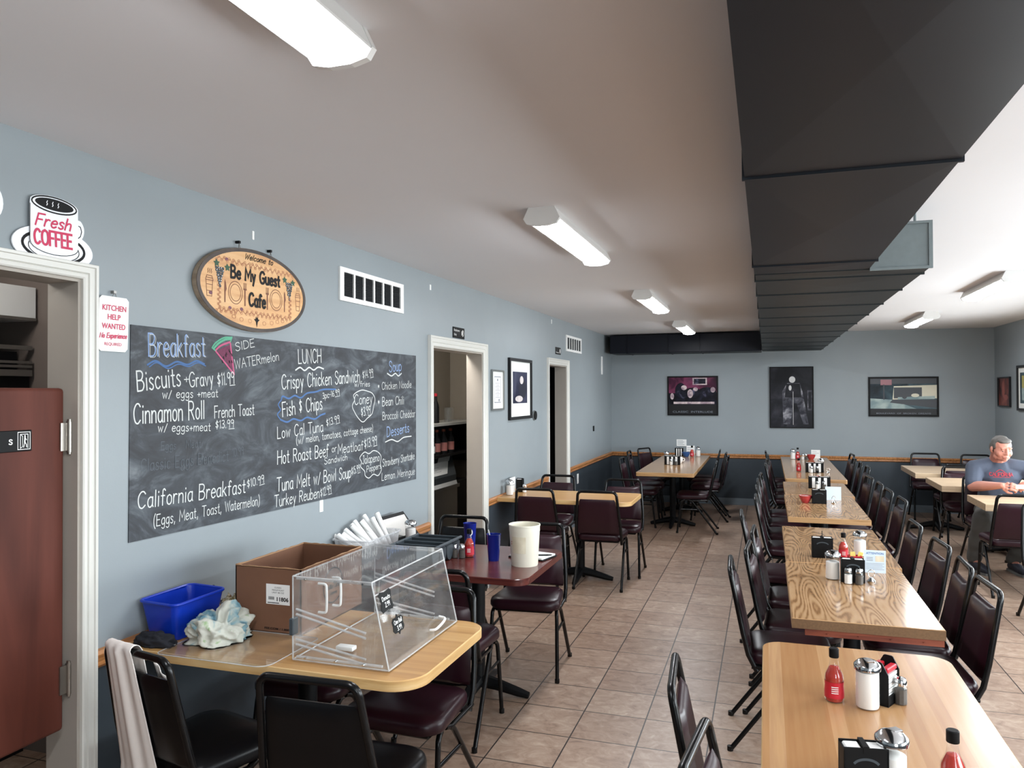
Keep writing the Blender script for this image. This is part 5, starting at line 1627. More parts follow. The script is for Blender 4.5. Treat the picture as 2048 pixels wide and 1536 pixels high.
def hot(label, loc, h=.16, rotz=0):
    t_ = thing('hot_sauce_bottle', label, 'bottle', loc, rotz, 'red hot sauce bottles')
    k = h / .16
    MB().lathe([(r * k, z * k) for r, z in [(0, .001), (.025, .001), (.0275, .006), (.0275, .03), (.0262, .05), (.0275, .072), (.026, .082), (.015, .106), (.0118, .124), (.0118, .136)]], 20).build('bottle', M['jar'], t_)
    MB().lathe([(r * k, z * k) for r, z in [(0, .003), (.0235, .003), (.0258, .008), (.0258, .03), (.0245, .05), (.0258, .072), (.0242, .081), (.0135, .104), (0, .106)]], 18).build('sauce', M['sauce'], t_)
    MB().lathe([(.0282 * k, .014 * k), (.0283 * k, .032 * k), (.0268 * k, .05 * k), (.0277 * k, .062 * k)], 20, caps=False).build('label', M['label_red'], t_)
    MB().lathe([(.0135 * k, .132 * k), (.0142 * k, .134 * k), (.0142 * k, .158 * k), (.012 * k, .16 * k), (0, .16 * k)], 16).build('cap', M['black'], t_)
    m_ = MB()
    for q in range(4):
        a = -PI / 2 - .35
        m_.add([(.0287 * k * math.cos(a + s * .7), .0287 * k * math.sin(a + s * .7), (.03 + q * .006 + z) * k) for s, z in ((0, 0), (.5, 0), (1, 0), (1, .0025), (.5, .0025), (0, .0025))], [(0, 1, 4, 5), (1, 2, 3, 4)])
    m_.build('label_print', M['paper'], t_, smooth=0)
    return t_
def napbox(label, loc, w=.10, d=.05, h=.115, rotz=0, brandmark=True, stripes=False, post=False):
    t_ = thing('napkin_holder', label, 'napkin holder', loc, rotz, 'black napkin holders')
    c = MB()
    c.box(-w / 2, w / 2, -d / 2, -d / 2 + .004, 0, h)
    c.box(-w / 2, w / 2, d / 2 - .004, d / 2, 0, h)
    c.box(-w / 2, w / 2, -d / 2, d / 2, 0, .005)
    c.box(-w / 2, -w / 2 + .004, -d / 2, d / 2, 0, h * .96)
    c.box(w / 2 - .004, w / 2, -d / 2, d / 2, 0, h * .96)
    if not stripes:
        c.box(-.006, .006, -d / 2 - .001, d / 2 + .001, h * .9, h * 1.04)
    c.build('body', M['black'], t_, smooth=0)
    for sx in (-1, 1):
        MB().rbox(min(sx * .008, sx * (w / 2 - .006)), max(sx * .008, sx * (w / 2 - .006)), -d / 2 + .006, d / 2 - .006, .006, h * .985, .003, 1).build('napkins', M['paper'], t_)
    if stripes:
        m_ = MB()
        for x0, x1 in ((-w * .34, -w * .2), (-w * .06, w * .06), (w * .2, w * .34)):
            m_.box(x0, x1, -d / 2 - .0012, -d / 2 - .0004, h * .04, h * .92)
        m_.build('packets', M['paper'], t_, smooth=0)
    elif brandmark:
        m_ = MB()
        m_.ribbon(ellipse(0, h * .62, w * .3, h * .16, 14, .5, PI - .5), .006, lambda u, v: (u, -d / 2 - .0006, v))
        m_.build('arc_mark', M['tray'], t_, smooth=0)
    if post:
        MB().tube([(0, 0, h), (0, 0, h * 1.32)], .002, 6).build('post', M['black'], t_)
    return t_
def card(label, loc, w, h, mname, rotz=0, text=None, tilt=0.0, lines=0):
    t_ = thing('table_card', label, 'card', loc, rotz, None)
    f0 = lambda u, v, d: (u, d + v * tilt, v)
    MB().prism([(-w / 2, 0), (w / 2, 0), (w / 2, h), (-w / 2, h)], f0, -.0012, .0012).build('card', M[mname], t_, smooth=0)
    g_ = lambda u, v: (u, -.0018 + v * tilt, v)
    if text:
        m_ = MB()
        font(m_, text, g_, -w * .4, w * .4, h * .82, h * .10, bold=.01)
        m_.build('heading', M['blue_ink'], t_, smooth=0)
        m_ = MB()
        for k in range(3):
            m_.ribbon([(-w * .38, h * (.68 - .07 * k)), (-w * .1, h * (.68 - .07 * k))], h * .022, g_)
        fill(m_, [(w * .02, h * .5), (w * .42, h * .5), (w * .42, h * .76), (w * .02, h * .76)], g_, 1)
        for k in range(5):
            m_.ribbon([(-w * .42, h * (.42 - .065 * k)), (w * (.42 - .08 * (k % 2)), h * (.42 - .065 * k))], h * .014, g_)
        m_.build('print', [M['greyink'], M['worn_label']], t_, smooth=0)
    for k in range(lines and 1):
        m_ = MB()
        for q in range(lines):
            m_.ribbon([(-w * .38, h * (.8 - .6 * q / lines)), (w * (.1 + .25 * (q % 2)), h * (.8 - .6 * q / lines))], h * .03, g_)
        m_.build('print', M['greyink'], t_, smooth=0)
    return t_
def ring(label, loc, rotz=0):
    t_ = thing('card_ring', label, 'card holder', loc, rotz, 'chrome ring card holders')
    MB().lathe([(0, 0), (.019, 0), (.02, .004), (.014, .012), (.008, .02), (0, .022)], 16).build('foot', M['chrome'], t_)
    MB().tube([(.016 * math.cos(a), 0, .040 + .019 * math.sin(a)) for a in [2 * PI * k / 22 for k in range(22)]], .0022, 6, closed=True).build('ring', M['chrome'], t_)
    return t_
def bowl(label, loc, m, r=.05, h=.055):
    t_ = thing('creamer_bowl', label, 'bowl', loc, 0, 'small table bowls')
    MB().lathe([(0, 0), (r * .5, 0), (r * .62, h * .15), (r * .9, h * .6), (r, h), (r * .95, h), (r * .84, h * .6), (r * .55, h * .2), (0, h * .16)], 22).build('bowl', M[m], t_)
    return t_
def creamers(loc, n, r, label):
    rr = random.Random(int(loc[0] * 100) + n)
    for k in range(n):
        a = 2 * PI * k / n
        t_ = thing('creamer_cup', label, 'creamer', (loc[0] + r * .5 * math.cos(a), loc[1] + r * .5 * math.sin(a), loc[2]), 0, 'creamer cups in red bowls')
        MB().lathe([(0, 0), (.011, 0), (.014, .018), (.0165, .019), (.0165, .0205), (0, .0205)], 12).build('cup', M['white'], t_)
# maple table
hot('hot sauce bottle with black cap on the maple table, farthest from the border', (2.545, 2.565, ZT), .162)
sugar('full white sugar dispenser with chrome lid in the middle of the maple table', (2.636, 2.54, ZT), .4, .110)
t = thing('napkin_caddy', 'black caddy with stepped white packets right of the full sugar dispenser', 'caddy', (2.688, 2.61, ZT), R(-28))
c = MB()
c.prism([(-.032, 0), (.032, 0), (.032, .095), (.014, .128), (.010, .13), (-.010, .13), (-.014, .128), (-.032, .095)], lambda u, v, d: (u, -d, v), -.045, -.041)
c.prism([(-.032, 0), (.032, 0), (.032, .095), (.014, .128), (.010, .13), (-.010, .13), (-.014, .128), (-.032, .095)], lambda u, v, d: (u, -d, v), .041, .045)
c.box(-.032, .032, -.045, .045, 0, .006)
c.box(.028, .032, -.045, .045, 0, .03)
c.box(-.032, -.028, -.045, .045, 0, .03)
c.build('frame', M['black'], t, smooth=0)
c = MB()
for k in range(6):
    c.box(-.026, .0265, -.040, .040, .008 + k * .0145, .0185 + k * .0145)
c.build('packets', M['paper'], t, smooth=0)
c = MB()
for sx in (-1, 1):
    c.rbox(sx * .018 - .01, sx * .018 + .01, -.036, .036, .096, .112, .003, 1)
c.build('red_packets', M['label_red'], t)
shaker('pepper shaker on the maple table beside the black caddy', (2.735, 2.60, ZT), 'pepper')
sugar('sugar dispenser with bright chrome lid cut by the bottom border of the photo', (2.63, 2.025, ZT), 2.2)
hot('hot sauce bottle cut by the bottom border of the photo', (2.76, 2.03, ZT), .162)
napbox('black napkin box at the bottom border beside the cut sugar dispenser', (2.565, 2.0, ZT), .10, .05, .115, R(10))
# rough-edged oak table pair
napbox('plain black napkin box standing alone on the second oak table', (2.652, 4.76, ZT), .112, .055, .115, R(2), post=True)
hot('hot sauce bottle with black cap behind the red packet caddy', (2.763, 4.735, ZT), .15)
sugar('half full sugar dispenser behind the red packet caddy', (2.862, 4.865, ZT), .3)
sugar('half full sugar dispenser left of the black napkin box with shakers', (2.668, 4.225, ZT), 1.0)
t = thing('sweetener_caddy', 'small red square caddy of sweetener packets beside the hot sauce', 'caddy', (2.808, 4.60, ZT), R(6))
c = MB()
c.box(-.034, .034, -.024, -.021, 0, .052).box(-.034, .034, .021, .024, 0, .052).box(-.034, -.031, -.024, .024, 0, .052).box(.031, .034, -.024, .024, 0, .052).box(-.034, .034, -.024, .024, 0, .004)
c.build('box', M['label_red'], t, smooth=0)
c = MB()
for k, (x, a) in enumerate(((-.018, .1), (.0, -.15), (.016, .25))):
    c.box(-.012, .012, -.008 + k * .006, -.004 + k * .006, .01, .072, mtx=Matrix.Translation((x, 0, 0)) @ Matrix.Rotation(a, 4, 'Y'))
c.build('packets', mat('yellow_packet', (224, 206, 110), .5), t, smooth=0)
napbox('black napkin box with red rim behind the salt and pepper', (2.757, 4.19, ZT), .108, .05, .116, R(1))
shaker('salt shaker leaning on the near black napkin box', (2.733, 4.142, ZT), 'sugar')
shaker('pepper shaker right of the salt on the rough edged oak table', (2.782, 4.139, ZT), 'pepper')
card('pale blue printed card headed ATTENTION on the oak table', (2.888, 4.43, ZT), .105, .118, 'bluepaper', R(1), 'ATTENTION')
ring('chrome ring card holder in front of the ATTENTION card', (2.846, 4.22, ZT), R(14))
# red-bowl table pair
napbox('black caddy with white stripes and shakers on the joined oak table', (2.845, 8.15, ZT), .20, .06, .115, 0, False, True)
shaker('salt shaker before the striped caddy on the joined oak table', (2.825, 8.07, ZT), 'sugar')
shaker('pepper shaker before the striped caddy on the joined oak table', (2.885, 8.07, ZT), 'pepper')
hot('red bottle at the far edge of the joined oak table', (2.845, 8.40, ZT), .15)
napbox('black napkin box beside the red creamer bowl', (2.775, 7.04, ZT), .115, .055, .118, R(1))
b0 = bowl('red bowl filled with white creamers on the oak table', (2.668, 7.06, ZT), 'red_bowl', .053, .062)
creamers((2.668, 7.06, ZT + .035), 5, .05, 'white creamer cup in the red bowl')
card('blank pale blue card on the red bowl table', (2.905, 7.28, ZT), .13, .118, 'bluepaper', R(4))
ring('chrome ring card holder before the blank card', (2.895, 7.10, ZT), R(20))
shaker('salt shaker behind the napkin box on the red bowl table', (2.765, 7.17, ZT), 'sugar')
shaker('pepper shaker behind the napkin box on the red bowl table', (2.815, 7.18, ZT), 'pepper')
# farthest middle table
sugar('white sugar dispenser at the far left of the last middle row table', (2.706, 11.56, ZT), 0)
hot('dark topped red bottle right of the farthest white dispenser', (2.77, 11.56, ZT), .165)
shaker('salt shaker at the far end beside the red bottle', (2.836, 11.52, ZT), 'sugar')
shaker('pepper shaker at the far end beside the red bowl', (2.878, 11.52, ZT), 'pepper')
bowl('plain red bowl at the far end of the last middle row table', (2.945, 11.55, ZT), 'red_bowl', .06, .07)
card('white card standing at the far end by the back wall', (3.02, 11.80, ZT), .12, .12, 'paper', R(-8), None, 0, 3)
hot('red bottle at the near left of the last middle row table', (2.716, 9.78, ZT), .16)
napbox('black striped caddy on the near half of the last middle row table', (2.89, 9.74, ZT), .20, .06, .115, 0, False, True)
shaker('salt shaker before the striped caddy on the last middle row table', (2.85, 9.67, ZT), 'sugar')
shaker('pepper shaker before the striped caddy on the last middle row table', (2.915, 9.67, ZT), 'pepper')
sugar('sugar dispenser behind the striped caddy on the last middle row table', (2.975, 9.95, ZT), .5)
ring('chrome ring card holder at right of the last striped caddy', (3.035, 9.66, ZT))
# back-corner table
sugar('white sugar dispenser in the middle of the back corner table', (1.055, 10.62, ZT), 0)
napbox('black striped caddy on the back corner table', (1.175, 10.25, ZT), .20, .06, .115, 0, False, True)
shaker('salt shaker before the striped caddy on the back corner table', (1.165, 10.19, ZT), 'sugar')
shaker('pepper shaker before the striped caddy on the back corner table', (1.225, 10.19, ZT), 'pepper')
t = thing('creamer_pitcher', 'small white pitcher on the back corner table', 'pitcher', (1.235, 10.55, ZT))
MB().lathe([(0, 0), (.03, 0), (.042, .02), (.046, .05), (.04, .07), (.042, .08), (.038, .08), (.04, .05), (.03, .008), (0, .008)], 18).build('body', M['white'], t)
MB().tube(smooth_pts([(.042, 0, .065), (.066, 0, .055), (.064, 0, .03), (.043, 0, .025)], 4), .005, 8).build('handle', M['white'], t)
napbox('black caddy with shakers by the wall on the back corner table', (1.11, 11.70, ZT), .12, .06, .12, 0, False, True)
bowl('blue bowl at the far end of the back corner table', (1.225, 11.55, ZT), 'blue_bowl', .06, .07)
hot('red bottle at the far end of the back corner table', (1.31, 11.56, ZT), .165)
sugar('white dispenser right of the red bottle on the back corner table', (1.39, 11.66, ZT), 0)
card('white menu card left of the red bottle on the back corner table', (1.27, 11.78, ZT), .12, .15, 'paper', R(3), None, 0, 3)
t = thing('wall_notice', 'small white notice fixed to the back wall above the corner table', 'notice', (1.10, D - .004, .925))
MB().box(-.075, .075, -.003, .003, -.05, .055).build('sheet', M['paper'], t, smooth=0)
m = MB()
for k in range(4):
    m.ribbon([(-.06, .035 - .02 * k), (.02 + .02 * (k % 2), .035 - .02 * k)], .006, lambda u, v: (u, -.0036, v))
m.build('print', M['greyink'], t, smooth=0)
# striped table at the left wall
sugar('white sugar dispenser against the left wall on the striped table', (.075, 6.79, ZT), .2)
card('white card against the left wall on the striped table', (.05, 6.95, ZT), .16, .145, 'paper', PI / 2, None, 0, 2)
napbox('black napkin holder at the wall end of the striped table', (.09, 7.06, ZT), .07, .06, .125, PI / 2, False)
shaker('salt shaker at the wall end of the striped table', (.155, 7.0, ZT), 'sugar')

# ------------------------------------------------------------------ red table
shaker('pepper shaker beside the cutlery tray on the red table, left of two', (.638, 4.11, ZT), 'pepper')
shaker('pepper shaker beside the hot sauce on the red table, right of two', (.68, 4.115, ZT), 'pepper')
hot('half empty hot sauce bottle on the red table', (.706, 4.165, ZT), .162, .3)
def cup(label, loc, mark):
    t_ = thing('plastic_cup', label, 'cup', loc, 0, None)
    MB().lathe([(0, 0), (.030, 0), (.031, .004), (.041, .148), (.0425, .15), (.0405, .15), (.029, .006), (0, .006)], 26).build('cup', M['cup_blue'], t_)
    if mark:
        m_ = MB()
        P = lambda u, v: (.0385 * math.sin(u / .037) + 0, -.0385 * math.cos(u / .037), v)
        m_.ribbon(ellipse(.016, .098, .012, .018, 16, -1.4, 1.9), .005, P)
        m_.ribbon([(.008, .055), (.024, .056)], .005, P)
        m_.build('emblem', M['white'], t_, smooth=0)
    return t_
cup('blue plastic cup with white emblem behind the hot sauce', (.61, 4.42, ZT), True)
c2 = cup('plain blue plastic cup with straw in the middle of the red table', (.875, 4.115, ZT), False)
t = thing('drinking_straw', 'pale straw standing in the plain blue cup', 'straw', (.875, 4.115, ZT))
MB().tube([(.01, .0, .012), (-.036, .01, .172)], .003, 8).build('straw', M['paper'], t)
t = thing('plastic_bucket', 'tall ivory plastic bucket with worn label on the red table', 'bucket', (1.075, 4.065, ZT))
MB().lathe([(0, 0), (.072, 0), (.074, .006), (.084, .185), (.0855, .19), (.0855, .215), (.088, .217), (.088, .225), (.0835, .225), (.082, .19), (.071, .008), (0, .008)], 40).build('body', M['bucket'], t)
m = MB()
for k in range(6):
    pass
vs, fs = [], []
for j, z in enumerate((.075, .165)):
    for k in range(9):
        a = -PI / 2 - .62 + k * 1.0 / 8
        rr = .0745 + .0095 * (z / .185) + .0012
        vs.append((rr * math.cos(a), rr * math.sin(a), z))
fs = [(k, k + 1, 9 + k + 1, 9 + k) for k in range(8)]
MB().add(vs, fs).build('worn_label', M['worn_label'], t)
m = MB()
for k in range(4):
    a0 = -PI / 2 - .80
    for q in range(2):
        m.add([(.0815 * math.cos(a0 + d), .0815 * math.sin(a0 + d), .12 + k * .012 + z) for d, z in ((q * .07, 0), (q * .07 + .05, 0), (q * .07 + .05, .007), (q * .07, .007))], [(0, 1, 2, 3)])
m.build('label_marks', M['amber'], t, smooth=0)
t = thing('notepad', 'white notepad on a black clipboard lying behind the bucket', 'notepad', (1.06, 4.27, ZT), R(-14))
MB().rbox(-.115, .115, -.085, .085, .0005, .008, .002, 1).build('clipboard', M['black'], t)
MB().box(-.108, .105, -.075, .078, .008, .017).build('pages', M['paper'], t, smooth=0)
t = thing('pen', 'black pen lying on the white notepad', 'pen', (1.12, 4.235, ZT + .0215), R(20))
MB().tube([(-.06, 0, 0), (.055, 0, 0), (.065, 0, 0)], [.0042, .0042, .0012], 8).build('barrel', M['black'], t)
# cutlery tray
t = thing('cutlery_tray', 'dark grey four compartment cutlery tray on the red table', 'tray', (.50, 4.0, ZT), 0)
W_, L_, hT = .275, .40, .105
c = MB()
for k in range(4):
    y0 = -L_ / 2 + k * L_ / 4
    y1 = y0 + L_ / 4
    N = 8
    prof = [((y0 + y1) / 2 - (L_ / 8 - .003) * math.cos(PI * i / N), hT - .012 - (hT - .02) * math.sin(PI * i / N) ** .7) for i in range(N + 1)]
    prof = [(y0 + .003, hT)] + prof + [(y1 - .003, hT)]
    vs = [(-W_ / 2 + .01, y, z) for y, z in prof] + [(W_ / 2 - .01, y, z) for y, z in prof]
    n = len(prof)
    c.add(vs, [(i, i + 1, n + i + 1, n + i) for i in range(n - 1)])
    # outer skin
    vo = [(-W_ / 2 + .004, y, z - .006) for y, z in prof[1:-1]] + [(W_ / 2 - .004, y, z - .006) for y, z in prof[1:-1]]
    n = len(prof) - 2
    c.add(vo, [(i, n + i, n + i + 1, i + 1) for i in range(n - 1)] + [tuple(range(n)), tuple(range(2 * n - 1, n - 1, -1))])
    for xs in (-W_ / 2 + .01, W_ / 2 - .01):
        c.add([(xs, y, z) for y, z in prof], [tuple(range(len(prof)))])
c.build('compartments', M['tray'], t, smooth=60)
r_ = MB()
for k in range(5):
    y = -L_ / 2 + k * L_ / 4
    r_.rbox(-W_ / 2, W_ / 2, y - .005, y + .005, hT - .006, hT + .004, .003, 1)
for xs in (-W_ / 2, W_ / 2):
    r_.tube([(xs, -L_ / 2 - .006, hT), (xs, L_ / 2 + .006, hT)], .0085, 10)
r_.build('rim', M['tray'], t)
# clear bin with cutlery rolls
t = thing('plastic_bin', 'cloudy clear plastic bin of cutlery rolls against the left wall', 'bin', (.135, 4.0, ZT), 0)
def taper_bin(m_, x0, x1, y0, y1, h, tp, r):
    o1, o2 = rrect(x0 + tp, x1 - tp, y0 + tp, y1 - tp, (r,) * 4), rrect(x0, x1, y0, y1, (r,) * 4)
    i1, i2 = rrect(x0 + tp + .003, x1 - tp - .003, y0 + tp + .003, y1 - tp - .003, (r,) * 4), rrect(x0 + .003, x1 - .003, y0 + .003, y1 - .003, (r,) * 4)
    n = len(o1)
    vs = [(u, v, 0) for u, v in o1] + [(u, v, h) for u, v in o2] + [(u, v, .003) for u, v in i1] + [(u, v, h) for u, v in i2]
    fs = [tuple(range(n - 1, -1, -1)), tuple(range(2 * n, 3 * n))]
    for i in range(n):
        j = (i + 1) % n
        fs += [(i, j, n + j, n + i), (2 * n + j, 2 * n + i, 3 * n + i, 3 * n + j), (n + i, n + j, 3 * n + j, 3 * n + i)]
    return m_.add(vs, fs)
taper_bin(MB(), -.112, .112, -.205, .205, .125, .012, .03).build('tub', M['bin_clear'], t)
rm = MB()
rm.tube([(u, v, .126) for u, v in rrect(-.118, .118, -.211, .211, (.034,) * 4)], .0055, 8, closed=True)
rm.build('rim', M['bin_clear'], t)
rn = random.Random(9)
for k in range(12):
    y = -.165 + k * .030
    x = .03 + rn.uniform(-.02, .03)
    q = thing('napkin_roll', 'white paper napkin rolled round cutlery in the clear bin', 'napkin roll', (.135 + x, 4.0 + y, ZT + .02), R(rn.uniform(-20, 20)), 'napkin rolls in the clear bin')
    L = .21 + rn.uniform(-.015, .02)
    th = R(28 + k * 2.4 + rn.uniform(-4, 4))
    dx, dz = -math.cos(th), math.sin(th)
    pts = [(.03 + dx * L * s_, 0, .02 + dz * L * s_) for s_ in (0, .3, .7, 1)]
    m = MB()
    m.tube(pts, [.010, .0135, .0145, .016], 12)
    m.build('napkin', M['paper'], q, smooth=60)
    e = Vector(pts[-1])
    m = MB()
    m.tube([e + Vector((dx, 0, dz)) * -.01, e + Vector((dx, 0, dz)) * .003], [.011, .0115], 8)
    m.build('cutlery_end', M['steel'], q)
t = thing('framed_tablet', 'black framed board leaning on the wall behind the cutlery bin', 'board', (0, 0, 0))
m = MB()
BQ = [(.135, 4.27, .775), (.165, 4.62, .775), (.055, 4.60, .925), (.03, 4.28, .925)]
a, b_, c_, d_ = [Vector(q) for q in BQ]
nn = (b_ - a).cross(d_ - a).normalized() * .012
m.add([a, b_, c_, d_, a + nn, b_ + nn, c_ + nn, d_ + nn], [(3, 2, 1, 0), (4, 5, 6, 7), (0, 1, 5, 4), (1, 2, 6, 5), (2, 3, 7, 6), (3, 0, 4, 7)])
m.build('frame', M['black'], t, smooth=0)
m = MB()
f = lambda u, v: tuple(a + (b_ - a) * u + (d_ - a) * v + nn * 1.05)
fill(m, [(.12, .12), (.88, .12), (.88, .88), (.12, .88)], f)
m.build('panel', M['steel'], t, smooth=0)
sugar('sugar dispenser at the wall end of the red table by the doorframe', (.13, 4.72, ZT - .0) if False else (.19, 4.455, ZT), .5)

# ------------------------------------------------------------------ display-case table
t = thing('acrylic_sheet', 'clear acrylic sheet lying on the striped table under the towel', 'sheet', (0, 0, 0))
MB().prism(rrect(.22, .70, 2.26, 2.60, (.03, .05, .02, .02)), lambda u, v, d: (u, v, d), ZT + .0006, ZT + .0046).build('sheet', M['acrylic'], t, smooth=0)
ed = MB()
ed.tube([(u, v, ZT + .0026) for u, v in rrect(.22, .70, 2.26, 2.60, (.03, .05, .02, .02))], .0019, 6, closed=True)
ed.build('sheet_edge', M['acrylic_edge'], t)

dc = thing('display_case', 'clear acrylic pastry display case with slanted front on the striped table', 'display case', (0, 0, 0))
z0, z1 = ZT + .008, ZT + .302
ya, yb_ = 2.352, 2.952
X0, XT, XB = .748, 1.062, 1.128
E3 = .0045
def panel(name, P, d, matn='acrylic'):
    P = [Vector(q) for q in P]
    n_ = (P[1] - P[0]).cross(P[-1] - P[0]).normalized() * d
    k = len(P)
    m_ = MB().add(P + [q + n_ for q in P], [tuple(range(k - 1, -1, -1)), tuple(range(k, 2 * k))] + [(i, (i + 1) % k, k + (i + 1) % k, k + i) for i in range(k)])
    return m_.build(name, M[matn], dc, smooth=0)
def rod(name, P, r=.0035, matn='acrylic_edge'):
    return MB().tube(P, r, 6).build(name, M[matn], dc)
side = lambda y: [(X0, y, z0), (XB, y, z0), (XT, y, z1), (X0, y, z1)]
panel('side_panel', side(ya), E3)
panel('side_panel', side(yb_), -E3)
panel('top_panel', [(X0, ya, z1), (XT, ya, z1), (XT, yb_, z1), (X0, yb_, z1)], E3)
panel('base_panel', [(X0, ya, z0), (XB, ya, z0), (XB, yb_, z0), (X0, yb_, z0)], -E3)
zs = z1 - .045
xs = XT + (XB - XT) * .15
panel('front_panel', [(XB, ya, z0), (XB, yb_, z0), (xs, yb_, zs), (xs, ya, zs)], E3)
panel('front_panel', [(xs, ya, zs), (xs, yb_, zs), (XT, yb_, z1), (XT, ya, z1)], E3)
panel('rear_door', [(X0, ya, z0 + .01), (X0, ya, z1 - .01), (X0, yb_, z1 - .01), (X0, yb_, z0 + .01)], E3)
for P in ([(X0, ya, z0), (X0, ya, z1)], [(X0, yb_, z0), (X0, yb_, z1)], [(XB, ya, z0), (XT, ya, z1)], [(XB, yb_, z0), (XT, yb_, z1)],
          [(X0, ya, z1), (XT, ya, z1)], [(X0, yb_, z1), (XT, yb_, z1)], [(X0, ya, z0), (XB, ya, z0)], [(X0, yb_, z0), (XB, yb_, z0)],
          [(X0, ya, z1), (X0, yb_, z1)], [(XT, ya, z1), (XT, yb_, z1)], [(XB, ya, z0), (XB, yb_, z0)], [(X0, ya, z0), (X0, yb_, z0)], [(xs, ya, zs), (xs, yb_, zs)]):
    rod('edge_strip', P, .0028)
for y, sg in ((ya, 1), (yb_, -1)):
    for za, zb in ((z0 + .175, z0 + .115), (z0 + .068, z0 + .025)):
        for k in (0, .018):
            rod('shelf_rail', [(X0 + .006, y + sg * .012, za - k), (X0 + .285, y + sg * .012, zb - k)], .0042)
    for z in (z1 - .008, z0 + .008):
        rod('corner_bar', [(X0 + .01, y + sg * .010, z), ((XT if z > z0 + .1 else XB - .03), y + sg * .010, z)], .0052)
for x in (X0 + .05, X0 + .17, X0 + .28):
    for z in (z1 - .008, z0 + .008):
        MB().tube([(x, ya - .003, z), (x, ya + .016, z)], .004, 8).build('screw', M['chrome'], dc)
        MB().tube([(x, yb_ + .003, z), (x, yb_ - .016, z)], .004, 8).build('screw', M['chrome'], dc)
for y in (2.50, 2.60):
    MB().tube(smooth_pts([(X0 + .01, y, z1 - .06), (X0 + .04, y, z1 - .062), (X0 + .045, y, z1 - .085), (X0 + .045, y, z1 - .14), (X0 + .04, y, z1 - .165), (X0 + .01, y, z1 - .167)], 4), .005, 8).build('door_handle', M['white'], dc)
MB().tube(smooth_pts([(XB - .006, 2.70, z0 + .035), (XB + .018, 2.71, z0 + .04), (XB + .018, 2.79, z0 + .055), (XB - .012, 2.80, z0 + .06)], 4), .005, 8).build('front_handle', M['white'], dc)
MB().rbox(X0 + .10, X0 + .17, 2.47, 2.505, z0 + .004, z0 + .02, .004, 2).build('tray_handle', M['white'], dc)
for z in (z0 + .115,):
    MB().rbox(X0 - .012, X0 + .006, ya - .008, ya + .026, z - .03, z + .03, .003, 1).build('hinge', M['tray'], dc)
    for dz in (-.018, .018):
        MB().tube([(X0 - .016, ya + .01, z + dz), (X0 - .010, ya + .01, z + dz)], .006, 10).build('hinge_screw', M['chrome'], dc)
nf = Vector((z1 - z0, 0, XB - XT)).normalized()
def on_front(yc, t_, off):
    base = Vector((XB + (XT - XB) * t_, yc, z0 + (z1 - z0) * t_)) + nf * (E3 + off)
    uy, vz = Vector((0, 1, 0)), Vector((XT - XB, 0, z1 - z0)).normalized()
    return lambda u, v: tuple(base + uy * u + vz * v)
for yc, tt, words, lb in ((2.415, .74, ('Donuts', '2.99'), 'black price tag lettered Donuts 2.99'), (2.465, .42, ('Cinn Roll', '3.99'), 'black price tag lettered Cinn Roll 3.99')):
    f = on_front(yc, tt, .002)
    if words[0] == 'Donuts':
        sh = [(-.044, -.026), (-.034, -.036), (0, -.030), (.034, -.036), (.044, -.026), (.036, 0), (.044, .026), (.034, .036), (0, .030), (-.034, .036), (-.044, .026), (-.036, 0)]
    else:
        sh = [(-.042, -.016), (-.03, -.026), (-.008, -.026), (0, -.036), (.008, -.026), (.03, -.026), (.042, -.016), (.038, 0), (.042, .016), (.03, .026), (.008, .026), (0, .036), (-.008, .026), (-.03, .026), (-.042, .016), (-.038, 0)]
    m = MB()
    n = len(sh)
    f1 = on_front(yc, tt, .0)
    m.add([f1(*q) for q in sh] + [f(*q) for q in sh], [tuple(range(n, 2 * n))] + [(i, (i + 1) % n, n + (i + 1) % n, n + i) for i in range(n)])
    tg = m.build('price_tag', M['black'], dc, smooth=0, label=lb)
    m = MB()
    fo = on_front(yc, tt, .0026)
    write(m, words[0], (-.028, .003), (.028, .005), .014, .0022, fo)
    write(m, words[1], (-.014, -.02), (.018, -.019), .016, .0024, fo)
    m.build('tag_writing', M['white'], tg, smooth=0)

# cardboard box
t = thing('cardboard_box', 'open brown cardboard box with white label behind the display case', 'box', (0, 0, 0))
bx0, bx1, by0, by1, bz0, bz1 = .305, .612, 2.605, 3.085, ZT + .001, 1.018
def wallbox(m_, a, b_, c, d, rn_, zt):
    m_.box(a, b_, c, d, bz0, zt)
m = MB()
m.box(bx0, bx1, by0, by0 + .005, bz0, bz1).box(bx0, bx1, by1 - .005, by1, bz0, bz1).box(bx0, bx0 + .005, by0, by1, bz0, bz1).box(bx1 - .005, bx1, by0, by1, bz0, bz1).box(bx0, bx1, by0, by1, bz0, bz0 + .004)
m.build('walls', M['cardboard'], t, smooth=0)
m = MB()
rb_ = random.Random(2)
lo_, li_ = [], []
cs_ = [(bx0, by0), (bx1, by0), (bx1, by1), (bx0, by1)]
for q in range(4):
    p0, p1 = Vector(cs_[q]), Vector(cs_[(q + 1) % 4])
    for k in range(20):
        lo_.append(p0.lerp(p1, k / 20))
cc = Vector(((bx0 + bx1) / 2, (by0 + by1) / 2))
nn_ = len(lo_)
hs_ = [rb_.uniform(.0005, .005) for _ in lo_]
inn = [Vector((min(max(q.x, bx0 + .0055), bx1 - .0055), min(max(q.y, by0 + .0055), by1 - .0055))) for q in lo_]
vs = [(q.x, q.y, bz1 - .002) for q in lo_] + [(q.x, q.y, bz1 + h_) for q, h_ in zip(lo_, hs_)] + [(q.x, q.y, bz1 + h_) for q, h_ in zip(inn, hs_)] + [(q.x, q.y, bz1 - .002) for q in inn]
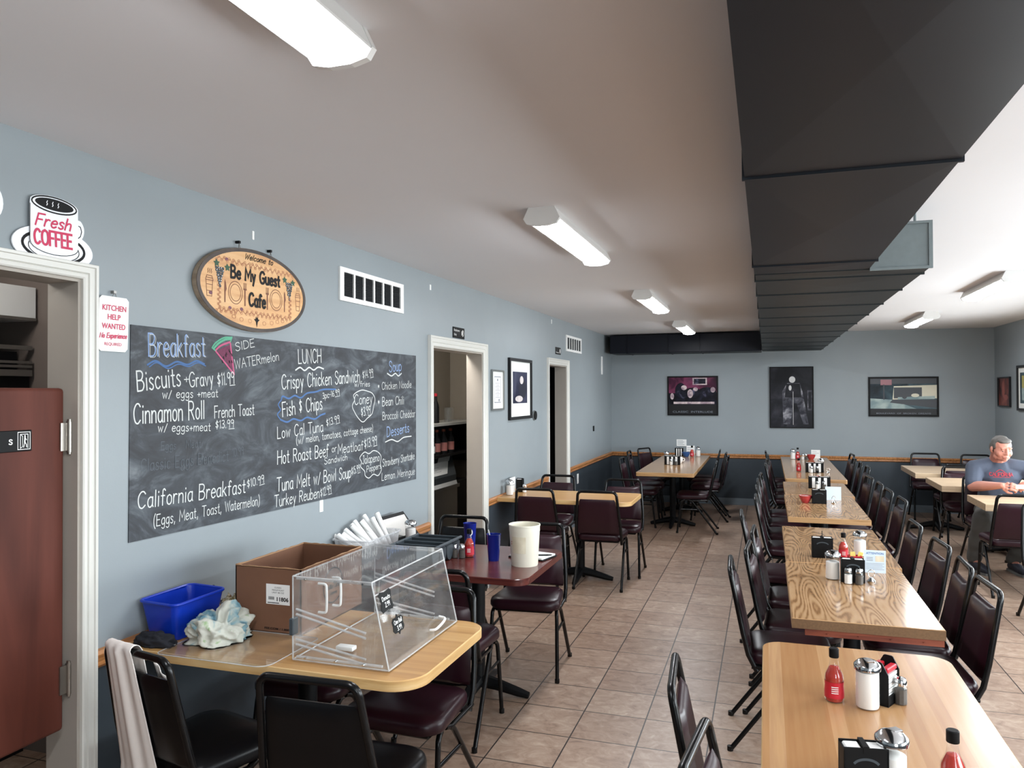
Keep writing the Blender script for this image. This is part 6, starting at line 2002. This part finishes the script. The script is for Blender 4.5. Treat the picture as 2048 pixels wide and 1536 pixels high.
m.add(vs, [(a_ * nn_ + i, a_ * nn_ + (i + 1) % nn_, (a_ + 1) * nn_ + (i + 1) % nn_, (a_ + 1) * nn_ + i) for a_ in range(3) for i in range(nn_)])
m.build('torn_rim', M['cardboard_in'], t, smooth=0)
FB = lambda u, v: (u, by0 - .0012, v)
m = MB()
LX0, LX1, LZ0, LZ1 = .452, .562, .875, .955
fill(m, [(LX0, LZ0), (LX1, LZ0), (LX1, LZ1), (LX0, LZ1)], FB)
m.build('label', M['paper'], t, smooth=0)
m = MB()
FB2 = lambda u, v: (u, by0 - .0018, v)
font(m, 'CLASSIC', FB2, LX0 + .04, LX0 + .072, .939, .006)
font(m, 'MEDIUM ROAST', FB2, LX0 + .028, LX0 + .084, .929, .006)
font(m, 'UNIT 80 OZ', FB2, LX0 + .028, LX0 + .084, .919, .006)
font(m, '11806', FB2, LX0 + .05, LX0 + .104, .889, .016, bold=.03)
for k in range(9):
    m.box(LX0 + .012 + k * .003, LX0 + .0135 + k * .003, by0 - .0018, by0 - .0014, .893, .905)
m.ribbon([(LX0 + .008, .881), (LX0 + .06, .881)], .003, FB2)
m.build('label_print', M['ink'], t, smooth=0)
m = MB()
font(m, 'FEE.COM / 1.800.438.8', FB2, .445, .60, .775, .008, bold=.02)
FR_ = lambda u, v: (bx1 + .0012, u, v)
m.ribbon(ellipse(2.84, .905, .075, .072, 36), .0055, FR_, 0, True)
write(m, 'Cadillac Coffee', (2.785, .893), (2.895, .893), .017, .0036, FR_, 0, .2)
write(m, 'Company', (2.815, .868), (2.868, .868), .012, .003, FR_, 0, .2)
m.build('box_print', M['ink'], t, smooth=0)

# blue bin, hook, dark cloth, foil, towel
t = thing('plastic_bin', 'bright blue plastic bin against the left wall behind the towel', 'bin', (.125, 2.515, ZT + .002), R(-6))
m = MB()
o1, o2 = rrect(-.075, .075, -.105, .105, (.02,) * 4), rrect(-.098, .098, -.13, .13, (.03,) * 4)
i1, i2 = rrect(-.072, .072, -.102, .102, (.02,) * 4), rrect(-.094, .094, -.126, .126, (.03,) * 4)
n = len(o1)
def dip(u, v):   # the rim dips on the near short side
    return .142 - (.022 * max(0, 1 - (abs(u) / .06) ** 2) if v < -.1 else 0) + (.006 if v > .1 else 0)
vs = [(u, v, 0) for u, v in o1] + [(u, v, dip(u, v)) for u, v in o2] + [(u, v, .004) for u, v in i1] + [(u, v, dip(u, v)) for u, v in i2]
fs = [tuple(range(n - 1, -1, -1)), tuple(range(2 * n, 3 * n))]
for i in range(n):
    j = (i + 1) % n
    fs += [(i, j, n + j, n + i), (2 * n + j, 2 * n + i, 3 * n + i, 3 * n + j), (n + i, n + j, 3 * n + j, 3 * n + i)]
m.add(vs, fs)
m.build('tub', M['bin_blue'], t)
MB().tube([(u, v, dip(u, v)) for u, v in rrect(-.099, .099, -.131, .131, (.03,) * 4)], .006, 8, closed=True).build('rim', M['bin_blue'], t)
t = thing('hook_tab', 'black hanging tab with a round hole standing behind the blue bin', 'tab', (.11, 2.69, ZT))
m = MB()
out = [(-.05, 0), (.05, 0), (.05, .10), (.022, .138), (-.022, .138), (-.05, .10)]
m.prism(out, lambda u, v, d: (d, u, v), -.003, .003)
m.build('tab', M['black'], t, smooth=0)
MB().tube([(-.005, 0, .118), (.006, 0, .118)], .011, 14).build('eyelet', M['paper'], t)
def blob(name, label, cat, c, sx, sy, sz, matn, seed, amp=.35, n=36, group=None, freq=3.0, fold=0.0):
    """crumpled cloth: a dome with ridged folds, flat on what it lies on"""
    o = Vector((seed * 3.7, seed * 1.3, seed * 2.1))
    bm = bmesh.new()
    bmesh.ops.create_uvsphere(bm, u_segments=n * 2, v_segments=n, radius=1)
    for v in bm.verts:
        d = v.co.normalized()
        r = 1 + amp * (mnoise.noise(d * freq + o)) + fold * (1 - abs(mnoise.noise(d * freq * 1.7 + o * 2)) * 2.2) * .35
        r += .06 * mnoise.noise(d * 11 + o)
        p = d * r
        v.co = Vector((p.x * sx, p.y * sy, max(0, p.z * sz + sz * .25)))
    m_ = MB()
    m_.bm(bm)
    return tag(m_.build(name, M[matn], None, c, 0, smooth=180), label, cat, group)
blob('hand_towel', 'crumpled white towel with blue green print beside the blue bin', 'towel', (.335, 2.475, ZT + .006), .095, .115, .085, 'towel', 4, .42, 60, None, 1.7, .55)
blob('dark_cloth', 'dark folded cloth lying by the blue bin near the wall', 'cloth', (.14, 2.345, ZT + .002), .085, .045, .038, 'darkcloth', 7, .3, 30)
blob('food_wrapper', 'crumpled patterned wrapper behind the towel', 'wrapper', (.235, 2.69, ZT + .001), .05, .06, .07, 'wrapper' if 'wrapper' in M else 'towel', 12, .6, 30, None, 4, .8)
# apron over the chair back
bpy.context.view_layer.update()
t = thing('white_apron', 'long white apron draped over the back of the bottom left black chair', 'apron', (.415, 2.29, 0), R(-13))
m = MB()
def apr(u, v):
    # v: 0 hem of the long outer fall .. over the top rail .. short inner fall
    w0 = .072 + .065 * max(0, .8 - v)
    x = -.075 + (u - .5) * 2 * w0 - .020 * max(0, .75 - v)
    fold = .011 * math.sin(u * 8 + 1.2 * v) * (1.15 - v) + .004 * math.sin(u * 19 + 1)
    yb_ = lambda z: -.175 - (z - .42) * .20
    if v < .8:
        z = .12 + (.868 - .12) * (v / .8)
        y = yb_(max(.42, z)) - .021 + fold - .012 * (1 - v / .8)
    elif v < .9:
        a = (v - .8) / .1 * PI
        z = .860 + .016 * math.sin(a)
        y = yb_(.86) - .019 * math.cos(a) + fold * .3
    else:
        z = .855 - (v - .9) / .1 * .12
        y = yb_(z) + .024 + fold * .3
    return (x, y, z)
m.grid(apr, 30, 50)
ap = m.build('cloth', M['apron'], t, smooth=180)
md = ap.modifiers.new('thick', 'SOLIDIFY')
md.thickness = .002
md.offset = 0
t2 = thing('white_cloth', 'white cloth scrap hanging inside the apron chair back', 'cloth', (.415, 2.29, 0), R(-13))
m = MB()
m.grid(lambda u, v: (.03 + u * .10, -.175 - (.80 - v * .16 - .42) * .2 + .034 + .006 * math.sin(u * 9), .815 - v * .10 - u * .05), 12, 8)
q = m.build('cloth', M['apron'], t2, smooth=180)
md = q.modifiers.new('thick', 'SOLIDIFY')
md.thickness = .002

# ------------------------------------------------------------------ the seated man
def sph(bm, c, r, sc=(1, 1, 1), rot=None):
    mt = Matrix.Translation(Vector(c))
    if rot is not None:
        mt = mt @ rot
    mt = mt @ Matrix.Diagonal((sc[0], sc[1], sc[2], 1))
    bmesh.ops.create_icosphere(bm, subdivisions=2, radius=r, matrix=mt)
def cap(bm, a, ra, b, rb, k=.35):
    a, b = Vector(a), Vector(b)
    n = max(2, int((b - a).length / (min(ra, rb) * k)) + 1)
    for i in range(n + 1):
        t_ = i / n
        sph(bm, a.lerp(b, t_), ra + (rb - ra) * t_)
def chain(bm, pts):
    for (p, r), (q, s_) in zip(pts, pts[1:]):
        cap(bm, p, r, q, s_)
def remesh(bm, name, matn, voxel, parent, smooth_it=4, label=None, fac=.5):
    me = bpy.data.meshes.new(name)
    bm.to_mesh(me)
    bm.free()
    o = bpy.data.objects.new(name, me)
    COL.objects.link(o)
    md = o.modifiers.new('r', 'REMESH')
    md.mode = 'VOXEL'
    md.voxel_size = voxel
    md.use_smooth_shade = True
    if smooth_it:
        sm = o.modifiers.new('s', 'SMOOTH')
        sm.factor = fac
        sm.iterations = smooth_it
    dg = bpy.context.evaluated_depsgraph_get()
    me2 = bpy.data.meshes.new_from_object(o.evaluated_get(dg))
    me2.name = name
    o.modifiers.clear()
    o.data = me2
    me2.materials.clear()
    me2.materials.append(M[matn])
    me2.polygons.foreach_set('use_smooth', [True] * len(me2.polygons))
    if parent is not None:
        o.parent = parent
    if label:
        o['label'] = label
    return o
V3 = Vector
HC = V3((4.475, 8.40, 1.165))          # head centre
hr = Matrix.Rotation(R(14), 4, 'Z') @ Matrix.Rotation(R(13), 4, 'X')   # turned to his left, tilted down
def hp(x, y, z):                         # head frame: x his left (+x), -y forward, z up
    return HC + (hr @ V3((x, y, z)))
b = bmesh.new()
hrm = hr.to_3x3().to_4x4()
# head: skull, face, jaw, cheeks, nose, brow, lips, chin, ears
sph(b, hp(0, .012, .032), .1, (.84, .98, .86), hrm)
sph(b, hp(0, -.030, -.018), .1, (.77, .66, .86), hrm)
sph(b, hp(0, -.036, -.066), .06, (1.08, .84, .76), hrm)
sph(b, hp(0, -.078, -.088), .022, (1.1, .8, .8), hrm)
for s_ in (-1, 1):
    sph(b, hp(s_ * .040, -.052, -.030), .034, (1, 1, 1.1), hrm)
    sph(b, hp(s_ * .048, -.018, -.070), .034, (.8, 1, 1), hrm)
    sph(b, hp(s_ * .03, -.083, .028), .017, (1.5, .6, .6), hrm)
    e = hr @ V3((s_, 0, 0))
    sph(b, hp(s_ * .084, .014, -.012), .026, (.35, .75, 1.2), hrm)
    sph(b, hp(s_ * .030, -.0805, .0095), .0130, (1.3, .78, .62), hrm)
    sph(b, hp(s_ * .030, -.0785, -.006), .0125, (1.2, .7, .5), hrm)
    sph(b, hp(s_ * .077, .006, -.034), .011, (.6, .9, 1), hrm)
chain(b, [(hp(0, -.092, .022), .010), (hp(0, -.102, -.010), .0115), (hp(0, -.107, -.026), .0125)])
for s_ in (-1, 1):
    sph(b, hp(s_ * .013, -.097, -.029), .0085)
chain(b, [(hp(-.020, -.090, -.058), .007), (hp(0, -.098, -.054), .008), (hp(.020, -.090, -.058), .007)])
chain(b, [(hp(-.018, -.088, -.070), .007), (hp(0, -.095, -.072), .009), (hp(.018, -.088, -.070), .007)])
# neck and trunk
NB = V3((4.47, 8.52, 1.03))
chain(b, [(hp(0, .03, -.04), .068), (NB, .074), (V3((4.475, 8.55, .98)), .10)])
PEL = V3((4.50, 8.60, .545))
chain(b, [(V3((4.475, 8.55, .96)), .125), (V3((4.49, 8.55, .80)), .165), (V3((4.50, 8.57, .66)), .175), (PEL, .155)])
sph(b, (4.485, 8.47, .72), .16, (1.15, .85, 1.0))
SR, SL = V3((4.275, 8.51, .965)), V3((4.70, 8.51, .965))
chain(b, [(SR, .072), (V3((4.47, 8.54, .995)), .085), (SL, .072)])
# arms
ER, EL = V3((4.225, 8.37, .800)), V3((4.80, 8.36, .795))
WR, WL = V3((4.405, 8.13, .842)), V3((4.665, 8.14, .858))
chain(b, [(SR, .066), (ER, .050), (ER.lerp(WR, .35), .050), (WR, .029)])
chain(b, [(SL, .066), (EL, .050), (EL.lerp(WL, .35), .050), (WL, .029)])
# hands: palm, four bent fingers, thumb
def hand(W, inward, upv, tip):
    """W wrist; inward: direction the hand points; upv: back of hand side"""
    d = inward.normalized()
    u = (upv - d * upv.dot(d)).normalized()
    s_ = d.cross(u)
    P = lambda f, w, h: W + d * f + s_ * w + u * h
    for f, w in ((.018, -.018), (.018, .018), (.045, -.03), (.045, 0), (.045, .03), (.075, -.03), (.075, 0), (.075, .03), (.078, -.01), (.03, 0)):
        sph(b, P(f, w, 0), .0155, (1, 1, .9))
    for k, (w, L) in enumerate(((-.032, .070), (-.011, .080), (.011, .075), (.032, .060))):
        a0 = P(.078, w, .004)
        a1 = P(.078 + L * .42, w * .96, .000 - .012)
        a2 = P(.078 + L * .62, w * .92, -.034)
        a3 = P(.078 + L * .42, w * .90, -.052)
        chain(b, [(a0, .0105), (a1, .0095), (a2, .0088), (a3, .0078)])
    chain(b, [(P(.02, tip * .03, -.008), .0135), (P(.05, tip * .050, -.022), .0115), (P(.082, tip * .046, -.038), .0095)])
hand(WR, V3((.085, -.03, -.006)), V3((-.1, -.75, .55)), 1)
hand(WL, V3((-.085, -.02, -.012)), V3((.1, -.75, .55)), -1)
# legs and feet
KR, KL = V3((4.262, 8.20, .515)), V3((4.72, 8.20, .515))
AR, AL = V3((4.232, 8.36, .095)), V3((4.57, 8.40, .095))
chain(b, [(V3((4.41, 8.58, .53)), .10), (KR, .070), (KR.lerp(AR, .35), .058), (AR, .038)])
chain(b, [(V3((4.59, 8.58, .53)), .10), (KL, .070), (KL.lerp(AL, .35), .058), (AL, .038)])
TR_, TL_ = V3((4.275, 8.20, .035)), V3((4.59, 8.24, .035))
chain(b, [(AR, .036), (V3((AR.x, AR.y + .03, .045)), .034)])
chain(b, [(AR, .034), (TR_, .028)])
chain(b, [(AL, .034), (TL_, .028)])
man = remesh(b, 'person', 'skin', .0042, None, 3)
tag(man, 'seated person in a grey blue tee and grey trousers holding a small packet', 'person')
# eyes
for s_ in (-1, 1):
    m = MB()
    m.lathe([(.0108 * math.sin(PI * k / 8), -.0108 * math.cos(PI * k / 8)) for k in range(9)], 12)
    e = m.build('eye', M['white'], man, smooth=180)
    e.location = hp(s_ * .030, -.0775, .0025)
    m = MB()
    m.lathe([(.0055 * math.sin(PI * k / 8), -.0055 * math.cos(PI * k / 8)) for k in range(9)], 10)
    e = m.build('iris', M['ink'], man, smooth=180)
    e.location = hp(s_ * .032, -.0842, -.0005)
    m = MB()
    pts = [hp(s_ * (.014 + .034 * k / 5), -.0905 + .010 * (k / 5) ** 2, .0255 + .005 * math.sin(PI * k / 5)) for k in range(6)]
    m.tube(pts, [.0015, .0025, .003, .0028, .002, .001], 6)
    m.build('eyebrow', mat('brow_hair', (110, 84, 70), .8), man)
m = MB()
m.tube([hp(-.021, -.0955, -.0635), hp(0, -.1035, -.062), hp(.021, -.0955, -.0635)], [.0015, .0028, .0015], 6)
m.build('mouth', mat('lip_line', (128, 62, 62), .6), man)
# hair: short, grey, covering crown, sides and back
b = bmesh.new()
sph(b, hp(0, .020, .040), .1, (.85, .97, .86), hrm)
sph(b, hp(0, -.035, .085), .06, (1.05, .8, .5), hrm)
for s_ in (-1, 1):
    sph(b, hp(s_ * .064, .035, .01), .05, (.46, .95, 1.1), hrm)
    sph(b, hp(s_ * .070, -.012, .030), .03, (.42, .7, 1.1), hrm)
sph(b, hp(0, .075, -.01), .06, (1.0, .5, 1.0), hrm)
for v in list(b.verts):
    q = hr.inverted() @ (v.co - HC)
    # keep the face clear
    if q.y < -.045 and q.z < .062:
        q.y = -.045 + (q.y + .045) * .15
    if q.z < -.045:
        q.z = -.045
    d = mnoise.noise(v.co * 60) * .0025
    v.co = HC + hr @ (q + q.normalized() * d)
remesh(b, 'hair', 'hair', .0045, man, 2)
# tee shirt
b = bmesh.new()
chain(b, [(V3((4.475, 8.545, .995)), .102), (V3((4.475, 8.55, .955)), .138), (V3((4.49, 8.55, .80)), .180), (V3((4.50, 8.57, .66)), .190), (V3((4.50, 8.59, .57)), .178)])
sph(b, (4.485, 8.465, .715), .17, (1.18, .88, 1.02))
sph(b, (4.485, 8.47, .88), .15, (1.2, .62, .7))
chain(b, [(SR, .082), (V3((4.47, 8.545, .985)), .098), (SL, .082)])
chain(b, [(SR, .082), (SR.lerp(ER, .82), .073)])
chain(b, [(SL, .082), (SL.lerp(EL, .82), .073)])
for v in b.verts:
    c0 = v.co
    w = mnoise.noise(V3((c0.x * 14, c0.y * 14, c0.z * 9))) * .006
    v.co = c0 + V3((w, w, 0))
shirt = remesh(b, 't_shirt', 'shirt', .008, man, 5)
m = MB()
ncol = [V3((NB.x + .082 * math.cos(a), NB.y + .012 + .075 * math.sin(a), 1.052 - .030 * (1 - math.sin(a)) * .5 + .0)) for a in [2 * PI * k / 24 for k in range(24)]]
m.tube(ncol, .008, 8, closed=True)
m.build('collar', M['shirt'], shirt)
bpy.context.view_layer.update()
bvh = BVHTree.FromPolygons([v.co for v in shirt.data.vertices], [tuple(p.vertices) for p in shirt.data.polygons])
def chest(u, v):
    hit = bvh.ray_cast(V3((u, 7.6, v)), V3((0, 1, 0)))
    return (u, (hit[0].y if hit[0] is not None else 8.4) - .0065, v)
m = MB()
write(m, 'CALIFORNIA', (4.375, .905), (4.565, .905), .030, .0062, chest)
m.ribbon(smooth_pts([(4.43, .942), (4.465, .962), (4.50, .942)], 6), .006, chest)
m.ribbon([(4.40, .893), (4.54, .893)], .005, chest)
m.build('shirt_print', M['shirt_print'], shirt, smooth=0)
# trousers
b = bmesh.new()
chain(b, [(V3((4.41, 8.59, .535)), .118), (KR, .088), (KR.lerp(AR, .3), .082), (AR + V3((0, .01, .03)), .068)])
chain(b, [(V3((4.59, 8.59, .535)), .118), (KL, .088), (KL.lerp(AL, .3), .082), (AL + V3((0, .01, .03)), .068)])
chain(b, [(V3((4.41, 8.61, .545)), .125), (V3((4.59, 8.61, .545)), .125)])
for v in b.verts:
    c0 = v.co
    w = mnoise.noise(V3((c0.x * 8, c0.y * 8, c0.z * 22))) * .012
    v.co = c0 + V3((w, w * .5, 0))
    if v.co.z < .07:
        v.co.z = .07
remesh(b, 'trousers', 'trousers', .009, man, 5)
for A_, T_ in ((AR, TR_), (AL, TL_)):
    b = bmesh.new()
    d = (T_ - A_); d.z = 0
    d.normalize()
    hl = V3((A_.x, A_.y, 0)) - d * .035
    chain(b, [(hl + V3((0, 0, .052)), .046), (hl + d * .09 + V3((0, 0, .056)), .046), (hl + d * .20 + V3((0, 0, .043)), .042), (hl + d * .245 + V3((0, 0, .038)), .034)])
    for v in b.verts:
        v.co.z = max(.016, v.co.z)
    sh = remesh(b, 'shoe', 'shoe', .006, man, 3)
    sd = V3((-d.y, d.x, 0))
    out = [hl - d * .045 + sd * .02, hl - d * .03 + sd * .042, hl + d * .10 + sd * .044, hl + d * .20 + sd * .046, hl + d * .27 + sd * .025, hl + d * .28, hl + d * .27 - sd * .025, hl + d * .20 - sd * .046, hl + d * .10 - sd * .044, hl - d * .03 - sd * .042, hl - d * .045 - sd * .02]
    m = MB()
    P = [(q.x, q.y) for q in out][::-1]
    m.prism(P, lambda u, v, w: (u, v, w), .001, .022)
    m.build('sole', M['sole'], sh, smooth=40)
t = thing('small_packet', 'small pale green packet held in the seated person\'s hands', 'packet', (4.535, 8.065, .842))
m = MB()
m.rbox(-.036, .036, -.004, .004, -.020, .020, .003, 1)
m.build('packet', mat('pale_green_packet', (200, 214, 190), .5), t)
